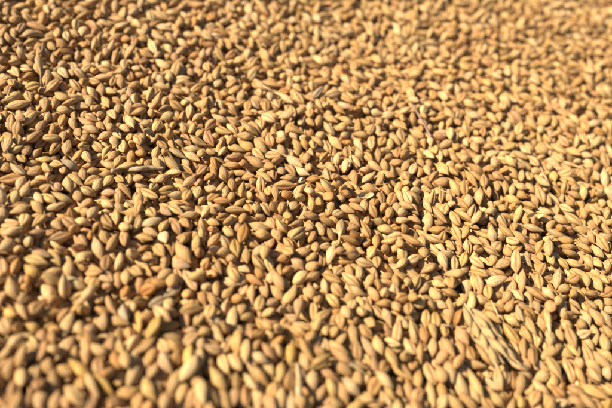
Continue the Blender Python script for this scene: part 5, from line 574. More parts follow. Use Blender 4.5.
-153,-762,37,90,6,-73,81,44, -163,-277,25,45,4,-124,85,45, -32,527,19,-116,3,-61,80,22, 3,-88,39,78,6,-127,78,66, 2,-29,36,161,-2,179,79,92, 52,310,21,125,-17,171,74,103, 44,857,13,127,-7,124,96,52, 105,747,16,-98,-25,162,78,125,
89,853,10,137,-3,-57,95,15, 148,65,43,138,4,57,82,76, 153,510,12,-121,-2,1,84,45, 192,968,7,141,-5,180,92,83, 274,1418,16,-57,8,-42,102,41, 276,1535,19,-106,-4,-3,89,42, 337,180,31,-79,-11,-153,82,102, 368,464,17,-54,13,-42,92,73,
441,-544,41,98,-3,4,81,47, 524,741,28,-107,-8,-48,91,84, 559,-667,33,39,10,-46,85,35, 622,148,37,158,4,-129,81,106, 599,593,35,-145,26,155,92,114, 785,-522,21,-111,1,-4,84,105, 819,-215,30,-38,1,-124,87,84, 837,180,35,145,4,-58,85,75,
841,901,24,-129,-16,169,95,65, 1015,-32,32,85,1,1,93,103, 1014,1090,28,-84,-11,177,78,62, 1075,127,25,-58,-4,176,94,143, 1058,867,25,25,10,60,85,104, 1127,-376,24,-114,-7,52,85,95, 1100,1312,46,-141,13,68,81,94,
1163,-510,18,55,6,52,79,113, 1170,976,25,-3,13,-170,89,61, 1167,1241,43,152,-16,39,83,43, 1215,689,32,16,2,-2,89,50, 1233,1247,37,-174,0,176,83,43, 1341,765,42,139,-6,-3,87,102, 1451,535,28,127,-9,-11,102,94,
1459,1248,42,-108,51,102,84,54, 1453,1408,30,-117,-12,113,79,62, 1680,1700,43,-105,-6,129,78,77, -1607,904,57,118,23,-36,72,23, 1140,1830,38,130,-25,58,78,0, 1313,1771,44,53,-1,66,78,30, 1645,2068,56,38,1,-82,92,75,
731,2115,38,-151,12,2,86,43, 259,-953,52,179,8,-50,88,111, 344,1210,32,-92,21,107,87,75, 677,2070,59,136,-21,-153,80,81, -37,1591,38,83,-6,149,94,42, 344,626,49,-97,23,179,76,4, 811,1413,65,-107,45,-143,85,28, 905,1460,45,137,2,171,79,50,
722,1873,43,118,-12,39,79,72, 853,1548,49,-111,38,-37,93,84, 953,1892,67,-131,45,104,84,52, -1636,563,44,166,23,141,84,92, -1410,541,18,120,-2,-164,86,34, -1403,749,29,-24,1,57,80,64, -1341,178,20,117,-19,-44,76,72,
-1287,876,33,-93,2,125,91,44, -1189,732,34,71,16,-117,89,73, -1113,-550,19,-29,-4,-59,90,108, -1138,758,34,-51,-6,55,81,60, -1056,12,9,-143,-17,-148,77,133, -1019,312,13,2,-7,-9,94,93, -957,625,16,136,1,-123,89,74,
-903,512,13,122,6,158,89,72, -783,-1104,25,44,7,130,89,47, -795,-1056,23,-19,-14,-141,90,77, -668,282,20,1,10,69,93,74, -610,243,10,104,15,142,89,63, -563,-1084,31,-49,2,-123,89,73, -515,-25,14,-104,8,128,86,105,
-508,524,7,73,-12,-19,85,95, -409,-614,27,-134,-5,-123,92,52, -410,-438,29,-111,14,-41,78,92, -363,-352,28,147,-2,-54,78,86, -341,181,3,104,3,-1,88,105, -349,577,17,-91,9,-119,87,133, -342,857,8,-165,-5,0,80,27,
-304,-497,25,91,-1,126,88,41, -287,575,18,10,8,122,89,0, -280,1124,12,29,-8,-174,87,76, -296,1314,24,62,-6,-46,86,113, -223,976,5,-95,0,54,91,22, -106,666,24,-6,-8,-5,86,81, -79,1309,15,76,10,-40,80,96, 6,-871,39,-33,31,146,78,63,
7,634,25,-64,-9,94,73,89, 42,-897,35,16,11,69,93,43, 102,203,38,99,11,-54,95,93, 106,798,19,36,15,101,94,83, 101,1025,5,-59,-6,22,83,33, 98,1592,16,121,-3,177,93,65, 150,297,29,124,-18,114,82,65, 213,1017,12,4,18,-43,88,126,
213,1125,10,-28,-13,117,72,112, 275,918,21,44,-17,-73,83,93, 282,1249,10,-142,9,8,99,125, 263,1876,11,161,-5,-176,82,89, 340,580,19,-126,-17,4,96,56, 340,1270,15,31,-20,-141,81,126, 313,1427,16,-88,6,156,82,73, 319,1672,26,44,4,-64,82,104,
377,1236,12,91,7,-175,91,92, 375,1812,16,143,10,136,90,64, 409,704,24,64,22,-171,86,95, 439,1304,11,-33,-9,-11,81,94, 492,-711,35,-140,-5,51,78,74, 511,-355,32,94,1,130,84,85, 549,76,30,81,-2,-180,81,88, 552,575,25,-48,4,-126,88,92,
575,1640,2,-31,2,1,76,87, 622,1170,29,69,-8,53,86,83, 678,1361,22,138,1,68,83,48, 722,521,44,149,5,-46,91,94, 773,-594,20,64,4,60,85,63, 887,-102,34,64,16,134,94,83, 1008,1535,25,-128,-4,60,90,84, 1054,1072,31,-63,-7,131,82,103,
1184,1198,38,144,0,54,87,43, 1179,1483,43,66,-17,167,85,149, 1228,-103,24,-46,6,125,79,106, 1384,251,12,-131,-18,-9,78,118, 1404,364,15,62,6,-123,93,55, 1399,592,37,0,-23,2,83,125, 1374,1315,32,37,-17,0,88,103,
1465,1295,30,-157,-18,-163,86,93, 1565,955,32,-131,7,177,93,33, 1607,1355,26,34,14,138,82,55, -536,805,26,102,-28,123,87,6, 459,1419,36,-69,-20,-79,88,45, 406,1908,41,-93,-8,85,82,61, 1184,1688,60,-118,9,143,87,85,
806,1375,46,-106,21,-34,87,91, 1215,2075,45,-83,-18,92,86,73, 1297,2391,45,133,13,-155,94,44, 1264,2294,52,-124,2,176,94,86, 1267,2079,44,-97,12,-93,80,126, 1569,1951,73,-77,53,44,73,84, 1619,2300,68,-133,10,135,89,69,
-678,704,22,-77,0,150,77,4, 1370,1311,66,-116,17,1,102,34, -316,1535,59,90,-32,-179,105,115, -727,1329,54,-58,-5,176,89,51, 645,1732,35,20,13,19,87,105, 502,1364,43,100,-24,24,90,84, 1625,1712,70,21,16,-46,79,23,
946,1345,68,87,-32,-180,90,94, -1682,638,39,4,2,-3,80,52, -1585,315,27,-173,3,53,92,88, -1581,679,40,-168,26,15,94,135, -1517,973,24,-48,16,-168,90,75, -1365,692,23,-92,-4,-2,84,63, -1116,614,21,-160,2,175,96,62,
-1079,288,9,84,2,178,87,52, -1072,704,30,-42,-8,126,84,55, -1024,752,47,-120,-5,3,93,104, -635,312,12,-47,-6,9,81,71, -509,795,2,-139,-5,-180,79,33, -515,1052,22,65,-13,109,102,47, -439,480,5,3,6,-180,92,103,
-391,1079,23,177,-12,-72,90,73, -299,-362,25,39,1,54,101,73, -293,-197,19,-87,10,4,90,93, -238,527,30,-156,-31,39,89,67, -105,-819,44,-19,31,-36,94,105, -129,917,10,62,-8,-57,88,84, -141,1691,8,-169,-5,-179,86,43,
-75,83,23,-120,-4,-171,79,74, -22,-721,25,18,-3,-4,84,82, -1,1802,14,26,4,-180,89,105, 54,-552,24,155,10,152,91,70, 42,1253,3,149,-8,119,98,85, 109,1850,13,14,-13,-11,90,92, 196,296,25,-39,-1,176,83,113, 217,458,15,47,1,178,92,66,
266,10,38,79,16,-152,81,43, 263,863,16,96,-13,164,83,44, 288,1715,19,-18,-3,177,92,53, 324,133,33,130,12,139,89,95, 386,1528,14,114,1,56,88,82, 586,-307,23,-117,6,-57,98,42, 539,1115,33,6,13,5,89,88, 560,1158,28,-164,4,4,94,55,
668,1020,29,170,0,0,83,77, 859,-619,8,-99,-8,-5,85,123, 890,-45,31,158,0,179,76,29, 885,1418,21,-51,18,164,89,45, 938,-591,5,83,1,-178,76,92, 1080,1924,29,74,4,-107,83,107, 1145,1043,29,87,0,-56,94,75, 1170,22,21,156,7,4,81,124,
1668,1585,41,-150,1,-126,77,116, -1516,160,52,156,22,-63,76,114, 1666,2439,56,-172,4,5,80,93, 860,2067,49,135,-21,-162,81,66, 1371,1727,53,163,17,4,85,73, 866,1610,38,-60,-78,113,80,115, 1139,1671,55,-87,6,-113,92,53,
848,1650,46,52,-3,-130,94,73, 1280,2169,53,102,-9,-178,93,55, 1713,2206,52,24,-11,-19,89,90, 652,1788,51,-63,43,-86,89,92, -322,1664,40,133,8,158,83,69, -423,1350,63,107,-39,-105,90,64, 1267,2200,81,61,-8,-131,92,55,
588,1694,53,79,-9,-160,79,45, -782,968,40,-87,-1,155,72,6, -863,645,36,52,-4,164,97,33, -106,1270,32,97,-16,33,88,34, -422,-839,60,83,-1,-170,85,66, -204,709,49,-72,10,16,72,33, 956,1227,65,-107,34,-70,99,44, 1145,2104,45,10,-5,114,81,76,
789,2133,46,-157,12,-153,91,130, -1557,1025,22,-91,4,59,85,86, -1525,681,34,-124,5,-55,85,91, -1399,240,20,-129,21,88,92,73, -1349,519,14,-61,2,51,82,54, -1170,464,16,-73,3,-123,87,116, -1197,651,27,-94,1,122,75,74,
-1045,-563,15,78,-7,-123,84,74, -1074,531,20,-161,-15,110,85,81, -1081,951,39,-108,9,55,80,101, -1015,112,14,136,-13,-139,90,65, -1012,525,13,34,-3,-178,86,83, -1005,1048,33,24,9,-43,91,92, -830,1319,39,69,-1,-153,78,96,
-784,258,22,-63,-12,171,85,110, -798,745,14,-79,4,-118,92,93, -687,-363,26,166,5,161,93,103, -613,1482,28,-92,12,133,93,87, -492,-263,31,-151,-6,-131,97,63, -435,-87,19,-130,0,-50,86,113, -394,-757,33,54,-9,-72,85,16,
-402,-388,31,-8,-21,109,77,76, -397,-150,20,127,2,-175,87,57, -424,-21,9,140,1,3,92,91, -398,1351,27,-147,-1,-121,91,45, -321,452,14,126,8,1,93,125, -348,1448,19,173,-2,3,98,74, -206,-274,20,-97,4,-177,76,70, -218,1076,8,-97,-25,-15,81,71,
-69,-170,30,84,4,176,96,74, 23,-316,42,-121,-13,-33,82,93, 43,582,20,-112,14,63,95,117, 52,1372,9,121,-18,159,96,43, 108,531,17,7,-18,-130,85,94, 150,606,12,33,11,168,84,101, 224,-34,44,56,-26,100,87,46, 210,1310,13,105,-8,18,76,128,
276,78,37,64,4,-7,89,97, 273,357,21,5,4,-127,85,62, 370,198,28,-59,-3,126,80,81, 376,920,28,170,-11,125,76,63, 522,-603,36,94,-3,127,78,65, 615,-577,28,-60,-5,177,84,71, 595,1221,24,45,-8,176,72,77, 791,-141,23,-112,1,5,88,94,
768,525,48,119,-24,-164,87,44, 828,-493,23,74,11,-47,78,64, 838,-48,27,137,-7,121,88,55, 829,855,37,-24,-9,92,79,113, 884,-327,29,61,0,1,95,51, 925,-88,38,73,8,-88,94,54, 936,142,33,-120,-6,123,91,94, 957,1877,27,39,-4,60,79,89,
1060,-195,33,-7,-7,-179,86,86, 1049,354,30,139,5,122,88,26, 1112,1077,36,29,25,73,89,96, 1174,-325,24,-49,-7,57,86,35, 1162,790,27,-132,-9,178,98,35, 1188,1014,29,-50,-11,-133,76,63, 1219,783,34,172,-19,36,77,92,
1224,906,32,-117,-9,-36,87,142, 1285,1233,36,-118,-5,-124,75,39, 1366,1248,31,68,2,3,88,78, 1343,1427,35,50,0,-176,89,124, 1519,785,41,-19,-2,-125,93,96, 1517,969,37,1,15,-174,84,42, -1338,-131,49,-52,-7,163,77,34,
-1071,619,53,-32,23,-13,78,65, 439,169,62,86,-15,-76,83,84, -1030,920,59,135,-18,-155,90,63, -597,399,40,-74,44,-130,72,47, 1567,1819,68,-116,19,-1,92,72, 350,1901,50,84,-8,32,83,63, 1851,2668,45,-167,-22,-110,93,73,
1801,2494,51,-62,-10,136,92,103, 1141,1759,37,34,-2,-170,84,63, 1532,2266,64,-110,5,-173,84,56, 881,1505,41,166,-27,72,87,52, 1522,1775,57,72,-20,-131,92,93, 1077,1834,44,-19,5,0,96,101, 924,1999,60,126,3,96,82,82,
236,1586,58,96,-33,-5,94,62, 1487,483,84,-80,-34,-108,95,97, -1633,806,27,-149,-2,-118,91,2, -1521,419,27,18,-22,-61,83,136, -1444,450,18,-90,20,8,88,134, -1420,948,32,161,-16,-140,88,105, -1289,653,24,118,-1,-129,92,96,
-953,1351,17,49,5,55,84,103, -903,17,14,-51,-14,44,93,83, -897,689,16,-112,-23,149,84,54, -680,-107,11,131,-8,121,84,36, -645,25,28,131,57,144,86,92, -580,-962,39,133,-12,152,93,103, -570,678,3,-110,9,-118,92,40,
-512,-317,33,140,3,59,86,67, -502,-89,18,-27,16,-43,88,80, -494,42,6,29,-5,177,92,84, -514,630,6,-59,-3,126,87,97, -409,288,16,63,-6,-131,84,81, -289,3,9,-138,-5,17,86,72, -298,1414,20,-169,-5,177,83,104, -215,571,26,114,3,120,90,68,
-169,181,12,-42,17,-39,88,83, -169,360,16,23,5,57,82,62, -157,1246,17,168,9,23,84,94, -121,-585,21,9,-6,-2,93,94, -102,11,23,46,-4,168,87,91, -110,195,16,108,-7,-61,77,78, -128,1564,12,-40,12,-40,91,70, -67,283,17,101,1,-129,88,95,
-52,416,16,-146,1,-1,86,84, -47,632,21,-144,5,-2,89,53, -24,-226,31,143,5,-56,81,61, -9,75,32,121,-10,-4,81,64, -12,1130,-5,-54,-1,-180,86,62, 53,646,17,61,-5,131,91,83, 103,-773,34,-113,-4,-55,93,55, 85,478,13,73,-5,-180,72,94,
90,976,7,-66,-1,180,85,109, 157,1043,4,-132,2,-177,92,143, 309,-770,35,-170,-3,-5,85,77, 311,-725,37,146,6,-3,87,75, 334,-244,32,6,-5,3,83,32, 385,1138,17,158,-3,-178,90,102, 373,1858,24,133,1,141,89,55, 542,1201,27,147,18,-12,77,72,
613,-827,25,72,3,-52,94,53, 649,67,29,171,5,120,87,54, 722,807,26,-165,4,1,91,128, 761,1636,9,-124,0,-56,85,36, 893,644,39,46,23,17,83,134, 869,1126,20,110,-4,177,88,63, 948,905,24,-79,20,11,80,27, 989,-89,33,-21,2,178,92,91,
993,633,29,123,2,125,92,23, 1013,742,27,-93,11,-153,88,106, 1173,520,31,46,-4,117,80,27, 1280,970,34,112,2,-141,97,102, 1349,541,34,-155,-5,-58,95,136, 1342,1361,39,-91,-15,-74,97,108, 1563,1802,31,31,18,50,81,92,
1314,1882,39,152,-17,-6,87,74, 678,1546,22,-109,23,171,88,1, 1697,2561,60,175,55,-117,89,75, 1245,2154,45,-59,31,136,83,23, 804,1829,44,-95,2,-3,85,30, 1404,1946,49,-134,8,17,95,70, 1238,-700,47,75,-9,32,83,74,
1301,2043,50,-145,33,168,84,55, 1454,1976,57,-128,23,13,95,86, 1369,2035,54,86,-31,-77,80,93, -1792,690,38,-127,6,-123,86,84, -1457,502,18,-165,8,175,80,44, -1201,401,13,-176,15,162,80,34, -1170,690,35,-77,-30,-69,79,115,
-1135,-174,4,91,-13,115,90,93, -1072,904,35,41,-3,-179,90,71, -1006,635,23,135,-14,109,78,45, -915,-352,3,0,-3,-128,72,84, -904,926,23,-97,-12,164,86,70, -857,-667,13,-106,-8,-5,97,44, -778,485,16,-13,10,-26,85,82,
-746,135,16,-76,-8,179,78,84, -677,1186,21,55,-2,124,89,44, -673,1231,36,131,-41,68,87,86, -553,-499,30,0,3,125,79,57, -547,1133,21,80,0,178,90,136, -500,-769,20,98,-5,-6,83,93, -454,1355,25,-156,7,-175,84,104, -385,-889,40,-92,5,4,89,25,
-388,408,9,164,8,67,87,25, -353,1282,25,-176,14,-172,80,112, -298,1364,22,50,-5,123,86,35, -180,1486,15,50,2,55,75,114, -56,-314,26,39,10,-52,93,28, -82,1129,0,115,9,27,91,97, -12,-916,37,-67,2,-132,92,112, -6,135,29,108,-3,-61,89,32,
-32,1243,-5,-159,-4,179,84,91, -26,1467,9,-14,-3,-56,93,47, 62,1792,16,77,-9,-27,82,82, 89,-88,41,44,-12,43,88,41, 103,1521,18,46,16,135,97,76, 104,1797,15,52,1,-121,88,36, 225,417,17,25,2,123,89,52, 210,1443,20,8,-23,166,81,61,
223,1648,24,52,8,-22,87,74, 554,-474,31,-35,-5,-3,82,94, 562,727,26,-139,2,-129,87,60, 710,760,28,13,3,-54,75,91, 704,1818,12,-45,5,127,87,44, 836,-384,29,-117,1,-124,87,45, 856,541,41,-109,6,178,86,116, 934,862,23,138,-2,57,84,65,
965,1649,22,-116,-7,170,80,62, 1000,468,33,91,-5,59,84,34, 1101,1779,21,166,10,-69,81,93, 1167,-432,21,-161,-4,-58,78,85, 1246,-655,19,-129,-13,-68,75,67, 1288,-80,22,44,-22,-11,86,75, 1328,284,11,68,14,139,87,53,
1331,1477,36,-119,13,7,96,54, 1413,1469,31,-51,6,161,84,73, 1441,31,19,-141,1,-49,94,101, 1451,1010,35,14,5,-3,80,93, 1456,1140,31,33,2,53,85,96, 1437,2373,30,-169,-20,43,93,115, 1566,1189,26,28,-18,41,77,85, 1596,1614,49,8,-13,-95,92,55,
1255,1667,55,65,-9,-107,75,42, 1004,1430,58,-91,10,144,86,53, -1097,-637,51,161,12,174,89,55, 1687,2001,61,-20,-3,-27,102,74, 1346,1839,46,170,13,19,78,53, 1418,145,29,67,46,-69,76,73, -1406,1053,46,-127,2,-67,72,15,
1349,505,54,-8,75,18,72,45, -933,232,22,80,14,-141,72,40, 1001,-170,39,-85,25,-17,74,72, 1130,2189,43,-94,16,-31,93,54, 1443,2292,58,-95,-1,-59,82,84, -1682,812,29,68,6,-32,86,82, -1471,702,30,-143,5,-124,79,46,
-1406,646,24,-120,-10,-11,93,45, -1240,-212,8,121,20,-38,85,93, -1166,313,14,26,9,-78,82,78, -1135,570,20,-175,-6,-7,87,46, -1069,234,15,45,-13,-69,84,94, -1079,750,35,158,17,136,101,73, -1025,-245,1,-5,4,-56,77,75,
-1039,468,14,-55,-5,54,74,63, -849,966,18,19,-3,-176,89,122, -719,-212,12,-72,8,5,85,35, -661,388,15,88,-5,-175,90,56, -608,-763,15,-2,-3,129,81,82, -555,-782,20,26,11,-115,79,56, -586,-364,32,51,14,137,82,50, -576,1460,24,-92,7,-16,88,91,
-462,1194,31,-86,-17,112,89,87, -334,522,12,-126,-1,4,93,81, -295,-99,14,45,-3,178,87,66, -290,391,15,-115,-14,-22,88,24, -277,463,17,143,1,-60,84,0, -221,-594,26,164,3,3,84,125, -170,-674,31,177,-9,-16,88,77, -177,-363,22,96,-4,180,83,54,
-174,510,26,101,15,144,90,102, -191,1427,13,-109,-3,-5,80,85, -116,340,16,-179,2,123,96,74, -45,-778,32,112,1,-123,88,85, -66,-539,20,113,-5,62,84,38, -13,-150,34,-66,1,3,95,45, 8,692,22,51,19,143,81,104, 34,-206,33,110,11,-18,90,101,
104,-884,31,53,12,10,76,94, 118,12,40,-56,3,-180,82,81, 100,299,24,-125,-9,174,86,72, 199,-775,38,-27,20,-168,85,113, 218,1696,23,25,5,54,72,98, 285,1472,17,-105,14,4,80,140, 305,-588,51,-95,29,-106,80,110, 555,969,37,32,-4,-49,85,102,
619,948,32,100,-11,-8,82,56, 672,398,41,29,7,176,78,40, 652,796,29,143,16,-177,84,38, 778,1305,28,-134,-6,-3,95,92, 783,1363,16,-112,-2,-125,91,103, 762,1765,15,158,-8,124,82,93, 825,72,26,-106,1,179,89,102, 827,1069,25,34,-4,-55,91,128,
889,-673,6,15,1,57,95,105, 877,-446,23,-44,-10,-178,75,125, 902,355,44,76,27,28,88,43, 900,529,37,-108,6,177,86,83, 888,1371,21,131,-17,38,89,83, 943,695,27,150,11,11,86,62, 956,976,27,-134,8,110,90,66, 971,1137,28,-64,4,177,94,33,
937,1311,28,-178,7,140,84,84, 979,-438,22,89,18,-166,88,17, 1103,179,25,83,2,61,83,44, 1105,951,27,-163,16,-108,85,67, 1166,744,32,23,7,-56,86,136, 1223,335,17,52,-3,5,74,103, 1278,1067,33,-36,15,-111,83,54, 1323,861,43,-141,7,58,91,92,
1416,-41,17,75,4,-58,81,46, 1380,100,11,65,-7,172,88,31, 1459,905,42,139,3,2,74,56, 1569,1888,54,-6,1,110,88,56, 654,1433,35,131,-11,-4,93,10, 1083,2093,50,-127,0,-148,78,94, 1136,1910,49,-112,22,162,81,34, -978,-881,43,-122,-16,47,72,16,
1187,1951,36,3,5,-15,80,114, 1000,-774,41,84,22,-34,87,55, 470,1847,36,-74,0,3,88,40, -1251,540,31,161,2,-60,75,65, 851,83,54,14,-64,-168,80,84, 656,1679,21,125,-45,-91,90,64, 562,2052,47,102,-22,-97,88,54, -1413,901,32,-39,-9,25,85,144,
-1347,-157,20,-58,-20,-78,77,18, -1341,-7,26,144,-14,-68,94,46, -1287,-266,9,147,8,-127,81,103, -1305,520,13,66,11,8,96,45, -1202,1181,32,26,7,-46,92,44, -1082,362,12,118,-13,-142,82,53, -1062,1045,34,-141,4,132,89,102,
-1057,1202,26,-157,-18,26,87,101, -1033,1245,22,139,-19,167,79,103, -963,-194,2,-27,5,173,95,89, -974,69,13,-15,13,-45,82,2, -897,-101,4,-17,3,127,80,23, -914,459,16,-12,16,-42,79,83, -897,736,12,-137,0,-8,93,73,
-863,-877,19,148,14,84,90,71, -861,369,21,-40,12,-174,85,54, -686,535,11,-124,1,61,98,38, -632,121,10,49,-15,-7,102,96, -625,407,13,108,-4,-125,88,91, -619,536,10,178,12,158,83,103, -572,1398,25,33,1,-54,82,73,
-515,238,8,-3,14,-111,87,108, -456,91,6,156,-11,-8,95,87, -466,729,1,80,-3,-1,90,50, -455,1519,19,83,1,126,83,76, -404,1251,27,8,3,-59,86,16, -392,1413,21,120,0,-178,84,51, -343,-513,28,157,-20,-134,75,24, -333,-322,26,167,-2,125,97,76,
-330,1006,14,-36,-10,-125,78,107, -286,-839,41,36,2,-3,83,144, -308,697,15,53,0,-64,88,65, -227,-432,25,-34,3,-58,90,76, -232,176,9,47,-13,38,81,104, -236,1417,16,119,-1,-176,97,74, -182,982,6,-126,-2,-128,81,114,
-177,1309,10,107,9,-49,99,56, -88,-209,47,-151,-29,170,89,106, -57,1354,5,137,15,86,80,24, -77,1632,13,142,-12,-68,79,35, -78,1683,14,-164,-5,-55,92,86, 5,1307,0,-37,-4,3,87,96, 40,135,37,-108,-2,60,85,117, 41,1632,13,135,2,178,84,63,
60,1869,13,77,-2,2,82,42, 104,1350,10,-38,16,143,76,106, 164,368,22,-136,-1,-121,84,85, 167,904,11,37,3,49,78,91, 161,1234,6,12,6,-53,78,74, 207,183,36,-30,-17,-16,87,23, 215,587,30,60,1,-42,83,84, 309,-827,29,-59,-1,3,93,45,
334,-25,33,-110,-3,126,88,81, 320,962,20,174,-10,125,83,43, 314,1214,12,74,-13,37,82,83, 336,1380,14,71,-13,-68,88,47, 390,10,29,149,4,-179,92,124, 367,679,20,88,1,53,94,76, 375,1689,18,116,-1,64,79,38, 474,577,24,-24,-14,26,89,78,
550,-765,31,71,-2,-127,88,102, 606,-711,26,21,-6,3,82,81, 604,852,30,49,4,131,88,93, 679,-55,20,140,10,-48,93,63, 717,-329,27,-10,23,-168,85,35, 726,-105,21,-20,22,-169,77,56, 779,1473,10,-64,5,2,90,86, 778,1697,15,64,-13,106,88,34,
887,690,31,-25,-5,178,72,116, 938,1072,27,-135,0,58,94,99, 1058,-663,9,-32,0,-52,97,85, 1052,752,25,-79,-6,121,78,74, 1065,1364,41,-159,-14,24,78,57, 1230,182,14,-45,10,-174,84,106, 1234,387,20,-166,5,174,77,53,
1354,-378,13,44,-8,-112,100,84, 1330,200,14,-173,23,73,87,65, 1393,-93,20,-53,-16,113,84,102, 1387,29,15,94,6,4,87,74, 1438,237,14,-41,16,11,83,96, 1443,618,37,142,-9,40,78,75, 1465,701,37,-46,-8,179,102,81, 1450,1095,33,165,2,134,94,111,
1464,1467,30,57,11,150,87,92, 1445,1507,35,-158,25,149,98,93, 1628,1317,22,-11,1,-178,79,74, 1577,2456,62,177,-4,73,78,85, 1392,2450,51,-152,-12,52,77,53, 526,2062,32,-82,-1,162,90,108, 1398,2167,52,178,-44,-46,97,41,
-1878,833,54,123,12,168,87,24, 1555,795,75,179,3,-75,93,85, 1826,2468,75,114,19,-24,82,66, 801,1606,34,-99,21,-164,72,82, 409,1723,41,-137,6,-107,85,87, -1572,809,28,99,-6,180,92,124, -1534,528,31,-102,-5,118,86,95,
-1526,730,31,-141,3,0,91,63, -1456,1028,26,-23,11,4,80,144, -1360,43,29,31,-29,-159,92,110, -1245,-318,6,-106,10,129,76,74, -1246,910,35,103,4,54,88,65, -1185,790,32,51,0,0,78,92, -1142,360,11,35,13,10,99,65, -949,579,15,-26,0,-127,80,94,
-913,115,19,-140,-2,126,90,61, -897,1283,21,114,-12,118,91,105, -787,-550,18,139,-9,126,76,81, -735,-453,22,-22,9,54,94,82, -753,303,24,125,6,-123,89,94, -726,794,2,-69,-14,-12,86,77, -687,-427,27,90,-5,-60,81,84,
-697,691,1,93,-14,-140,83,40, -630,1024,13,93,8,52,76,84, -638,1350,26,-82,-5,-56,82,86, -498,463,7,-27,8,-152,90,111, -524,580,5,1,2,126,87,73, -442,898,10,32,-9,-13,88,113, -402,972,12,-94,-11,-6,95,124, -407,1471,23,27,-11,-67,98,87,
-271,73,5,136,-1,180,89,34, -277,865,12,140,11,136,81,106, -218,-983,42,59,-4,2,85,76, -228,-859,41,-170,5,-178,87,75, -230,-655,33,13,-17,-70,88,71, -223,1129,9,-132,6,47,87,115, -232,1474,16,-52,10,4,87,115, -175,133,13,-160,0,58,87,97,
-42,698,22,-57,-4,-3,86,67, -84,978,13,-173,-24,-85,95,94, -4,-488,16,-48,-2,0,97,71, 8,516,17,-151,6,-131,80,70, 44,-355,26,3,16,73,86,89, 61,537,18,-104,-13,116,82,121, 50,754,14,-41,11,5,88,60, 154,-610,32,-129,1,-174,78,82,
226,1594,22,72,-12,168,86,0, 309,227,26,92,7,10,84,81, 402,649,23,-137,14,65,87,103, 393,1178,18,-1,8,-64,89,44, 427,1914,10,-170,-15,-7,94,147, 559,-375,27,-156,-1,-1,86,85, 618,2042,8,65,4,-2,90,86, 663,-100,20,23,5,-6,73,139,
714,478,42,130,-8,179,93,41, 782,61,27,-67,-15,-130,80,16, 759,690,36,-114,-20,-154,78,94, 767,1118,27,-89,23,-43,87,87, 808,1133,22,141,18,10,79,54, 818,1681,15,-148,9,-50,84,18, 934,-442,24,43,-10,-64,86,43, 927,1901,37,31,-1,63,86,74,
1052,1247,39,163,-8,56,82,58, 1079,377,30,147,10,123,89,36, 1229,740,33,-136,-6,5,82,81, 1336,-41,17,130,-13,39,86,90, 1320,114,12,-155,-10,-67,91,33, 1352,1580,31,-106,0,-2,90,146, 611,1908,33,86,11,2,90,31, 725,1673,40,7,6,63,92,45,
1043,2234,35,-104,-44,63,96,112, 391,1958,58,-102,-3,-84,86,45, 1633,2472,57,65,3,-61,82,22, -1724,905,22,-84,6,178,83,77, -1341,743,28,120,-2,-2,79,89, -1356,1035,32,-55,2,-179,84,116, -1281,696,32,-36,-27,165,91,63,
-1241,-258,5,144,7,-56,87,56, -1182,535,18,21,19,13,91,43, -1061,-677,18,6,-7,180,90,108, -1073,116,7,-117,1,0,78,111, -1011,-208,-4,155,-2,179,86,41, -1006,796,29,-42,-9,180,81,102, -1028,979,32,107,-4,-178,97,90,
-976,967,33,132,5,62,100,36, -965,1297,17,170,-4,57,93,75, -911,366,20,-25,7,-127,84,93, -912,1247,24,-49,-13,81,79,62, -841,-954,35,22,0,-11,80,122, -725,-330,16,-154,-8,-174,74,82, -679,-874,10,6,6,-179,82,75,
-676,-647,16,-130,-7,-1,80,102, -689,976,11,123,17,137,85,104, -634,682,4,10,2,-59,95,78, -608,1296,29,-148,15,-113,86,116, -519,-945,29,128,5,-47,83,105, -498,-885,30,66,-5,-60,72,145, -494,1577,19,-31,-11,117,86,33,
-447,421,7,-111,-10,-60,94,40, -393,63,3,-62,0,-1,89,50, -410,1302,26,-169,-3,1,81,114, -287,529,20,-127,-1,61,90,55, -243,-155,17,44,-10,-12,95,70, -229,-101,18,153,9,67,86,40, -224,1266,11,-19,-11,-180,88,24, -162,-823,34,131,-4,4,74,71,
-129,633,27,146,-3,57,91,33, 49,81,39,-121,-4,-55,87,48, 53,1582,15,-34,-1,-57,91,47, 106,-246,32,149,-4,48,86,84, 118,254,26,20,3,-5,79,70, 215,-96,36,-98,3,179,92,54, 215,531,12,107,-5,179,88,55, 216,739,15,-105,-1,-122,80,97,
267,1594,27,84,29,20,80,84, 319,74,30,94,-4,3,72,71, 334,627,15,-115,-7,61,76,17, 343,1748,19,-98,-1,-51,86,110, 402,-409,42,-142,-7,26,90,135, 377,-98,31,120,-8,176,84,66, 423,893,33,11,-2,-40,91,63, 506,520,22,-53,7,-177,89,118,
498,1327,15,-127,-4,66,87,128, 563,-812,29,28,-14,-143,95,141, 565,-416,30,-140,0,-51,94,92, 543,305,35,-116,-5,130,87,87, 554,626,26,125,4,-124,89,85, 605,248,38,-148,-7,2,90,134, 598,353,36,46,5,175,90,83, 673,178,35,-22,-2,-176,93,62,
680,1238,20,117,-3,-177,86,74, 773,-700,11,176,10,-3,95,124, 774,1067,24,42,-6,-54,87,75, 827,-556,15,62,5,-173,89,42, 817,603,40,-55,-3,-62,91,64, 996,898,26,-40,13,-116,94,113, 1007,1881,28,51,24,-4,83,76, 1114,639,29,134,-7,121,89,35,
1237,77,14,131,3,60,97,22, 1293,-651,18,-134,22,1,92,54, 1321,-359,16,42,-6,-47,94,124, 1268,299,12,-17,-8,1,79,73, 1340,62,12,108,9,-172,81,72, 1325,821,39,-1,7,178,83,70, 1497,1415,28,-65,2,-57,89,54, 1608,1572,31,129,-5,-4,88,131,
-1446,1104,53,-178,7,-161,90,75, 593,2056,29,-95,9,180,79,4, 1789,2668,48,-15,19,-169,86,22, -1085,1266,66,55,31,-160,85,42, -1814,697,93,-159,5,40,85,37, 1521,2396,53,84,1,-149,87,1, 1287,1968,21,48,-17,156,90,54,
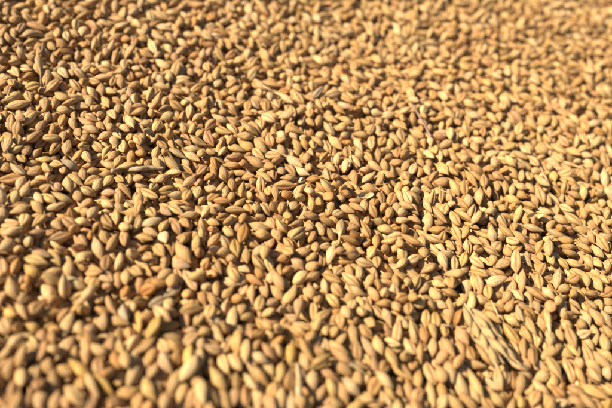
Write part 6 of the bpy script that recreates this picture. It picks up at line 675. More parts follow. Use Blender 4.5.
-1562,394,27,151,11,57,92,76, -1495,634,28,75,-3,-174,91,102, -1468,391,20,59,-20,-64,81,97, -1292,-159,14,157,9,55,90,95, -1078,-264,-1,-9,2,-125,84,74, -1095,479,15,124,2,55,91,44, -947,864,30,-36,-15,16,85,105,
-889,-833,17,-160,19,68,87,62, -854,-386,7,90,-12,151,89,44, -826,245,23,-87,-4,-179,80,82, -838,1024,23,123,7,-123,84,84, -794,121,19,-123,-15,-15,92,52, -798,185,21,-76,-12,171,83,23, -799,365,27,-5,-15,111,82,115,
-795,1183,20,-32,3,0,85,63, -813,1250,24,68,20,-169,89,124, -740,1134,19,30,-4,125,83,33, -690,423,17,-121,15,-32,84,90, -631,903,7,121,15,61,81,82, -567,-1143,31,104,0,55,92,35, -565,192,5,-150,6,-2,75,97, -573,295,9,-21,-7,130,79,121,
-448,-596,24,61,9,6,91,72, -338,1070,13,-99,-6,174,78,72, -348,1534,15,65,-7,121,92,36, -335,1650,8,30,-10,-131,94,4, -232,1559,14,164,3,59,90,87, -174,-624,26,-168,7,127,81,42, -191,-143,22,-147,18,-176,74,91, -180,279,10,23,-6,-5,87,92,
-142,-200,26,-180,0,-58,73,35, -132,1616,13,5,5,-54,77,104, -4,1429,9,-164,4,-139,94,84, 42,-156,37,137,5,-60,102,45, 115,-34,45,135,10,-57,89,74, 107,569,15,-16,-11,117,82,87, 98,1074,8,-31,10,-115,97,124, 117,1258,6,8,-2,67,91,57,
104,1906,14,66,2,-177,94,78, 153,409,17,20,7,1,86,65, 208,-443,35,163,3,-50,77,65, 313,11,35,-141,11,-117,89,36, 337,750,21,150,2,-132,79,81, 334,1310,12,35,12,-104,82,26, 399,-826,29,-38,-7,-118,88,68, 440,78,37,-40,-7,157,97,75,
437,750,22,-54,1,-176,89,110, 505,-201,27,-100,14,-45,82,93, 562,376,32,66,4,-7,83,13, 567,668,29,163,-18,111,89,94, 775,796,27,-131,-10,39,89,111, 757,1426,9,163,-7,2,86,23, 841,383,47,-132,20,-44,88,82, 801,657,53,-43,-4,139,87,34,
833,1222,25,-154,15,128,82,81, 831,1417,16,-135,-14,45,84,64, 946,340,37,-54,0,-126,81,77, 1011,76,30,-143,5,0,94,95, 1108,-547,16,57,-4,-110,94,52, 1114,450,31,-75,-11,-62,81,86, 1101,1471,38,48,3,-64,94,57, 1220,1542,38,10,-4,48,98,72,
1278,246,14,51,-17,42,91,105, 1272,1300,40,-88,1,-127,93,55, 1339,-534,13,-50,-13,113,91,82, 1518,1306,24,-37,2,0,89,94, 1661,1742,39,-132,-15,46,90,72, -23,-244,68,-106,24,73,75,27, -1176,-516,60,16,-14,-32,81,80,
1635,2563,53,62,-7,-144,91,44, 1491,1820,49,18,32,62,95,83, 376,1580,31,124,-22,80,86,46, 1522,602,63,114,-12,98,86,57, 1783,2266,61,-92,24,-67,86,63, -1472,1055,53,33,23,4,80,83, 1786,2600,51,-117,8,82,86,21, 1507,1870,55,-9,9,6,79,94,
1243,2399,48,157,-23,94,87,73, -1790,958,31,65,-21,5,87,87, -1637,702,37,-48,-2,-57,80,72, -1564,619,37,-35,-8,124,94,104, -1495,570,28,62,8,138,81,54, -1525,796,31,-92,2,-179,82,118, -1412,77,25,-25,-5,127,90,100,
-1348,807,34,-106,17,-179,92,86, -1236,-44,10,-56,-8,-122,88,7, -1240,509,14,167,-5,-126,87,20, -1188,135,14,169,-16,42,85,105, -1129,-594,23,-169,9,114,88,85, -1079,58,8,159,3,-2,89,6, -1014,696,26,-56,-2,-127,81,73,
-810,0,8,-7,1,4,83,70, -734,1225,22,11,-4,128,82,83, -732,1294,22,-141,-5,0,89,97, -743,1349,23,146,-5,123,88,54, -644,-18,8,148,1,-179,77,75, -692,65,11,-156,-10,-138,87,45, -618,-880,16,97,-11,-135,82,85, -603,730,5,-39,12,-119,94,114,
-578,961,11,132,4,-59,95,74, -522,943,10,139,4,-4,77,75, -399,-541,28,121,-8,-31,82,130, -338,1128,20,-162,9,-60,80,74, -354,1602,9,148,-4,-177,83,74, -289,637,18,102,0,-5,82,57, -286,918,8,40,-5,-124,87,33, -276,1193,15,-22,-12,0,78,64,
-296,1252,19,85,-2,6,78,63, -164,-997,53,44,-11,-16,75,104, -187,391,17,-137,2,55,89,63, -21,986,3,6,3,176,83,33, 11,1187,-4,-25,4,1,97,83, 1,1351,5,172,7,-124,78,75, -8,1730,25,28,9,-62,81,73, 56,799,18,26,-18,-69,83,85,
110,-551,26,-39,9,55,92,40, 95,-143,36,80,1,1,84,44, 113,356,20,-123,-2,126,77,23, 166,1102,8,62,-14,-80,91,27, 171,1570,19,100,-2,-3,91,53, 159,1868,21,-39,-26,-93,96,83, 261,1146,6,144,-6,-1,95,90, 329,-667,41,142,13,-174,92,114,
386,-768,32,142,7,-3,88,64, 371,516,14,-53,-3,0,90,56, 457,-203,30,123,5,-120,84,87, 463,254,27,-89,-1,-176,90,94, 429,964,36,-132,-23,-66,85,76, 514,-495,32,134,4,4,86,60, 503,353,26,150,-6,179,90,123, 504,1080,32,152,-6,2,81,65,
505,1270,17,-92,18,-169,83,116, 612,-139,18,-35,14,-173,83,80, 580,290,35,-126,0,5,95,62, 617,1007,35,-35,3,-123,94,86, 680,-142,16,-164,-3,180,87,123, 647,308,42,168,-8,179,75,65, 715,907,33,-79,28,-93,88,75, 736,1351,15,48,-6,54,80,77,
786,-757,9,-115,-3,50,77,66, 771,-322,28,97,-13,39,91,53, 772,14,29,146,18,-147,86,116, 777,361,46,153,-2,-123,87,24, 929,823,24,-35,-10,-152,89,92, 939,2151,25,110,-27,55,91,77, 957,2246,12,156,0,130,89,84, 1005,1353,34,-60,-9,174,88,77,
989,1463,29,-108,17,-1,92,55, 1004,2088,24,-173,-2,58,93,63, 1275,-546,13,-58,-2,179,98,73, 1269,726,41,73,-12,-143,87,84, 1322,1074,31,-74,1,2,86,46, 1331,1205,35,-55,14,67,92,64, 1389,1033,38,178,-7,-44,100,115,
1435,1815,17,63,1,-3,90,100, 1613,1825,32,-112,-10,-130,89,82, -317,185,30,-114,36,-94,68,23, 689,-807,45,-165,7,-32,78,55, -327,307,31,146,-27,-148,77,34, 1073,1616,55,132,6,54,85,31, 1061,2299,30,-58,-12,-74,79,74,
805,2179,42,141,-8,-66,75,73, 528,-900,58,102,-7,-15,84,98, -1446,9,68,151,-16,147,97,102, -1263,1177,68,169,-6,-145,94,46, 1429,2420,58,-15,28,-74,87,85, 1749,2068,84,-87,7,-155,81,34, 1196,2336,35,103,10,-85,83,40,
746,2166,41,-146,-10,20,87,76, -1632,658,44,140,7,110,86,92, -1409,181,19,-113,16,142,95,101, -1341,913,33,-23,4,123,81,57, -1298,1021,33,-139,3,60,81,5, -1221,2,11,-71,-7,53,83,55, -1260,235,10,-95,-2,178,79,112,
-1241,1068,36,145,12,-114,79,66, -1186,-312,1,21,-5,179,90,73, -1035,175,14,38,-2,-3,80,139, -1021,249,16,-103,-6,-51,92,83, -989,1373,13,19,-4,-178,86,104, -949,131,19,-146,8,143,84,110, -894,623,11,-10,-13,52,89,7,
-781,680,3,152,-1,2,96,86, -736,1011,11,-136,-3,176,88,54, -672,-1160,28,-148,-3,-50,93,73, -635,-343,30,-6,14,136,83,102, -523,137,8,120,16,68,76,126, -531,361,8,166,0,123,77,89, -502,1514,19,82,1,3,80,83, -441,-874,36,-100,13,154,83,67,
-450,1101,27,-71,11,65,88,95, -411,354,7,-93,0,55,90,82, -348,-551,27,141,-5,53,87,62, -359,-139,20,117,13,-41,79,77, -301,1541,15,-72,7,-57,97,86, -300,1603,8,-47,5,178,80,63, -235,236,7,79,-1,-1,86,113, -246,1026,13,-71,26,178,90,143,
-229,1520,16,-14,7,55,85,73, -182,-537,24,24,-6,-124,89,44, -176,-228,22,-18,6,180,89,44, -177,730,21,-3,6,177,98,63, -166,1533,12,12,2,-56,80,43, -107,-997,39,-16,10,-171,88,66, -66,-426,19,-21,1,-179,92,96, -54,145,23,49,-2,172,90,26,
-76,802,19,-161,-9,173,91,54, -77,857,17,-104,-11,-135,85,66, 7,1851,14,158,-3,-1,83,104, 50,-934,34,163,16,-41,84,82, 44,-102,39,-75,-6,125,76,33, 40,927,9,-64,-1,178,83,67, 48,1018,3,50,1,-3,83,45, 60,1311,6,-105,14,11,92,95,
48,1531,16,125,-11,42,83,105, 91,425,15,-163,5,174,94,102, 86,1697,14,-129,-4,2,82,82, 144,-832,33,-80,-1,-56,82,42, 174,573,13,52,-7,-126,85,66, 257,532,14,108,3,-126,81,74, 277,623,17,153,-16,-144,82,146, 396,-152,32,-11,-7,52,97,74,
392,1755,14,-33,-6,177,76,124, 447,469,19,-54,7,56,87,73, 446,635,21,-165,-6,125,78,93, 437,808,28,-58,2,-176,82,75, 494,75,32,-87,3,56,77,98, 486,473,22,-73,10,-142,86,53, 497,1704,7,6,-7,-178,84,104, 539,447,29,19,-11,-1,88,61,
553,1759,7,-71,-2,40,82,81, 593,104,31,73,-9,-8,80,122, 604,795,28,145,16,-41,81,82, 616,1374,12,-161,4,57,79,103, 657,1142,28,-157,10,167,90,74, 664,2013,23,171,3,-111,99,26, 785,856,23,-49,-3,-2,78,76, 779,1862,21,46,-4,115,84,77,
841,318,42,-67,0,-59,92,33, 823,1257,18,18,13,-175,80,101, 895,1247,25,-35,9,56,80,103, 955,1518,19,-64,6,-177,87,45, 1003,-390,24,-25,-7,-176,94,45, 1064,-371,24,3,-5,-175,88,106, 1119,2387,8,118,-18,-71,90,53,
1177,1587,33,-78,1,128,85,44, 1211,1600,33,-62,-5,-139,97,42, 1275,-305,20,56,-4,-123,93,73, 1285,1409,40,-145,-9,-11,80,122, 1289,1512,37,-68,-3,-4,89,84, 1332,239,22,28,15,178,92,45, 1401,1374,32,46,0,135,90,140,
1394,1620,30,148,-14,-167,78,93, 1396,2008,17,-140,-1,-179,83,86, 1439,1352,24,-175,2,-5,78,30, 1494,830,43,-26,-8,-126,79,75, 1521,1744,28,118,-3,-130,82,115, 1618,2146,33,-80,-1,55,88,118, 1853,2633,24,-23,11,162,77,123,
500,157,39,62,-17,62,85,70, 881,2166,48,33,9,-150,86,94, 1198,2222,43,94,-17,-75,83,7, 1763,2069,53,-111,4,152,82,55, 1006,2316,31,-87,-1,-41,83,35, -123,1768,29,-161,49,-62,88,44, 486,2062,35,-110,-6,-74,81,56,
201,1920,45,-88,-14,-19,89,94, 1598,2252,56,79,-23,157,88,82, -1699,854,23,-155,-2,3,77,24, -1372,-86,23,-68,-7,175,83,54, -1339,1086,36,101,15,-42,86,115, -1009,847,36,31,-13,52,82,76, -994,451,11,-92,-3,0,81,71,
-958,1133,29,103,-13,49,89,117, -905,-586,11,-50,6,-179,90,107, -891,846,21,-120,10,122,73,104, -882,1024,25,108,6,-175,89,66, -850,1189,29,-27,3,-101,81,93, -785,-353,13,27,23,-7,86,60, -740,-884,11,56,6,159,91,81,
-716,-758,14,-142,13,-45,79,85, -693,623,6,-140,-2,56,90,84, -682,1419,26,57,-14,-139,78,84, -621,-988,17,19,0,175,80,114, -525,992,14,25,7,-56,84,25, -495,1113,28,-23,29,-142,79,46, -405,-1114,40,-175,-6,-57,93,64,
-332,-697,35,-149,13,140,86,87, -351,956,10,32,-4,-123,80,52, -347,1347,26,-87,5,123,88,64, -285,-261,20,31,-3,-1,97,23, -241,747,18,-143,-5,-48,89,73, -173,-95,22,-58,8,57,81,85, -112,747,20,96,-8,0,72,51, -130,996,3,36,0,125,82,71,
-103,1243,-2,-92,-5,-4,96,94, -117,1432,6,98,-1,3,86,80, -57,1019,4,-106,-12,-67,74,63, 0,855,15,151,-13,114,84,23, 44,461,16,89,-5,-124,79,75, 102,-836,34,-128,12,-44,88,64, 100,1296,7,-142,-8,-57,91,97, 179,479,14,73,-6,-53,96,70,
155,756,12,141,6,124,97,37, 142,1710,20,-135,-5,-127,101,94, 190,-484,33,-68,17,14,81,94, 195,861,9,83,-4,-2,93,42, 232,906,11,74,-3,-4,82,84, 269,251,28,-120,-3,-165,89,53, 264,706,12,-66,-3,4,86,81, 281,1771,16,-46,8,1,90,93,
401,1031,27,-134,-8,-176,85,85, 457,-828,27,-25,-5,-177,78,66, 432,294,25,82,-13,-146,93,42, 442,1641,13,12,-9,-122,84,85, 488,1371,6,-140,0,-176,91,85, 561,1534,10,135,3,-68,91,44, 599,531,33,-124,-6,-122,82,134,
674,-391,26,-55,10,157,86,44, 673,120,31,49,4,-117,86,3, 659,519,39,128,-18,155,91,16, 661,737,27,-33,4,-52,88,71, 667,1194,26,126,13,-40,80,86, 708,-711,28,128,37,175,87,136, 725,328,45,38,5,1,79,65, 720,855,24,144,11,-171,86,54,
725,1300,17,-143,-1,2,91,59, 817,1479,14,122,13,-114,86,43, 1056,2172,19,29,-15,-12,94,94, 1159,-717,18,165,14,70,87,46, 1148,1544,36,-98,8,129,88,65, 1251,-608,17,-142,13,-165,85,85, 1218,1654,25,22,3,174,77,72,
1259,808,38,172,1,-124,89,104, 1271,2155,16,-123,-18,-70,93,22, 1344,2084,18,-159,-1,-124,84,118, 1476,308,17,96,-13,34,89,103, 1513,560,46,-57,1,100,92,88, 1472,2083,23,-79,-6,-178,91,61, 1563,2246,39,-73,10,133,84,109,
1700,1812,42,134,-9,53,95,97, 654,1892,51,76,19,-164,82,47, 472,1939,33,152,-8,160,91,0, -786,1425,50,-175,21,-174,82,111, 1362,205,37,-80,-7,70,73,11, -1800,858,29,-44,3,-53,92,80, -1633,847,31,-145,-26,-18,78,106,
-1509,898,29,-41,8,124,85,108, -1430,1076,30,26,9,-125,91,65, -1349,353,9,138,-4,-179,88,37, -1290,-204,11,141,14,-14,79,85, -1315,1141,34,103,4,-1,85,87, -1232,643,23,105,2,51,92,44, -1192,-446,11,0,-11,-14,91,114,
-1182,900,36,-4,-6,-61,84,32, -1178,1242,33,28,-10,-48,89,117, -1133,1156,29,-48,11,142,86,112, -1055,640,26,-39,-10,-123,86,108, -1009,-721,15,-34,-6,124,85,40, -968,410,16,60,-5,-57,80,86, -905,-149,1,36,5,-178,83,104,
-907,1411,17,-82,-4,-53,83,84, -852,581,13,-88,-11,-69,96,83, -856,1252,22,-105,-8,157,95,83, -803,-271,7,53,-9,-155,88,44, -734,-824,13,-19,14,136,94,44, -678,1030,16,-32,-22,46,77,97, -568,-879,24,-3,-12,-117,82,83,
-564,626,4,-121,-2,-123,94,34, -508,1318,24,156,1,0,95,101, -464,-556,27,-136,1,122,95,55, -351,-610,25,-107,-2,-177,72,60, -358,-256,24,-66,-3,124,93,71, -279,-938,46,-132,5,-121,96,48, -285,-138,20,24,-17,-61,89,51,
-208,-763,36,28,6,-173,87,43, -229,904,10,-136,-9,-154,86,85, -118,396,17,-55,-6,1,83,106, -120,452,21,133,-1,123,84,65, -51,32,29,69,-4,-8,81,45, -57,361,17,142,11,139,90,82, 98,1131,5,78,17,-45,89,85, 141,947,5,77,-5,-2,80,82,
144,1409,16,-56,-8,136,83,104, 146,1801,16,70,10,136,90,37, 223,67,38,49,-6,127,86,43, 219,809,14,-112,-5,-121,91,76, 213,1077,7,-62,6,-177,92,46, 225,1929,7,52,-7,0,93,126, 285,-53,37,-85,12,-13,94,73, 390,-870,26,129,0,123,91,94,
391,797,28,-21,18,146,84,53, 399,1410,32,-103,10,-68,91,54, 436,1681,14,-7,1,-48,83,93, 491,910,36,53,-4,53,84,63, 504,1756,10,48,2,-40,91,92, 630,-310,24,-135,12,15,82,89, 604,1433,6,-47,0,123,86,53, 619,1533,6,-160,-25,-143,87,54,
591,1973,8,12,-2,121,91,25, 662,1515,3,107,-6,178,76,76, 712,2,20,23,-2,3,86,103, 716,1497,5,21,5,177,83,34, 772,636,37,-103,11,-10,86,94, 768,1247,22,-121,11,-119,93,104, 888,1028,27,140,-22,-145,91,71, 901,1639,15,166,1,-1,89,35,
951,515,34,73,-6,3,85,94, 970,1040,24,69,-6,170,91,62, 999,1167,32,153,-4,54,93,46, 1003,1799,17,-16,-6,1,97,60, 1022,1953,24,163,8,-123,81,54, 1059,1539,27,52,3,-7,85,104, 1034,1604,21,-18,8,-2,86,25, 1073,1689,30,-69,-27,47,93,82,
1117,252,21,175,2,0,87,82, 1105,297,28,-43,15,-174,88,107, 1091,1268,43,-26,14,142,90,83, 1120,1982,15,-111,-3,116,94,5, 1111,2341,6,-48,8,-1,82,64, 1169,179,21,-141,-9,106,87,47, 1170,1909,13,9,-16,-139,79,74,
1221,2255,16,-175,-19,169,87,56, 1290,-438,13,-141,6,176,83,83, 1393,2249,24,146,8,9,85,45, 1377,2433,18,143,-9,-1,84,104, 1375,2484,28,33,11,144,94,101, 1512,1242,25,119,-3,-53,85,31, 1550,1857,28,121,1,51,85,148,
1557,2377,38,36,7,40,82,84, 1622,1071,24,167,8,5,87,55, 1625,1407,28,50,6,54,90,72, 688,2126,43,-140,-46,-129,92,92, -1622,327,59,164,-4,114,84,61, 1140,2037,47,134,8,32,82,115, -1900,891,38,161,18,-111,83,87,
-1733,810,30,150,-17,175,89,145, -1744,975,24,64,-6,-121,78,84, -1579,1070,20,56,-2,128,84,91, -1454,572,25,-81,-10,-137,92,123, -1283,466,10,-144,-6,-1,85,105, -1294,1086,34,-121,3,55,88,55, -1186,848,35,-113,9,-169,84,74,
-1073,-319,4,-2,12,66,89,63, -1080,1258,22,118,-12,-131,82,33, -1009,1194,24,56,-17,36,88,103, -1032,1293,17,152,-2,-178,81,76, -905,-699,11,59,-4,180,86,63, -903,-214,0,-63,3,-125,83,40, -784,861,7,-133,5,51,85,23,
-681,588,9,-142,17,-110,84,74, -681,1482,28,145,-13,-140,80,85, -555,-196,22,-154,3,-175,77,101, -552,527,4,-117,-2,179,80,91, -461,248,1,-47,2,-180,92,124, -449,295,5,-68,13,-41,82,74, -451,840,8,8,-13,42,83,104,
-458,1611,15,-170,8,0,85,105, -339,-1108,42,-111,9,-46,90,85, -351,14,9,-78,5,127,93,70, -296,230,8,11,6,-125,79,104, -286,1693,7,123,-2,-129,86,90, -228,1633,9,124,-6,-122,80,34, -167,566,28,127,-5,-125,87,77, -163,1137,-1,-146,2,0,73,94,
-134,-491,25,-22,-14,112,96,86, -119,301,12,-31,3,2,73,52, -110,1074,0,-152,-6,-59,88,44, -63,190,18,-132,-6,6,82,83, -78,1456,10,-39,10,-40,95,94, -50,1765,15,-34,-12,44,86,75, 29,-987,32,103,5,3,95,46, 153,-666,36,-116,-5,-119,82,75,
260,-93,37,130,5,-127,92,113, 255,587,12,-25,12,-170,88,54, 337,-618,47,105,-15,15,88,66, 317,479,16,-51,4,-126,93,64, 322,1153,15,-113,-4,-118,84,87, 333,1513,18,153,9,-124,76,44, 326,1864,10,143,0,-120,86,23, 368,1641,19,150,0,2,84,68,
445,357,23,-51,21,10,84,94, 435,523,16,172,-5,180,93,75, 447,1011,33,33,5,-59,82,53, 434,1151,35,-9,4,32,84,83, 437,1818,14,-5,2,54,90,99, 509,1816,13,88,27,177,76,67, 561,1808,8,142,5,55,84,74, 597,1486,1,23,3,177,86,34,
580,1707,19,172,3,-11,90,35, 621,2105,8,65,-12,-12,78,83, 625,2151,11,-151,7,-123,76,103, 663,1411,7,132,-1,1,86,84, 663,2065,12,-65,2,-125,87,93, 740,-773,17,-45,12,153,95,64, 794,1814,16,-99,0,4,85,101, 827,-320,30,148,-5,-125,80,34,
824,2097,18,-137,-8,-156,87,2, 946,-492,18,-30,-4,-120,87,65, 996,687,28,-57,7,55,78,63, 1103,1533,31,-122,7,176,96,90, 1107,2268,14,74,6,20,88,114, 1231,231,22,56,-28,-68,83,135, 1227,1823,15,-157,3,56,90,103,
1293,-604,29,-118,3,160,85,44, 1288,514,33,135,16,-144,91,55, 1243,2002,11,179,3,122,87,55, 1389,184,12,122,1,122,78,55, 1417,805,44,-166,5,180,82,105, 1424,1246,28,95,4,-178,82,88, 1376,2212,22,135,9,-176,87,76,
1447,1756,22,-89,-1,-179,73,5, 1507,919,39,152,5,-121,100,43, 1510,1457,30,121,-16,-138,81,74, 1517,1597,32,-136,17,-108,93,44, 1565,1138,29,-49,10,-49,84,125, 1557,2179,34,-136,-13,113,80,36, 1599,2313,38,57,18,-41,83,41,
1670,2592,25,-63,9,122,94,77, -414,-766,63,100,-18,150,89,102, 793,1947,46,-136,-5,117,96,11, 1323,1996,40,60,-4,-163,89,13, -1764,617,67,25,18,-14,78,63, 1629,1420,69,-90,-32,-143,81,104, 1463,2458,54,-157,9,-87,78,62,
1639,1239,66,177,-43,-23,82,44, 407,2003,36,-136,-5,-87,77,37, -1690,683,41,45,15,135,93,73, -1570,245,25,-24,5,126,82,123, -1509,851,33,171,20,-150,84,114, -1446,176,18,74,-7,56,91,22, -1451,641,29,99,15,-38,91,135,
-1403,598,24,31,17,72,73,106, -1358,595,15,40,2,4,90,20, -1307,248,13,130,-17,-138,73,62, -1178,22,8,-114,8,-17,83,102, -1128,533,21,-156,-18,-125,72,64, -1131,801,36,-47,7,-10,76,93, -1118,1257,26,107,-12,46,82,83,
-1000,907,37,-111,6,-128,89,94, -864,70,15,-117,-6,-2,79,52, -837,137,22,-155,-5,-63,83,49, -853,416,17,134,-6,1,88,82, -848,806,13,163,-9,110,80,32, -731,566,10,119,-7,57,81,75, -711,901,7,-53,-17,112,80,65, -674,915,8,137,19,-114,94,54,
-670,1139,16,27,4,-178,86,62, -618,1411,27,7,17,-41,84,94, -570,239,10,-108,20,63,90,73, -577,475,10,142,0,-52,90,106, -520,-617,22,123,5,121,78,1, -469,518,9,-103,21,-159,87,92, -361,-44,13,-52,5,119,89,68, -353,126,9,-156,-22,160,85,65,
-212,493,21,93,-7,172,83,100, -183,232,12,17,-11,-139,87,73, -182,789,21,123,-19,39,83,125, -123,1131,2,85,14,-113,86,91, -1,473,16,-146,5,178,84,35, 110,134,39,28,-4,119,82,45, 144,-929,26,164,6,177,93,113, 162,1191,4,-139,-6,-179,77,75,
206,639,11,149,-1,179,93,117, 216,1261,9,176,2,54,86,54, 288,-875,23,-86,-3,-1,85,91, 250,-716,41,59,18,-109,80,45, 285,1014,15,137,-9,177,86,138, 336,413,17,-136,9,-20,95,90, 308,527,18,-32,8,110,87,83, 344,1457,20,117,-16,116,88,124,
365,2071,0,90,-12,151,80,96, 377,403,15,66,-5,178,72,20, 423,577,22,103,-13,-93,89,58, 555,1020,32,-31,-3,179,84,40, 558,1919,10,-65,15,-44,82,75, 605,-27,23,12,10,14,83,64, 609,417,35,131,-10,-4,76,83, 607,1940,10,-167,13,-43,76,64,
680,644,34,-49,-15,2,85,83, 656,1578,3,32,6,127,85,71, 729,127,31,27,4,5,94,74, 715,1973,15,-29,7,54,89,82, 786,1198,22,-100,-2,129,102,90, 764,1540,9,32,15,129,77,36, 773,2093,13,47,-2,-4,92,112, 755,2141,11,-126,-6,178,83,51,
851,-717,3,21,-4,-119,84,23, 945,-332,30,-32,-6,-177,83,65, 972,-262,32,100,5,180,91,70, 1000,298,29,-152,12,3,90,111, 1045,2026,27,-125,-14,110,89,82, 1117,52,30,-158,-14,-38,95,60, 1123,505,31,-70,2,-126,83,83,
1121,1921,16,36,-7,132,80,81, 1107,2092,19,119,9,-46,84,73, 1168,-156,26,-123,6,177,90,105, 1161,292,22,-31,-16,-8,83,136, 1234,561,33,-21,-4,3,79,106, 1231,1781,21,-11,24,-4,92,106, 1283,472,26,-37,-9,56,80,50,
1349,478,26,-171,5,-131,83,75, 1324,1715,24,-13,5,-60,99,65, 1337,2194,19,151,-7,123,75,93, 1374,857,44,98,-6,48,83,80, 1396,1700,23,-113,5,-179,95,83, 1350,1925,18,5,22,-115,90,75, 1439,75,17,19,6,177,90,96, 1437,181,14,-68,6,-176,82,76,
1499,1525,42,-24,3,-149,92,53, 1544,1571,35,49,-10,-67,92,128, 1675,1966,45,155,6,-27,80,67, 1773,2153,47,-29,7,-154,96,69, 1792,2303,25,126,7,133,81,80, -1263,-49,40,-78,21,-75,70,52, 600,2131,46,82,35,146,89,105,
1161,2356,44,94,-28,126,88,53, 1445,2101,51,-154,7,-14,82,52, -45,1786,51,-106,10,-120,78,79, 1668,2288,55,76,22,-56,89,54, -1792,809,30,144,9,-171,84,75, -1688,573,44,46,-6,59,88,47, -1705,970,24,-117,17,163,88,116,
-1578,886,26,-42,17,-43,89,83, -1505,92,25,11,-15,41,72,45, -1460,746,32,-16,-7,126,76,96, -1295,298,10,-24,3,56,97,25, -1242,420,11,35,5,125,82,64, -1239,738,30,-157,-2,-127,88,64, -1257,1198,35,-57,15,-172,89,74,
-1113,-638,20,-19,0,177,91,65, -1001,10,7,14,0,3,79,53, -996,1090,29,11,-6,177,82,37, -1003,1140,23,-120,5,-178,82,81, -954,-696,12,-106,-2,179,91,105, -944,718,22,-93,13,-122,85,70, -947,909,30,-41,-12,132,86,12,
-937,1080,28,50,-7,-127,78,71, -893,-414,5,-92,-1,-178,89,47, -855,1091,25,132,-9,117,82,44, -810,1065,21,-84,2,-126,84,55, -782,-985,16,-28,-4,60,102,21, -791,-186,5,-129,2,3,78,87, -780,525,13,160,7,160,90,53,
-776,1080,23,-60,17,-114,83,75, -762,-492,21,-85,19,-37,76,74, -726,-33,9,-121,-13,39,90,81, -496,404,6,-148,12,133,82,54, -453,-431,35,-49,-28,-82,80,36, -336,251,6,20,6,54,81,51, -354,295,5,146,-4,-3,84,72,
-345,1693,7,176,-10,171,83,124, -277,1470,20,71,15,-43,88,53, -218,689,22,-51,7,-180,86,75, -236,800,17,60,-16,37,84,107, -159,686,28,45,-10,141,84,95, -184,1039,1,-122,5,-2,89,143, -169,1094,3,-8,3,-125,93,100, -158,1195,1,64,-4,6,91,74,
-196,1712,8,89,-7,-167,93,42, -76,-726,35,-154,-24,47,86,102, -30,1630,10,130,-3,178,88,71, 49,-409,22,-115,-8,-61,93,59, 36,1486,9,-11,5,-177,83,72, 107,-708,32,-117,3,5,89,64, 100,-300,26,44,8,175,83,23, 163,-719,41,-111,-21,-140,100,76,
154,1298,11,-153,14,-9,88,44, 228,-262,32,134,-4,57,82,36, 222,375,18,-149,6,3,84,63, 258,300,24,58,-10,176,94,84, 284,1304,10,-120,10,7,83,75, 266,1653,23,74,1,-180,90,27, 282,1828,14,32,5,180,83,76, 307,864,18,-58,2,-175,84,93,
324,1561,20,142,8,-179,89,106, 373,1372,9,-128,3,179,96,44, 375,1980,3,51,9,138,80,91, 447,-874,29,30,23,148,82,144, 442,-708,36,-155,-3,-127,83,34, 441,26,34,26,-23,3,82,75, 443,1077,27,157,-9,2,84,103, 476,1473,10,-76,26,144,88,50,
497,844,33,107,-1,123,79,75, 476,2082,2,-83,8,168,88,82, 553,511,28,-95,-11,-129,88,45, 556,1374,7,-67,3,179,82,55, 651,854,29,-139,1,-130,91,94, 674,1709,6,115,4,-61,87,56, 722,1090,26,-10,0,-127,79,84, 714,1599,5,-103,1,-177,86,76,
715,1745,10,-86,1,61,93,44, 719,1913,12,36,7,178,87,82, 817,744,27,133,-5,3,95,24, 831,1589,11,133,-5,177,85,94, 842,2245,8,41,7,-175,88,21, 872,-773,-1,-90,-1,-179,84,33, 870,978,21,95,-3,179,86,116, 1002,796,25,32,-6,-55,86,105,
990,1583,20,-13,13,-175,85,64, 993,2192,17,-49,0,-60,90,34, 1055,192,27,27,8,-169,89,64, 1058,300,30,121,6,-124,82,94, 1063,970,25,61,5,127,86,83, 1118,7,25,157,1,4,92,52, 1108,1716,17,-107,-3,178,88,34, 1108,1829,14,132,4,-178,88,84,
1164,1426,46,-48,17,-110,86,53, 1236,17,18,-150,15,140,92,61, 1223,1037,30,157,0,56,101,56, 1227,1124,34,-113,-16,-145,89,102, 1231,1338,41,112,6,-177,94,83, 1234,2096,13,-46,3,-55,90,66, 1271,342,20,42,-17,-62,83,93,
1274,856,39,51,25,69,83,13, 1270,1462,43,156,14,-32,82,96, 1265,1702,27,-99,-15,-173,86,143, 1281,1804,23,1,25,-153,98,106, 1399,-187,14,173,-2,-130,89,44, 1339,981,33,-140,3,-176,78,60, 1338,1668,26,144,-6,-176,72,64,
1381,-227,13,-19,-9,-180,79,36, 1389,1120,29,-127,-2,1,89,72, 1386,2063,16,-109,-6,-177,86,13, 1462,1562,27,45,-4,-180,79,64, 1519,1085,29,64,-1,-179,81,63, 1499,2153,27,60,7,-1,88,130, 1620,1250,21,5,3,-178,89,104,
1631,2419,36,-83,4,-54,85,52, 1618,2584,22,-66,10,180,75,94, 1838,2495,24,149,-9,-10,94,74, -1085,575,43,-78,9,140,87,89, 923,1630,46,-115,0,-164,86,100, 1726,2331,58,-150,-4,-32,94,56, 1530,2058,41,154,-18,-104,87,6,
1319,2439,51,-87,17,-1,89,34, 801,-819,40,-59,34,-49,91,66, -768,-1225,58,71,3,-6,81,52, -1831,962,27,66,0,5,79,110, -1685,1026,21,-48,9,-114,88,44, -1508,192,21,137,1,56,94,94, -1408,414,12,42,-11,175,89,135,
-1397,473,15,59,-4,130,83,116, -1219,970,37,27,14,-40,84,124, -1133,405,12,22,-3,-120,84,47, -1065,1096,29,-116,0,125,93,33, -959,-138,0,105,-3,-1,80,71, -907,78,17,-135,-12,-64,87,33, -859,-153,3,-132,12,140,76,82,
-781,70,14,-127,1,176,82,105, -732,955,10,-25,-16,173,90,145, -678,1341,21,-102,-4,1,90,92, -637,859,2,-36,11,-168,84,33, -551,-145,21,-145,-3,10,92,55, -569,139,6,-41,-12,35,92,80, -576,750,2,135,-4,-57,85,52,
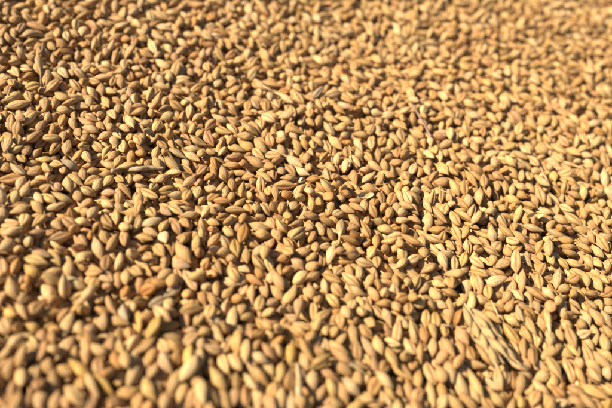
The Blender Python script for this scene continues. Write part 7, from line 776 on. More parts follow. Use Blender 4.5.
-574,909,12,-159,-27,159,88,46, -554,1308,37,-37,-5,30,85,44, -564,1523,22,152,0,2,84,52, -496,-140,19,48,-7,-3,87,61, -525,1448,21,36,-5,179,78,32, -437,560,8,101,-5,-61,88,56, -384,177,4,-62,-5,-60,83,45, -404,1592,14,-83,-6,-35,86,122,
-214,90,10,24,-5,-133,82,64, -113,-768,33,121,2,60,85,65, -79,564,22,109,5,-177,86,73, 59,-681,27,-173,-7,-177,88,34, 22,413,15,115,-4,-179,90,84, 95,890,14,-11,-17,111,91,92, 282,747,18,-24,-1,128,91,86, 328,-938,16,122,5,177,88,40,
429,2019,3,-126,-3,127,89,76, 498,631,23,51,-1,127,85,104, 504,1931,8,-86,5,54,97,45, 544,-141,23,-120,6,-8,89,98, 573,-88,24,-36,-18,-59,84,43, 607,196,37,48,-6,-169,75,70, 652,-423,25,146,-4,2,96,62, 663,1632,4,64,-6,-165,91,84,
717,1134,26,-145,7,120,89,68, 714,1409,12,-51,17,-42,91,84, 713,2083,19,-152,22,-103,91,73, 819,1536,13,-159,-7,55,96,95, 879,22,29,72,-3,-3,86,47, 898,1569,18,153,-17,-141,81,95, 888,1745,18,35,0,2,93,112, 879,1914,32,116,26,16,91,119,
952,-689,7,-110,12,81,79,110, 958,1696,18,-145,-14,170,86,131, 926,1726,21,-117,-1,-54,86,113, 994,-704,2,18,7,179,86,85, 999,558,31,-123,8,-13,90,70, 1014,1657,20,-50,6,-55,88,54, 1058,-545,16,-151,-12,-63,102,125,
1061,429,30,49,9,9,82,45, 1099,1210,37,-113,-1,1,90,73, 1103,1598,26,150,-8,-177,83,105, 1118,1878,19,6,8,-149,86,108, 1172,-264,28,112,-10,-136,90,85, 1170,230,21,-120,-3,124,93,94, 1167,1362,45,-95,4,-123,80,44,
1251,-260,23,23,-7,128,79,95, 1237,1907,10,125,-4,-180,87,115, 1242,2296,16,-160,-6,55,86,116, 1290,1363,40,-27,-16,24,80,121, 1286,2036,14,-69,-14,-140,83,134, 1375,146,17,141,-33,-152,78,63, 1408,918,41,-107,5,0,89,54,
1386,1524,33,-14,-8,-56,84,95, 1395,1571,30,45,-7,-126,73,61, 1517,1022,36,102,17,-164,91,122, 1505,1182,30,-50,-14,107,88,88, 1513,1986,25,43,-9,37,92,112, 1626,1204,22,-142,-1,120,91,35, 1680,1885,35,-30,21,-171,87,74,
1668,2363,36,-56,-16,-143,76,72, 1763,2022,31,120,-7,1,91,106, 1785,2478,27,-76,-4,123,97,51, -377,294,33,63,-4,-6,81,64, 1713,1781,77,-167,14,-70,83,103, -1659,394,74,-138,16,-64,90,73, 1657,1266,47,163,-5,78,87,53,
-1350,1133,66,103,-8,169,96,103, 1305,2250,41,72,-25,-63,80,1, -917,-1017,48,70,9,-151,87,78, -1330,-244,56,47,3,168,80,134, 1061,-752,38,150,-7,19,102,63, -1887,802,77,15,11,-73,91,47, -1429,-49,27,147,5,-179,86,82,
215,-956,23,38,13,-38,91,75, 1341,-599,15,-32,12,58,91,71, 1507,2545,53,171,-10,6,102,73, -1222,-432,40,152,-8,-176,79,41, 1839,2395,46,7,-12,-28,88,54, -1846,889,80,-112,0,25,89,90, 1085,2374,29,81,6,126,84,73,
930,2289,36,-29,-25,22,80,66, -1646,1038,49,37,-23,-95,98,52, 582,1828,32,-67,-26,53,86,5, -197,1752,45,-18,77,77,76,37, 296,2003,32,164,-8,19,88,53, -1855,738,38,-148,18,-114,87,72, 1726,1697,44,-64,1,4,89,96,
-427,1611,45,60,-8,119,89,70, -1043,-771,40,-176,-11,-17,80,62, 668,2167,39,17,3,157,86,96, -1523,118,50,-5,5,81,84,75, 1463,98,47,135,-3,38,84,66, 1448,16,52,153,-4,-24,78,53, 1482,334,49,92,-17,-93,72,20, 1526,1949,50,-100,15,-123,82,70,
1603,2616,50,52,34,-95,83,83, 1836,2542,50,-110,-5,103,83,51, 1142,2405,30,-114,28,135,85,6, 876,2272,39,-48,13,122,83,56, -930,1395,44,-9,27,-173,80,42, 1829,2341,54,114,-18,-149,80,24, 24,-1027,69,-122,21,-149,100,95,
712,-842,40,-119,11,138,83,62, 813,2226,33,176,7,173,76,85, -1756,562,43,21,3,-3,97,85, -605,-1150,27,91,-5,-2,84,81, -1571,1082,58,-58,-6,50,84,105, -19,1843,49,108,12,65,84,113, 1611,1115,59,-73,18,-25,90,45,
1335,-505,43,-47,17,-26,79,55, 30,1902,27,-90,-47,26,73,43, 140,1911,43,1,3,-63,82,24, 553,2113,39,-29,-9,-49,89,54, 1493,2169,59,11,14,129,84,74, 1868,2661,84,-178,-1,162,90,114, 10,1484,-548,3,1,-117,105,28,
-1350,1196,40,-154,14,65,97,104, -1169,-555,18,149,2,-176,89,115, -1012,-813,16,-58,3,-127,84,64, -606,1528,43,137,-4,36,96,34, -296,-1104,44,-62,2,104,85,67, 555,-881,28,117,-12,-141,87,105, 1553,685,37,26,19,129,92,53,
1772,1963,36,142,4,-172,83,65, 1775,1524,69,-85,-21,-154,88,85, 286,-1032,49,-78,-32,130,90,41, -558,-1174,62,18,26,-94,87,55, 921,2517,25,-38,-3,58,86,71, 1752,1709,66,-125,31,144,82,103, 1973,2659,59,82,10,-169,74,77,
-1484,-34,61,82,-15,5,88,57, -977,1394,43,82,-9,-42,91,71, 749,-937,44,-86,18,-49,84,64, -1047,1534,48,-105,-29,160,72,105, -512,1800,49,52,-36,92,81,54, -1165,1399,64,166,26,155,86,95, -587,1678,55,104,-38,-13,80,81,
-1968,830,75,65,-27,97,86,57, -256,1786,37,-57,6,-134,95,54, 1654,853,54,94,20,-85,95,65, 1516,2614,51,-174,1,-30,81,62, -937,1575,54,-71,32,149,80,96, 1186,-734,44,173,16,10,94,82, 547,2319,43,14,0,-170,93,83,
-513,-1264,62,156,-6,-63,83,34, -299,-1197,59,-74,-7,172,84,70, 1641,581,52,176,6,-150,83,65, 860,2333,35,-4,1,124,92,73, -1308,-282,38,-37,14,39,84,90, 272,2064,24,-41,-13,164,86,32, 1591,548,51,-74,16,-29,91,65,
858,-829,38,21,-1,-176,82,55, -913,1444,45,-158,11,12,93,114, 467,-957,49,31,11,121,97,94, 1021,2561,24,154,5,-92,84,73, -333,1879,53,-40,29,-136,99,50, 1658,2682,42,-106,1,-31,83,71, 1182,2631,30,134,18,-16,81,65,
1756,2908,43,-139,65,-160,80,96, -144,1884,52,-179,-10,-118,80,97, 1641,1093,45,106,-26,179,92,22, 1865,2467,52,145,7,-34,88,73, 1470,2698,48,-138,26,12,81,46, -949,1410,72,169,-2,32,88,54, 585,-952,51,-159,-33,-18,83,22,
1124,2631,28,47,32,-5,83,95, 498,2123,37,-138,31,136,83,101, 1844,1914,69,175,-5,174,86,96, 212,-1001,53,83,-1,-37,83,65, 1541,315,53,-61,16,30,77,94, 1287,2645,45,18,-26,-99,85,80, 1913,2940,52,-147,-12,-22,95,117,
1338,-798,39,32,11,-43,85,64, 71,-1078,58,152,17,135,94,52, 918,-834,37,-174,21,-69,88,91, 1339,-754,47,171,-13,175,85,76, 1083,2557,32,35,-19,95,79,74, -1032,-858,47,-149,1,115,81,110, -1599,1171,70,-104,27,163,76,46,
1740,1158,53,74,-10,132,88,73, -861,1489,58,-31,-6,-105,88,66, 1704,1640,71,-104,-32,108,88,63, 607,2274,41,159,0,-48,80,107, -722,1652,59,-117,-43,-19,85,45, 794,2385,24,175,-5,-20,88,78, 1810,2802,44,-141,-4,-11,86,93,
218,2106,35,-173,16,36,92,123, 1560,463,65,-122,24,136,89,56, -1109,-679,51,-3,-2,-49,83,86, -1826,945,63,11,20,124,83,84, 1467,-481,24,129,-14,5,95,70, -885,1437,71,-76,1,146,84,53, 1076,-836,42,-115,-18,-86,81,83,
-1838,1033,62,-49,9,-58,83,67, -1690,1084,58,125,-18,133,89,89, 1137,2507,29,-2,5,-6,86,67, 1795,1589,81,-99,-42,-121,80,74, -1558,1272,63,83,28,-65,87,136, 457,2302,31,136,-9,-33,93,95, -1684,1166,56,121,11,53,81,53,
1617,2852,34,-171,-15,-166,88,107, -1828,675,64,-13,10,171,89,83, -574,1573,53,177,-9,-147,80,51, -1917,708,72,-111,5,130,85,85, 1562,157,57,-101,-9,-94,80,26, 1758,1591,67,57,4,-153,84,25, 211,2177,43,148,-12,-80,91,22,
-1752,489,80,52,-11,52,75,114, -1813,1079,68,110,0,57,92,59, -697,1572,56,86,9,166,91,33, -1783,1168,66,123,31,136,84,86, -1368,-152,60,114,16,-117,93,91, 1947,2567,55,157,19,51,91,31, 844,2251,49,-70,41,-151,84,65,
-7,-1099,58,-124,-9,161,94,65, 1343,2574,41,-158,5,-19,86,112, 1456,-218,38,10,-8,-176,81,95, 1772,2835,35,99,-3,-172,82,58, -181,1788,42,-52,3,-95,90,95, -634,-1218,60,34,-4,164,87,113, -1311,-456,38,119,6,-159,88,66,
362,2119,23,-144,-17,-150,86,54, -846,-1145,67,107,-11,84,89,72, 1864,2894,50,122,10,-114,92,81, 1570,258,63,72,-40,-5,72,63, 423,-931,54,120,-13,-72,80,13, 667,2222,42,-77,15,-40,80,58, -194,1961,48,-139,-17,-68,86,53,
1482,-297,33,-121,-10,-33,83,56, 74,-1010,55,43,-11,171,79,14, -1627,279,56,-145,7,92,93,113, 1250,-746,40,51,28,-80,90,5, -1248,-470,36,9,-8,45,83,47, 1693,2727,53,80,17,59,101,63, 1670,1432,54,24,8,27,79,45,
1929,2682,54,-88,-13,-178,85,32, -387,1800,56,-118,25,-158,93,73, 1875,2227,50,78,-12,177,92,97, -309,1719,37,150,-8,-43,88,63, -1781,1097,78,171,53,165,85,24, -1957,1079,73,-148,12,-128,100,65, 1711,2771,38,144,-18,-58,83,46,
1519,173,45,32,16,-150,86,85, -558,1679,82,-130,25,-23,77,82, -406,1687,46,-73,-6,-141,85,49, 1938,2424,55,-95,17,18,90,82, 798,-871,39,51,-16,-3,88,80, -1518,1150,54,37,-16,168,84,72, -1636,208,64,-30,0,-48,79,44,
-1558,31,50,152,-5,9,83,55, 1594,883,65,53,-20,155,87,53, 1462,-67,35,4,-2,166,84,37, 404,2250,36,-37,9,-120,88,34, 1582,626,59,-166,-1,-82,95,67, -208,1856,43,-61,21,110,84,53, 1829,1759,86,-22,1,125,88,55, 264,2181,35,-83,-16,3,96,59,
1573,2701,36,100,36,174,85,74, -177,-1094,76,163,-12,-52,95,35, -1673,238,83,-31,43,-72,84,55, 409,2082,35,-21,4,132,92,35, 1921,2836,56,157,19,-110,83,79, -836,1624,64,-142,-20,-160,102,56, 1624,2799,31,38,4,57,87,105,
-1882,635,59,39,24,18,88,83, 1454,-587,33,-139,12,53,89,104, 1344,2700,50,62,13,-29,89,63, 1703,1556,69,-111,-7,-141,77,24, -1875,1052,82,-117,-2,-66,83,65, -1356,1277,69,-43,-5,85,92,5, -436,1766,49,131,-23,-13,92,41,
-474,1795,56,-140,0,87,91,43, -1272,1244,62,51,-4,-114,93,83, 1406,-295,41,-158,8,-7,80,124, 1421,-669,44,-103,36,89,84,56, -1208,-547,47,75,-15,69,83,35, 2013,2988,57,-169,17,-135,84,0, 1406,-481,36,-119,14,-43,94,52,
-706,1491,56,64,-10,139,90,86, 1539,-40,50,-37,-21,-58,84,92, -1576,1156,47,-165,-11,22,87,34, 1589,949,61,-125,42,-129,80,6, 1170,2459,32,-35,14,169,96,84, 1224,2574,42,-127,-11,126,79,74, 1021,2449,13,-152,-9,-35,87,112,
-1795,560,71,-155,7,-170,87,85, 1872,2141,55,-178,-8,110,80,62, -1088,1484,61,-104,-4,134,96,17, -51,1894,40,-104,30,118,86,41, -1937,819,66,-106,5,46,79,70, -374,1767,41,73,-34,104,89,76, 1194,-835,46,-77,-14,49,90,88,
-1145,1353,65,-32,-39,32,81,69, 1863,2303,50,-103,-5,94,90,57, -1617,1269,51,5,-23,-72,92,47, 1892,2419,62,-56,-18,-32,91,74, 1456,-175,43,-21,7,57,93,35, 1790,1987,63,105,-4,162,83,78, -1327,1309,72,-54,23,-14,82,44,
1438,2757,50,154,16,174,78,59, 1076,2439,30,-163,-11,25,91,27, 162,1997,31,130,7,-96,85,85, 1582,347,58,91,14,-136,96,96, -2062,979,61,-157,6,164,93,47, 1876,2516,55,-74,-5,-8,81,43, 631,2212,43,-102,-6,-100,89,82,
-1612,1097,50,85,-31,-116,91,94, 1414,-249,39,159,62,-159,90,66, 1730,2679,57,80,-4,56,79,53, 81,1908,45,-118,-16,85,89,75, -443,-1224,63,117,5,172,90,73, 1964,2936,64,-141,10,-156,88,75, -390,-1215,66,-39,-12,-65,85,59,
-1932,987,64,-15,-14,128,83,43, 1967,2786,51,-17,5,45,83,42, -1189,1270,60,80,-38,55,94,117, -1481,-123,62,156,6,72,87,45, 972,2338,32,-113,7,-138,89,82, 1429,-30,54,97,3,-60,83,65, -1709,368,71,111,-21,119,83,65,
1145,-765,44,133,21,-172,87,62, -633,1693,57,130,2,91,81,55, 1932,2282,51,109,2,-5,95,65, -304,-1121,78,-3,30,-103,77,64, 346,-954,46,-151,6,-133,102,86, 864,2463,29,95,7,161,86,94, -1430,-37,62,-34,15,-89,92,53,
1417,-415,34,-3,7,-25,79,53, 148,2118,42,-59,-7,33,94,53, 67,1977,47,-65,4,-160,83,52, -1879,932,70,-43,-12,40,78,27, 1104,2480,34,-44,4,-108,84,140, 1722,2810,44,-174,-10,-67,86,6, -1399,-118,26,-44,-17,-14,88,13,
171,2111,69,-177,12,-12,85,23, -1037,-940,46,-158,0,112,85,21, 1903,2556,57,-45,16,176,81,73, 1830,1968,68,-80,-23,-7,79,84, -562,1590,81,122,-23,-22,91,44, 1422,2588,46,-92,27,0,80,92, -484,-1165,63,57,-4,171,101,10,
1612,2674,49,-167,-30,21,82,95, -1067,1435,58,16,-11,119,82,54, -1505,1234,59,-6,-24,-117,89,40, 1947,2879,58,156,-32,137,76,41, -103,1846,40,-24,-7,-10,88,92, -767,1505,48,-141,-4,94,85,15, 1341,-795,76,-174,5,-115,88,45,
-1875,722,79,-86,28,-132,90,52, 1332,-590,56,69,-44,162,85,65, 1306,2602,40,-110,8,-163,79,56, 1254,2524,44,-58,-10,94,92,84, 1733,1556,98,-7,0,-174,91,85, -707,-1230,53,-28,-5,-163,87,45, -1764,416,65,116,-49,26,84,62,
1809,2737,39,-118,29,28,85,52, 1688,1479,61,67,-31,-19,79,76, -486,-1231,64,164,52,62,84,73, -1417,-168,63,-13,-4,-44,88,70, -1371,-223,56,-152,-34,135,81,113, -1447,1210,66,-14,42,91,88,83, 1735,1379,55,33,-15,58,78,56,
1770,1781,78,-126,-21,-1,88,56, 1770,2322,56,-158,-12,-113,76,60, -656,1546,63,111,-6,34,88,40, 1559,686,76,-85,3,-103,90,55, -1429,1261,63,-94,27,-16,91,102, 1759,1417,74,130,-49,-152,86,53, 1626,807,66,152,-13,-46,82,54,
402,-1015,53,87,8,-36,87,78, -1325,1173,75,-23,-17,-118,79,66, -1854,1114,67,53,-24,114,89,44, -1466,1179,65,-19,-28,-30,80,72, -1690,454,74,134,-20,-87,100,33, -1415,-127,64,-48,24,68,88,22, -1216,1334,54,170,39,4,81,93,
1831,2853,41,11,26,-179,88,63, 593,-897,41,86,2,123,76,11, 1533,498,60,4,-34,-38,75,55, 1159,2611,46,-107,-37,-154,88,91, 487,-1015,58,-168,-1,-108,79,64, -6,2035,50,8,17,162,91,54, 1716,1303,61,21,-10,-16,93,78,
-1357,-357,46,94,-22,-147,84,68, 1401,2542,53,136,17,-74,85,81, 276,2044,53,65,15,-112,83,91, -586,-1285,62,71,-5,88,79,73, 406,2182,23,95,13,70,95,84, 1664,1215,51,38,-14,-170,93,13, 1926,2465,70,83,-39,137,78,57,
-1568,85,51,-52,8,25,90,74, 955,2396,27,121,18,166,74,36, -50,1946,51,162,2,-132,88,46, 108,2003,52,-173,51,-89,84,105, -1634,146,55,-23,38,-9,83,25, 1420,-548,38,-13,-23,-179,79,52, 318,2195,52,-165,4,-73,90,49, 347,2243,35,73,5,65,82,33,
-657,1662,70,158,-17,56,90,74, 1596,743,59,155,12,-51,86,55, -516,1749,48,141,-14,16,80,75, 1835,2265,65,-179,-36,-174,89,42, 1863,2127,87,-94,-21,-39,73,25, 1693,2918,28,-153,4,-102,87,63, 1932,2647,76,61,24,-14,87,83,
-537,1610,57,-28,13,-15,88,85, -1806,610,77,-82,24,111,84,37, -781,-1287,62,-39,-11,155,93,101, -970,-1034,55,-98,33,-56,86,61, 919,-876,36,-43,34,89,84,82, -1235,1233,59,-125,4,15,83,33, 1840,2777,50,-113,12,-83,85,23,
-771,1642,59,52,7,-147,88,70, -743,1555,59,138,-2,-167,90,95, 654,-928,49,129,-18,73,86,75, -1056,-804,51,179,-15,-43,91,96, 793,2341,36,46,17,99,90,43, 586,2241,44,-2,18,82,89,84, 259,2128,43,146,26,-79,94,42,
1813,2905,35,147,-7,-133,90,56, 523,2227,29,129,18,118,82,114, 1696,2841,21,-134,30,122,91,75, -282,1901,49,85,7,7,85,3, -1166,-603,56,116,9,-144,86,44, -1095,1382,50,-111,24,178,81,62, -2014,1014,66,-30,-6,-31,90,47,
981,-834,37,-150,-20,-123,84,21, 1533,2773,39,-67,-9,30,80,97, 812,2299,40,-101,-28,165,83,73, 1658,1329,73,143,41,-118,81,51, 209,2037,37,-34,-4,-111,83,46, 738,-885,40,-168,15,55,87,62, -1552,123,81,-161,-30,-107,79,54,
395,2218,59,15,8,-94,77,43, -636,-1272,75,146,0,85,84,64, -962,1524,42,147,1,136,96,22, 1822,2070,56,28,10,107,83,52, 1401,-358,37,83,12,8,79,72, -98,1909,49,-51,12,-144,98,43, 1509,105,50,-22,31,-61,88,60, -1394,1268,69,114,6,-125,85,12,
-1322,-347,28,-115,-19,-176,84,33, -740,1621,74,-14,-21,75,83,76, 1757,1878,73,60,4,15,82,63, 647,2369,55,-36,40,95,84,86, -1026,1414,60,5,-5,116,82,50, 1468,187,52,-116,57,-125,82,81, 1714,987,53,-145,-12,-47,85,51,
-1947,1035,64,82,-69,0,88,104, 1260,2439,44,19,6,18,80,40, 1648,692,53,139,-3,24,79,74, -1216,1362,84,-150,24,-29,83,54, 858,-903,38,24,4,-75,87,83, 1298,2685,53,-100,51,88,85,65, -1775,1034,50,83,-40,94,83,66, 1474,2782,40,-8,8,13,78,43,
-1465,1304,66,-4,-36,98,81,54, 1110,2363,62,166,-5,164,94,75, -977,-960,38,175,-18,-27,86,62, 1511,264,42,-49,55,38,91,53, -1278,-439,57,-134,17,-20,85,55, -707,-1272,62,-166,4,132,85,37, -1414,-250,57,173,0,-172,102,43,
-1218,-609,50,-71,38,-14,80,24, 1652,934,55,53,-3,-170,88,83, 1375,2676,50,-128,9,-30,86,106, -369,1862,49,-41,-22,47,87,105, -1730,1100,71,116,-22,81,87,97, 1753,1230,55,23,-24,-96,91,94, -37,1978,65,-69,70,-165,85,44,
718,2276,43,-70,24,-122,85,67, -567,-1223,67,-128,34,-166,97,96, -1633,1164,54,-120,9,-178,86,2, -448,-1165,82,-145,10,-83,85,84, -47,-1097,62,-110,-7,-62,87,1, 2038,2952,66,131,34,168,91,46, -133,-1079,67,158,-1,-37,92,83,
327,2138,38,94,-3,104,94,53, 1473,-432,28,-156,13,-20,94,13, 1717,1066,48,-170,23,-119,86,77, -884,1553,55,-96,-24,-138,90,81, -1531,1181,72,-99,43,179,83,73, 919,2366,32,119,-33,36,76,11, 1263,2577,52,92,38,106,79,66,
1359,2524,39,10,35,55,79,71, -1660,1155,82,141,6,-179,78,60, 529,-981,76,85,-28,-177,91,54, -1725,522,97,128,-6,-98,79,4, 1523,454,47,46,-7,-146,84,74, -1154,1303,68,133,6,-44,96,67, -1808,495,62,163,-8,-57,87,62,
1943,2754,64,75,22,116,86,62, 1994,2875,76,124,-8,-50,90,74, 1419,2707,39,96,3,-70,95,68, -1054,1472,66,-117,71,104,88,15, 126,-1086,44,138,3,-91,82,34, -202,-1136,71,37,-13,-49,83,74, 1857,2023,63,102,-11,-175,93,35,
461,2161,29,-155,-9,-12,83,35, 1899,2790,51,168,-19,-136,84,104, -1116,-743,52,108,-3,-174,88,107, -811,1533,73,-125,35,117,81,76, -314,-1163,88,-129,-16,45,79,25, -911,-1104,61,-61,-23,-113,83,45, -252,1876,74,-35,-20,25,82,76,
-1722,1056,54,158,14,-14,102,46, 1,1906,49,-97,-12,178,94,11, -1122,1254,82,76,2,65,82,74, 814,2447,28,-69,-3,177,82,93, 1978,2528,55,175,-16,-49,84,55, 128,1964,44,-23,-8,-92,94,84, 29,1904,74,-19,-22,-129,85,103,
1781,1742,91,-177,-21,156,96,72, 1431,-581,63,-12,47,159,79,116, 357,-1014,54,104,-16,-121,84,85, 1131,2559,33,-126,75,-67,80,116, 1568,392,43,12,-5,-105,85,36, -146,-1144,64,65,9,18,87,112, -1591,226,65,-37,22,-28,88,62,
1070,2592,32,-155,5,57,84,107, 1261,-806,43,93,11,76,76,63, -1843,620,70,-105,-6,-43,83,102, 194,-1087,61,-144,-33,-58,90,64, 1402,-623,46,136,-23,37,90,85, -815,-1222,62,-104,-3,-9,86,3, 120,-1033,54,168,-10,48,74,43,
1817,1720,78,-166,-6,-118,98,81, 1636,619,61,42,-28,-33,97,24, -759,1473,63,36,10,-164,82,37, -251,1849,37,106,16,21,83,34, 1873,2741,47,-114,14,0,90,61, 740,2324,46,-146,15,30,78,33, 511,2071,65,78,-3,-23,95,108,
1906,2730,67,-87,31,152,81,46, -362,1835,75,33,0,87,85,48, 60,2069,55,-51,3,128,85,83, -980,-1072,47,150,-16,-129,87,54, 1488,-201,70,-139,-12,-83,85,44, -375,-1163,59,73,18,-50,81,70, -480,1687,47,-163,-9,15,92,66,
-987,1470,47,-172,-2,-122,86,64, -1011,1517,55,-115,61,76,72,68, -1948,940,72,-75,15,-173,83,104, -1231,1291,79,-148,35,93,87,55, 1321,-698,50,4,10,-55,81,63, -1279,1319,69,162,19,13,72,55, 1019,2394,32,84,-8,-105,77,85,
-1380,-287,51,-172,20,1,87,91, -1041,1379,50,17,-32,-143,90,115, -630,1577,68,151,-6,-114,91,55, 1660,1024,57,152,7,-43,85,55, -251,-1167,68,85,17,-66,79,115, -905,-1173,79,42,-37,169,94,50, -2002,958,55,-134,29,-106,89,23,
-845,-1274,80,82,48,175,95,67, 948,2552,34,165,-8,73,89,107, -853,1435,43,-109,3,162,78,90, 626,-894,65,-118,-14,-130,96,85, 1501,36,45,-37,19,11,92,83, -1160,-693,70,4,39,-3,75,110, 1138,-817,41,20,1,-32,92,12,
1506,2577,72,12,12,-32,90,142, 1773,1827,62,-32,-41,146,87,33, -332,1801,57,-98,-32,31,87,66, 344,2063,30,-161,-10,25,84,85, 1646,748,59,105,-4,-172,84,1, -1254,-523,44,-179,8,11,81,50, -191,1908,49,72,-7,-34,79,43,
575,2167,38,36,14,-128,76,25, 1516,2728,42,105,19,-178,91,72, -490,1639,53,-15,-18,25,83,47, 751,2405,41,60,-3,-167,88,64, 1455,-356,28,-62,-10,35,74,67, 2008,2920,56,-91,5,158,84,64, -2015,867,38,17,-10,115,88,109,
-2023,907,35,9,-11,-13,85,73, -2034,1067,35,163,-6,180,90,104, -2007,1116,38,-77,-9,-136,83,82, -1970,755,36,179,0,-53,90,93, -1966,801,36,-127,-5,-57,73,67, -1995,838,49,119,45,170,88,131, -1959,896,39,-32,-11,-58,87,113,
-1939,931,38,-5,-6,59,88,79, -1969,1012,40,-32,-4,-57,87,79, -1956,1094,37,-109,4,-1,83,105, -1916,706,36,42,-12,168,89,75, -1908,761,43,-46,-6,50,72,77, -1917,808,36,-141,-4,127,77,104, -1895,962,37,171,-3,-131,93,74,
-1909,1015,36,-56,12,-172,88,72, -1895,1078,41,64,23,-176,89,74, -1903,1128,38,154,5,-58,86,64, -1856,570,44,77,-11,-105,81,55, -1856,657,39,-21,-15,-7,87,32, -1848,1098,35,58,-13,30,72,73, -1796,523,47,142,11,-113,90,74,
-1805,580,41,40,-1,175,93,45, -1782,646,45,12,29,76,83,45, -1731,422,44,71,7,-177,82,77, -1750,474,44,165,-4,-1,73,54, -1736,519,46,36,-14,169,83,85, -1689,345,41,-172,-5,-65,96,117, -1690,388,39,37,2,-175,72,125,
-1685,460,40,-111,-4,-4,82,50, -1601,180,39,75,6,90,94,78, -1477,-160,28,-127,3,176,93,63, -1464,-96,35,0,-19,112,84,105, -1487,-39,29,97,2,-1,89,72, -1471,1322,37,12,-13,-140,92,90, -1434,1365,43,-159,-15,-67,92,96,
-1409,1239,36,-88,-5,-125,82,83, -1410,1313,41,-74,9,65,81,85, -1378,1346,43,-96,2,-126,83,124, -1364,-380,12,-114,13,-116,89,93, -1361,-276,15,29,-7,62,82,66, -1365,1240,39,69,4,56,83,99, -1355,1309,40,-114,1,125,85,62,
-1336,1368,46,141,-10,117,89,114, -1336,1416,43,-24,3,60,85,26, -1295,-323,10,-77,3,45,95,127, -1302,1259,37,-5,-7,-177,85,95, -1304,1304,40,30,-3,125,81,66, -1288,1368,42,-34,-7,-125,91,64, -1287,1420,43,-38,-6,54,82,63,
-1237,-549,17,-39,8,-9,83,64, -1229,1306,36,153,9,58,84,56, -1244,1378,56,158,-5,180,80,92, -1225,1420,41,-112,-12,-139,81,77, -1238,1474,40,-103,6,1,86,122, -1178,-704,27,-109,-3,124,99,94, -1211,-651,25,-61,-9,-69,88,46,
-1190,-615,21,-37,7,178,86,55, -1202,1379,35,43,7,12,90,94, -1160,1431,37,-178,-11,-143,102,115, -1185,1475,37,144,16,-171,82,56, -1111,-783,23,138,7,56,86,106, -1132,1482,38,11,-28,-64,85,92, -1145,1517,36,-154,7,51,86,74,
-1059,-862,16,-42,-5,-1,87,65, -1089,-713,21,-40,-7,51,85,72, -1024,-1009,19,-86,-1,-120,90,35, -1025,-922,15,135,-4,0,84,85, -1008,-868,13,-55,3,179,88,0, -969,-1104,26,154,-1,3,76,76, -948,-1056,26,94,6,-14,83,64,
-952,-988,18,-91,-1,1,74,93, -949,-925,17,-165,3,56,92,62, -891,-1201,33,94,-8,54,73,41, -887,-1101,28,-102,0,54,79,84, -909,-1064,28,68,-18,106,89,89, -844,-1275,34,-82,0,-1,84,43, -850,-1206,34,-54,3,118,91,68,
-857,-1154,32,-21,-11,-156,88,96, -841,1521,42,-6,11,-25,80,127, -802,-1289,34,-104,-3,-3,88,94, -783,1686,35,-47,7,164,86,93, -731,-1296,33,28,2,180,84,105, -741,-1253,34,176,-3,-122,93,107, -720,1690,37,-115,-10,-116,95,25,
-670,-1278,36,44,20,-37,82,121, -681,1648,37,-4,14,-40,82,119, -675,1709,36,-112,-6,-2,85,115, -618,-1226,29,100,2,-1,94,62, -557,-1259,33,-125,3,-125,93,63, -554,1716,44,-86,12,-7,87,57, -588,1743,39,108,25,-109,89,95,
-500,-1204,31,-77,1,2,90,60, -529,-1154,36,-98,7,44,80,46, -420,-1150,40,4,-14,115,82,74, -342,-1216,37,73,-19,11,82,105, -339,-1164,38,166,-11,-138,88,36, -285,-1158,37,-42,0,129,89,73, -231,-1138,39,1,-12,174,87,116,
-240,-1092,39,37,5,5,90,84, -169,-1138,39,49,-2,-128,93,111, -174,-1079,41,141,20,9,84,76, -122,-1144,33,-150,3,-2,81,60, -111,-1088,37,-83,12,7,77,114, -95,-1040,42,23,-23,-18,100,64, -50,-1127,32,158,5,-180,97,52,
-48,-1085,33,146,6,1,76,41, -8,-1030,35,-8,4,-51,96,56, 56,-1047,30,-135,6,123,87,113, 114,-1044,21,-55,-4,-3,88,94, 116,-997,31,164,-20,144,80,54, 172,-1048,18,-138,-12,-144,84,63, 162,-1004,23,58,14,17,94,49,
216,-1058,15,38,14,143,81,94, 222,-1003,20,-119,-15,21,90,66, 270,-1040,14,-126,-2,-52,83,123, 264,-997,18,50,13,-115,85,92, 330,-1002,17,61,18,-110,91,36, 375,-1029,18,60,22,6,84,145, 390,-979,18,14,10,-52,87,25,
397,-926,23,-55,10,69,87,62, 444,-996,23,-168,9,134,88,57, 445,-928,25,61,8,-53,85,86, 498,-981,37,27,-9,35,92,93, 501,-924,26,22,4,57,81,75, 550,-939,23,-161,-4,0,87,72, 604,-944,22,49,3,2,83,43, 655,-957,20,-108,5,-4,85,105,
668,-890,18,-156,1,177,98,53, 654,-833,24,106,-2,59,82,117, 719,-936,17,138,-8,46,101,83, 730,-864,10,130,7,-175,78,60, 790,-887,10,-136,17,137,95,105, 775,-827,8,110,-9,-3,80,92, 840,-882,8,39,-19,-70,82,87, 837,-834,5,-19,-7,-56,78,95,
899,-836,4,143,15,13,96,56, 946,-878,6,92,0,-127,88,96, 937,-765,3,-40,-3,-55,79,119, 997,-818,7,151,5,64,98,55, 1049,-812,11,151,-3,125,89,117, 1036,-768,14,149,26,49,79,86, 1097,-770,13,-14,18,137,88,95, 1167,-808,13,124,1,179,87,131,
1201,-769,18,80,-13,168,88,117, 1275,-758,19,52,3,126,84,94, 1324,-705,15,13,2,-1,79,66, 1340,-648,18,105,18,128,97,46, 1386,-702,15,123,-13,-143,81,52, 1384,-653,14,-46,12,-39,87,86, 1392,-540,9,138,-6,-125,93,83,
1396,-496,6,-51,-9,-43,88,51, 1413,-447,4,130,11,-15,96,84, 1422,-313,7,0,-10,-121,90,65, 1427,-619,11,-169,9,-66,84,54, 1448,-510,6,35,-26,-17,93,97, 1452,-100,12,134,0,0,90,81, 1517,-318,0,-29,-19,-137,82,108,
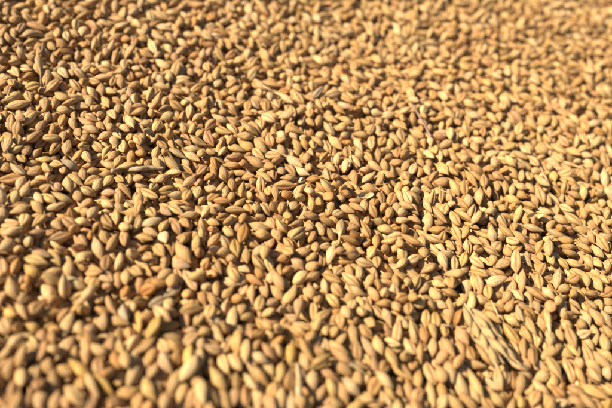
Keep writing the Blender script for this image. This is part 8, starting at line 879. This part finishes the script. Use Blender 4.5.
1497,-225,11,-123,15,-168,79,135, 1521,-103,13,40,3,-121,101,62, 1512,-47,17,-120,-9,14,90,74, 1511,13,18,70,-2,179,80,63, 1568,233,26,-89,-9,-136,89,121, 1569,434,39,-142,-2,-19,81,62, 1577,799,38,137,12,115,83,84,
1583,857,35,66,2,-49,78,84, 1726,1528,38,-43,-6,-51,87,63, 1721,1587,42,-151,-8,-56,76,74, 1736,1635,46,-45,4,-122,82,96, 1785,1464,36,78,-7,-91,92,64, 1788,1536,38,54,10,-5,83,85, 1780,1580,39,-150,1,-4,92,32, 1788,1641,47,52,17,-9,78,74,
1785,1689,46,37,5,-179,91,95, 1789,1762,47,100,-5,-2,87,135, 1746,1813,45,-61,14,160,82,83, 1780,1868,43,111,13,-173,78,81, 1799,1918,39,22,6,-3,89,42, 1834,1766,50,-48,-5,123,82,86, 1821,1869,44,-98,6,59,90,13,
1862,1934,40,71,-4,178,95,73, 1845,1982,37,-117,-6,-150,89,80, 1894,1994,38,145,-20,-6,82,73, 1887,2037,37,-27,9,-71,87,84, 1919,2611,40,-138,-7,-144,90,144, 1982,2844,44,12,11,35,75,96,)
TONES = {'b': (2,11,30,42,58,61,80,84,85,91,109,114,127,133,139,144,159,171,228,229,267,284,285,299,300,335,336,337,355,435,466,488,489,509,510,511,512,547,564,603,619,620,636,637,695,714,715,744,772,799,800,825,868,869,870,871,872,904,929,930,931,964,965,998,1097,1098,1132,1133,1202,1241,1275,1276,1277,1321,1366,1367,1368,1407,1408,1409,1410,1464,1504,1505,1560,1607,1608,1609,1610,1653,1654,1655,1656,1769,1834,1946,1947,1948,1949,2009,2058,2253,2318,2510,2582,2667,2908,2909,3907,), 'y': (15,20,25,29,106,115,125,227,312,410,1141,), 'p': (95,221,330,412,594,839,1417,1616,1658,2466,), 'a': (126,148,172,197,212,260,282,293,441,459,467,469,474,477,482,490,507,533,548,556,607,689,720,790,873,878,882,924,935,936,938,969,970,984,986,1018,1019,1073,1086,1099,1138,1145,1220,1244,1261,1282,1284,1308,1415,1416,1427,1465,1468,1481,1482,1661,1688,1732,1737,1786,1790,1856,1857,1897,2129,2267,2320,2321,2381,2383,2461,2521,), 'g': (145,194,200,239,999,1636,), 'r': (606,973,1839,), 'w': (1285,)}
FINE = 3820   # the first ones show large enough for a fine mesh

def euler_mats(az, el, ro):
    ca, sa, ce, se, cr, sr = np.cos(az), np.sin(az), np.cos(el), np.sin(el), np.cos(ro), np.sin(ro)
    M = np.empty((len(az), 3, 3))
    M[:, 0] = np.stack([ca*ce, -sa*cr-ca*se*sr, sa*sr-ca*se*cr], 1)
    M[:, 1] = np.stack([sa*ce, ca*cr-sa*se*sr, -ca*sr-sa*se*cr], 1)
    M[:, 2] = np.stack([se, ce*sr, ce*cr], 1)
    return M

def view_margin(P):
    """how far (cm) a point lies outside the photographed patch, negative inside"""
    c = (P-LOC)@ROT; z = -c[:, 2]; u = PW/2+FPX*c[:, 0]/z; v = PH/2-FPX*c[:, 1]/z
    return np.maximum.reduce([-u, u-PW, -v, v-PH])*z/FPX

def spread():
    g = np.array(GRAINS, dtype=float).reshape(-1, 8)
    P = g[:, :3]/100; A = np.radians(g[:, 3:6]); D = np.column_stack([g[:, 6]/100, (g[:, 7]//10+36)/100, (g[:, 7] % 10+31)/100])
    n0 = len(P); allP, allA, allD = [P], [A], [D]
    # beyond the photographed patch the heap goes on: more of the same packing, moved over
    flat = P*np.array([1, 1, 0]); taken = [np.zeros(2)]
    for v in ((31, 9), (-31, -9), (9, 23), (-9, -23), (25, 30), (-22, 14), (22, -15), (-27, -27), (40, 32), (-40, 5), (30, -8), (-15, 28), (-33, 22)):
        Q = flat+np.array([*v, 0.0])
        m = view_margin(Q) > 1.35
        m &= view_margin(Q) < 7.0
        for t in taken[1:]:
            m &= view_margin(Q-np.array([*t, 0.0])) > 1.35
        Q[:, 2] = P[:, 2]+und(Q[:, 0], Q[:, 1])-und(P[:, 0], P[:, 1])
        allP.append(Q[m]); allA.append(A[m]); allD.append(D[m]); taken.append(np.array(v, dtype=float))
    # and a lowest layer lies under all of them
    rs = np.random.default_rng(5); B = []
    for a in np.arange(-34, 34, .62):
        for b in np.arange(-24, 44, .62):
            B.append((a+rs.uniform(-.2, .2), b+rs.uniform(-.2, .2), 0.0))
    B = np.array(B); B = B[view_margin(B) < 7.0]; B[:, 2] = und(B[:, 0], B[:, 1])+rs.uniform(.0, .12, len(B))
    allP.append(B); allA.append(np.column_stack([rs.uniform(0, 6.28, len(B)), rs.normal(0, .25, len(B)), rs.uniform(0, 6.28, len(B))]))
    allD.append(np.column_stack([rs.normal(.86, .05, len(B)), rs.normal(.43, .02, len(B)), rs.normal(.36, .02, len(B))]))
    P, A, D = np.concatenate(allP), np.concatenate(allA), np.concatenate(allD)
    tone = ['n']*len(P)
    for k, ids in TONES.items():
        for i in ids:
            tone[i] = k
            if k == 'w': D[i] *= .62        # a broken bit, not a whole kernel
    return P, euler_mats(A[:, 0], A[:, 1], A[:, 2]), D, tone, n0
POS, MATS, DIMS, TONE, N_PHOTO = spread()
HI = [i < FINE for i in range(len(POS))]

def grain_part(i, world=True):
    rs = np.random.default_rng(1000+i); nr, ns = (22, 26) if HI[i] else (11, 12)
    V, G = kernel(nr, ns, DIMS[i, 0]*1.04, DIMS[i, 1]*1.03, DIMS[i, 2]*1.06, rs)
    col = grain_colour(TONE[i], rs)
    if world: V = V@MATS[i].T+POS[i]
    G3 = np.column_stack([G, np.full(len(G), rs.random())])
    return V*S, G3, col, topo(nr, ns)


# ------------------------------------------------------------------ chaff, straws, awned grains and the piece of ear lying on the heap
STRAW = straw_material('dry_straw', (.48, .34, .16), .5)
PALE = straw_material('pale_straw', (.60, .43, .21), .5, (.42, .27, .11))
BROWN = straw_material('brown_stalk', (.38, .26, .13), .6, (.22, .14, .07))
PURPLE = straw_material('purple_stalk', (.30, .18, .14), .55, (.16, .09, .07))

def top_z(px, py, reach=.30):
    z = .9
    for _ in range(3):
        P = at(px, py, z); dd = (POS[:, 0]-P[0])**2+(POS[:, 1]-P[1])**2; m = dd < reach*reach
        z = float((POS[m, 2]+.17-dd[m]*.9).max()) if m.any() else und(P[0], P[1])+.5
    return z

def curve_points(pts, lift=.03, n=8):
    """photo pixels (x, y[, extra lift]) -> smooth list of points lying on the heap"""
    P = [at(p[0], p[1], top_z(p[0], p[1])+lift+(p[2] if len(p) > 2 else 0)) for p in pts]
    return smooth(P, n)

def smooth(P, n=8):
    P = [np.array(p, dtype=float) for p in P]; Q = [2*P[0]-P[1]]+P+[2*P[-1]-P[-2]]; out = []
    for i in range(1, len(Q)-2):
        a, b, c, d = Q[i-1:i+3]
        for k in range(n):
            t = k/n; out.append(.5*((2*b)+(c-a)*t+(2*a-5*b+4*c-d)*t*t+(3*b-a-3*c+d)*t**3))
    out.append(P[-1]); return out

def tube_mesh(name, pts, radii, mat, sides=8, flat=1.0, ridge=0.0, seed=0, origin=None):
    rs = np.random.default_rng(seed); pts = np.array(pts); N = len(pts)
    o = np.array(origin) if origin is not None else pts[0]
    T = np.gradient(pts, axis=0); T /= np.linalg.norm(T, axis=1)[:, None]
    rr = np.interp(np.linspace(0, 1, N), np.linspace(0, 1, len(radii)), radii)*(1+rs.normal(0, .05, N))
    V = []
    up = np.array([.1, .05, 1.0])
    for i in range(N):
        a = np.cross(T[i], up); a /= np.linalg.norm(a); b = np.cross(a, T[i])
        for k in range(sides):
            ph = 2*math.pi*k/sides; r = rr[i]*(1+ridge*math.cos(k*math.pi))
            V.append((pts[i]-o+a*math.cos(ph)*r+b*math.sin(ph)*r*flat)*S)
    Fc = [(i*sides+k, i*sides+(k+1) % sides, (i+1)*sides+(k+1) % sides, (i+1)*sides+k) for i in range(N-1) for k in range(sides)]
    Fc += [tuple(range(sides))[::-1], tuple((N-1)*sides+k for k in range(sides))]
    me = bpy.data.meshes.new(name); me.from_pydata([tuple(v) for v in V], [], Fc)
    me.polygons.foreach_set('use_smooth', [True]*len(me.polygons)); me.materials.append(mat); me.update()
    return me, o

def tag(o, label, cat, group=None):
    o['label'] = label; o['category'] = cat
    if group: o['group'] = group

def stalk(name, label, cat, pts, radii, mat, **kw):
    lift = kw.pop('lift', .03); me, o = tube_mesh(name, curve_points(pts, lift), radii, mat, **kw)
    ob = bpy.data.objects.new(name, me); COL.objects.link(ob); ob.location = Vector(o*S); tag(ob, label, cat); return ob

def nearest_grain(px, py):
    c = (POS[:N_PHOTO]-LOC)@ROT; z = -c[:, 2]; u = PW/2+FPX*c[:, 0]/z; v = PH/2-FPX*c[:, 1]/z
    d = np.hypot(u-px, v-py)-POS[:N_PHOTO, 2]*3.0-DIMS[:N_PHOTO, 0]*4
    for i in np.argsort(d):
        if int(i) not in USED: USED.add(int(i)); return int(i)

def awned_grain(px, py, awns, label, mat=None, r0=.035):
    """a kernel of the heap that still carries its awn; awns: lists of pixel points leading away from it"""
    i = nearest_grain(px, py); zc = POS[i, 2]+.04; c0 = at(px, py, zc)
    p0 = awns[0][0]; X = at(p0[0], p0[1], top_z(p0[0], p0[1])+.04)-c0; X[2] = np.clip(X[2], -.1, .12); X /= np.linalg.norm(X)
    up = MATS[i][:, 2] if abs(MATS[i][:, 2]@X) < .8 else np.array([0, 0, 1.0])
    Y = np.cross(up, X); Y /= np.linalg.norm(Y); M = np.stack([X, Y, np.cross(X, Y)], 1)
    e = bpy.data.objects.new('awned_grain', None); COL.objects.link(e); e.empty_display_size = .005
    e.location = Vector(c0*S); tag(e, label, 'grain')
    V, G, col, tp = grain_part(i, world=False)
    k = bpy.data.objects.new('kernel', mesh_from('kernel', [(V, G, col, tp)], HUSK)); COL.objects.link(k)
    k.parent = e; k.matrix_local = Matrix(M.tolist()).to_4x4()
    for j, pts in enumerate(awns):
        P = [at(p[0], p[1], top_z(p[0], p[1])+.05) for p in pts]; toward = 1 if (P[0]-c0)@X > 0 else -1
        end = c0+X*toward*DIMS[i, 0]*.49; core = c0+X*toward*DIMS[i, 0]*.36
        P = [q for q in P if np.linalg.norm(q-c0) > DIMS[i, 0]*.5+.10] or [end+X*toward*.25]
        me, o = tube_mesh('awn', smooth([core, end]+P), [.075, r0*1.6, r0, r0*.7, r0*.3], mat or PALE, sides=6, seed=i+j, origin=c0)
        w = bpy.data.objects.new('awn', me); COL.objects.link(w); w.parent = e
    return e

def husk_mesh(name, L, Wd, depth, mat, seed, spikes=0):
    """an empty boat-shaped husk, open along one side, with real thickness"""
    rs = np.random.default_rng(seed); nu, nv = 14, 9; V = []
    for lay, t in ((0, 0.0), (1, .012)):
        for i in range(nu):
            u = -1+2*i/(nu-1); r = max(.04, (1-abs(u-.1*(1-u*u))**2)**.8)
            for j in range(nv):
                a = math.radians(-95+190*j/(nv-1)); edge = 1+rs.normal(0, .04)*(abs(j-nv//2)/(nv//2)) if lay == 0 else 1
                R_ = r*edge
                V.append(np.array([u*L/2, (Wd/2*R_-t)*math.sin(a), -(depth*R_-t)*math.cos(a)+.08*L*u*u])*S)
    idx = lambda l, i, j: l*nu*nv+i*nv+j
    Fc = []
    for i in range(nu-1):
        for j in range(nv-1):
            Fc.append((idx(0, i, j), idx(0, i, j+1), idx(0, i+1, j+1), idx(0, i+1, j)))
            Fc.append((idx(1, i, j), idx(1, i+1, j), idx(1, i+1, j+1), idx(1, i, j+1)))
        for j in (0, nv-1): Fc.append((idx(0, i, j), idx(0, i+1, j), idx(1, i+1, j), idx(1, i, j)))
    for j in range(nv-1):
        for i in (0, nu-1): Fc.append((idx(0, i, j), idx(1, i, j), idx(1, i, j+1), idx(0, i, j+1)))
    me = bpy.data.meshes.new(name); me.from_pydata([tuple(v) for v in V], [], Fc)
    me.polygons.foreach_set('use_smooth', [True]*len(me.polygons)); me.materials.append(mat); return me

def frame_on_heap(px, py, angle, pitch=0.0, roll=0.0):
    z = top_z(px, py)+.04; P = at(px, py, z); a = math.radians(angle)
    X = at(px+2*math.cos(a), py-2*math.sin(a), z)-P; X /= np.linalg.norm(X); Z = np.array([0, 0, 1.0]); Y = np.cross(Z, X)
    M = Matrix((X.tolist(), Y.tolist(), Z.tolist())).transposed().to_4x4()
    return Matrix.Translation(Vector(P*S)) @ M @ Matrix.Rotation(-pitch, 4, 'Y') @ Matrix.Rotation(roll, 4, 'X')

def husk(px, py, angle, L, Wd, label, seed, mat=None, roll=0.0, pitch=0.0):
    o = bpy.data.objects.new('empty_husk', husk_mesh('empty_husk', L, Wd, Wd*.35, mat or PALE, seed)); COL.objects.link(o)
    o.matrix_world = frame_on_heap(px, py, angle, pitch, roll); tag(o, label, 'husk'); return o

USED = set()
awned_grain(39, 62, [[(41, 74), (41, 84), (41, 93)], [(42, 50), (43, 41)]], 'large grain with a dark upright awn running down over its neighbours, upper left', BROWN, .05)
awned_grain(104, 77, [[(95, 78.5), (87, 79), (79, 79)]], 'grain with a thin pale awn sticking out level to its left, upper left')
awned_grain(135, 85, [[(125, 89), (120, 95), (117, 98)]], 'grain lying level whose awn curls down to the left, like a comma', STRAW, .05)
awned_grain(153, 47, [[(149, 39), (146, 33)]], 'pale pointed grain with a short awn pointing up left, upper left quarter')
awned_grain(287, 99, [[(276, 93), (265, 87), (255, 80)]], 'pale grain with a thick straight awn pointing to the upper left, above centre', None, .06)
awned_grain(295, 162, [[(286, 156), (276, 151), (266, 148)]], 'pale husked grain with a whitish curved awn left of it, just above centre', None, .05)
awned_grain(368, 178, [[(360, 184), (356, 188)]], 'club-shaped grain tapering to a tip at its lower left, right of centre', STRAW, .06)
awned_grain(345, 170, [[(348, 163), (351, 155), (349, 144)]], 'grain with a thin awn bowed upward like a bracket, above centre')
awned_grain(543, 149, [[(553, 156), (564, 162), (578, 167), (590, 172)]], 'long pale grain with a stout awn trailing to the lower right, right side', None, .08)
awned_grain(291, 354, [[(292, 346), (293, 338)]], 'yellow grain narrowing to a thin neck at the top, near the bottom centre', STRAW, .06)
awned_grain(340, 355, [[(350, 363), (359, 369), (367, 375)]], 'very long slanting grain ending in a yellow spike, near the bottom', STRAW, .08)
awned_grain(341, 227, [[(340, 236), (339, 244)]], 'upright grain with a pale stub hanging straight below it, left of the lower right quarter', None, .07)
awned_grain(449, 310, [[(449, 319), (448, 325)]], 'grain with a pale neck reaching down to a thin stalk, left of the ear fragment', None, .07)
awned_grain(547, 318, [[(550, 328), (551, 338)]], 'long grain with a stubby stem below it, right of the ear fragment', None, .08)

stalk('broken_stem', 'greyish brown piece of stem lying level across the grains, left of centre', 'stem',
      [(112, 171), (124, 170), (138, 169), (150, 168), (164, 168)], [.09, .10, .11, .10, .05], BROWN, ridge=.10, sides=12, lift=.12, seed=3)
stalk('thin_awn', 'long thin pale awn curving up to the right from the club-shaped grain', 'awn', [(372, 185), (386, 184), (398, 179), (412, 172)], [.022, .036, .036, .018], PALE, seed=4, lift=.07)
stalk('thin_twig', 'short straight purplish twig slanting down right, upper right quarter', 'twig', [(412, 104), (418, 114), (425, 126), (431, 137)], [.05, .055, .05, .06], PURPLE, ridge=.08, lift=.06, seed=5)
stalk('thin_awn', 'tiny pale awn slanting down right among sharp grains, right of centre', 'awn', [(439, 189), (446, 192), (453, 196)], [.02, .025, .012], PALE, seed=6)
stalk('thin_awn', 'fine bright awn standing slanted between grains at the far left edge', 'awn', [(8, 95), (10, 89), (14, 82)], [.02, .022, .012], PALE, seed=7, lift=.05)
stalk('thin_stalk', 'thin pale stalk lying level just left of the ear fragment', 'stalk', [(441, 325), (449, 326), (458, 327), (467, 327)], [.035, .04, .04, .03], STRAW, seed=8, lift=.05)
stalk('straw_strand', 'pale flattened straw strand slanting down to the right edge, upper one of two', 'straw', [(579, 222), (589, 229), (599, 236), (610, 243)], [.05, .07, .06, .03], PALE, flat=.4, seed=9, lift=.06)
stalk('straw_strand', 'pale flattened straw strand slanting down right, lower left one of two', 'straw', [(573, 228), (582, 234), (592, 240), (603, 249)], [.03, .06, .07, .04], PALE, flat=.4, seed=10, lift=.05)
stalk('thick_straw', 'thick pale straw running down out of the bottom edge, left of centre', 'straw', [(297, 364), (299, 378), (299, 392), (301, 412)], [.05, .10, .12, .12], STRAW, ridge=.08, sides=12, seed=11, lift=.05)
stalk('chaff_strand', 'slender blurred strand of chaff slanting down right near the top', 'chaff', [(284, 44), (290, 50), (298, 59), (305, 66)], [.03, .07, .08, .03], PALE, flat=.5, seed=12, lift=.05)
stalk('dark_twig', 'dark grey twig half hidden between grains below the long awned grain', 'twig', [(536, 157), (541, 168), (546, 178), (551, 187)], [.04, .06, .06, .04], BROWN, seed=13, lift=-.02)
stalk('thin_awn', 'short white awn pointing down beside the top of the ear fragment', 'awn', [(491, 300), (495, 308), (499, 319)], [.03, .035, .012], PALE, seed=14, lift=.08)

husk(57, 187, 150, .62, .34, 'torn pinkish husk with ragged tip, open side up, left side', 21, PALE, .4)
husk(455, 116, 100, .75, .22, 'narrow upright empty husk, blurred, one of a crossed pair, upper right', 22, PALE, .5, .3)
husk(459, 127, 40, .75, .22, 'narrow slanted empty husk crossing under an upright one, upper right', 23, PALE, -.3, .1)
husk(365, 195, 5, .85, .36, 'pale open husk lying level just below the thin curved awn', 24, PALE, .5)
husk(534, 216, 8, 1.0, .34, 'long pale empty husk lying level near the right edge', 25, PALE, .4)

def ear():
    """the piece of barley ear at the lower right: kernels in two rows along a stem, with awns"""
    z = top_z(485, 335, .9)+.10; A = at(466, 306, z); B = at(504, 364, z-.06); ax = (B-A)/np.linalg.norm(B-A); side = np.cross([0, 0, 1.0], ax); side /= np.linalg.norm(side)
    upv = np.cross(ax, side); Lr = np.linalg.norm(B-A)
    e = bpy.data.objects.new('ear_fragment', None); COL.objects.link(e); e.location = Vector(A*S); e.empty_display_size = .01
    tag(e, 'broken piece of barley ear with overlapping kernels in rows, lower right', 'barley ear')
    me, _ = tube_mesh('stem', smooth([A-ax*.1, A+ax*Lr*.5+upv*.03, B]), [.05, .05, .035], STRAW, seed=40, origin=A)
    s = bpy.data.objects.new('stem', me); COL.objects.link(s); s.parent = e
    rs = np.random.default_rng(41)
    for k in range(11):
        sd = (-1, 1, 0)[k % 3]; t = .02+k/10*.72
        d = ax*math.cos(.40)+side*sd*math.sin(.34)+upv*(.10+(.12 if sd == 0 else 0)); d /= np.linalg.norm(d)
        L, w, th = .92*rs.uniform(.92, 1.08), .30, .20
        c = A+ax*Lr*t+side*sd*.15+upv*(.06+(.13 if sd == 0 else 0))+d*L*.42
        V, G = kernel(20, 20, L, w, th, np.random.default_rng(600+k)); G3 = np.column_stack([G, np.full(len(G), rs.random())])
        Y = np.cross(upv, d); Y /= np.linalg.norm(Y); Z = np.cross(d, Y); M = np.stack([d, Y, Z], 1)
        kb = bpy.data.objects.new('kernel', mesh_from('kernel', [(V*S, G3, np.clip(np.array([.58, .38, .16])*rs.normal(1, .05), 0, 1), topo(20, 20))], HUSK)); COL.objects.link(kb)
        kb.parent = e; kb.matrix_local = Matrix.Translation(Vector((c-A)*S)) @ Matrix(M.tolist()).to_4x4()
        if k in (2, 4, 6, 7, 8, 9, 10):
            tip = c+d*L*.44; q = tip+(ax*.9+side*sd*.12)*rs.uniform(.25, .55)+upv*rs.uniform(-.02, .06)
            me, _ = tube_mesh('awn', smooth([tip-d*.08, tip, (tip+q)/2+upv*.02, q]), [.06, .035, .02, .01], PALE, sides=6, seed=50+k, origin=A)
            w_ = bpy.data.objects.new('awn', me); COL.objects.link(w_); w_.parent = e
ear()

# ------------------------------------------------------------------ the 300 kernels that show largest, each a thing with its own words
def describe(i):
    c = (POS[i]-LOC)@ROT; u = PW/2+FPX*c[0]/-c[2]; v = PH/2-FPX*c[1]/-c[2]
    a = MATS[i][:, 0]@ROT; zx = MATS[i][:, 2]@ROT; flat = math.hypot(a[0], a[1])
    ang = math.degrees(math.atan2(a[1], a[0])) % 180
    if flat < .62: pose = 'seen end-on'
    elif ang < 18 or ang > 162: pose = 'lying level'
    elif 72 < ang < 108: pose = 'upright'
    else: pose = 'leaning right' if ang < 90 else 'leaning left'
    col = grain_part(i, False)[2]; lum = col[0]*.3+col[1]*.6+col[2]*.1
    word = {'a': 'amber', 'y': 'yellow', 'p': 'pale', 'g': 'greyish', 'r': 'pinkish', 'w': 'whitish'}.get(TONE[i])
    word = word or ('pale straw' if lum > .43 else 'golden' if lum > .36 else 'tan' if lum > .31 else 'brown')  # the darkest words also cover b grains, whose colour holds painted shade
    r = DIMS[i, 1]/DIMS[i, 0]; shape = 'slender' if r < .44 else 'plump' if r > .53 else ''
    face = 'crease up' if zx[2] < -.45 else 'round back up' if zx[2] > .45 else 'on its side'
    tenth = ('at left edge', 'one tenth across', 'two tenths across', 'three tenths across', 'four tenths across', 'halfway across',
             'six tenths across', 'seven tenths across', 'eight tenths across', 'nine tenths across', 'at right edge')[min(10, max(0, round(u/PW*10)))]
    up = ('at bottom edge', 'one tenth up', 'two tenths up', 'three tenths up', 'four tenths up', 'halfway up',
          'six tenths up', 'seven tenths up', 'eight tenths up', 'nine tenths up', 'at top edge')[min(10, max(0, round((1-v/PH)*10)))]
    return ' '.join(w for w in (shape, word, 'grain', face+',', pose+',', tenth+',', up) if w), u

LABELS = {}
_words = {}
for _i in range(N_PHOTO):
    if sum(len(v) for v in _words.values()) == 300: break
    if _i in USED or view_margin(POS[_i:_i+1])[0] > 0: continue
    _l, _u = describe(_i); _words.setdefault(_l, []).append((_u, _i))
for _l, _same in _words.items():                 # where words and place agree, tell them apart from left to right
    _same.sort(); _n = len(_same)
    _order = {1: [''], 2: ['left ', 'right '], 3: ['left ', 'middle ', 'right ']}.get(_n) or ['leftmost ']+['inner left ', 'inner right ', 'innermost ', 'central '][:_n-2]+['rightmost ']
    for (_u, _i), _w in zip(_same, _order): LABELS[_i] = _w+_l
assert len(LABELS) == 300 and len(set(LABELS.values())) == 300 and all(len(l.split()) <= 16 for l in LABELS.values())

def single_grain(i, label):
    V, G, col, tp = grain_part(i, world=False)
    o = bpy.data.objects.new('barley_grain', mesh_from('barley_grain', [(V, G, col, tp)], HUSK)); COL.objects.link(o)
    o.matrix_world = Matrix.Translation(Vector(POS[i]*S)) @ Matrix(MATS[i].tolist()).to_4x4()
    o['label'] = label; o['category'] = 'grain'; o['group'] = 'barley grains heaped in the foreground'
    return o
for _i, _l in LABELS.items(): single_grain(_i, _l)

def rest():
    parts = [grain_part(i) for i in range(len(POS)) if i not in LABELS and i not in USED]
    o = bpy.data.objects.new('barley_heap', mesh_from('barley_heap', parts, HUSK)); COL.objects.link(o)
    o['kind'] = 'stuff'; o['label'] = 'golden heap of loose barley grains filling the whole frame'; o['category'] = 'grain heap'
rest()
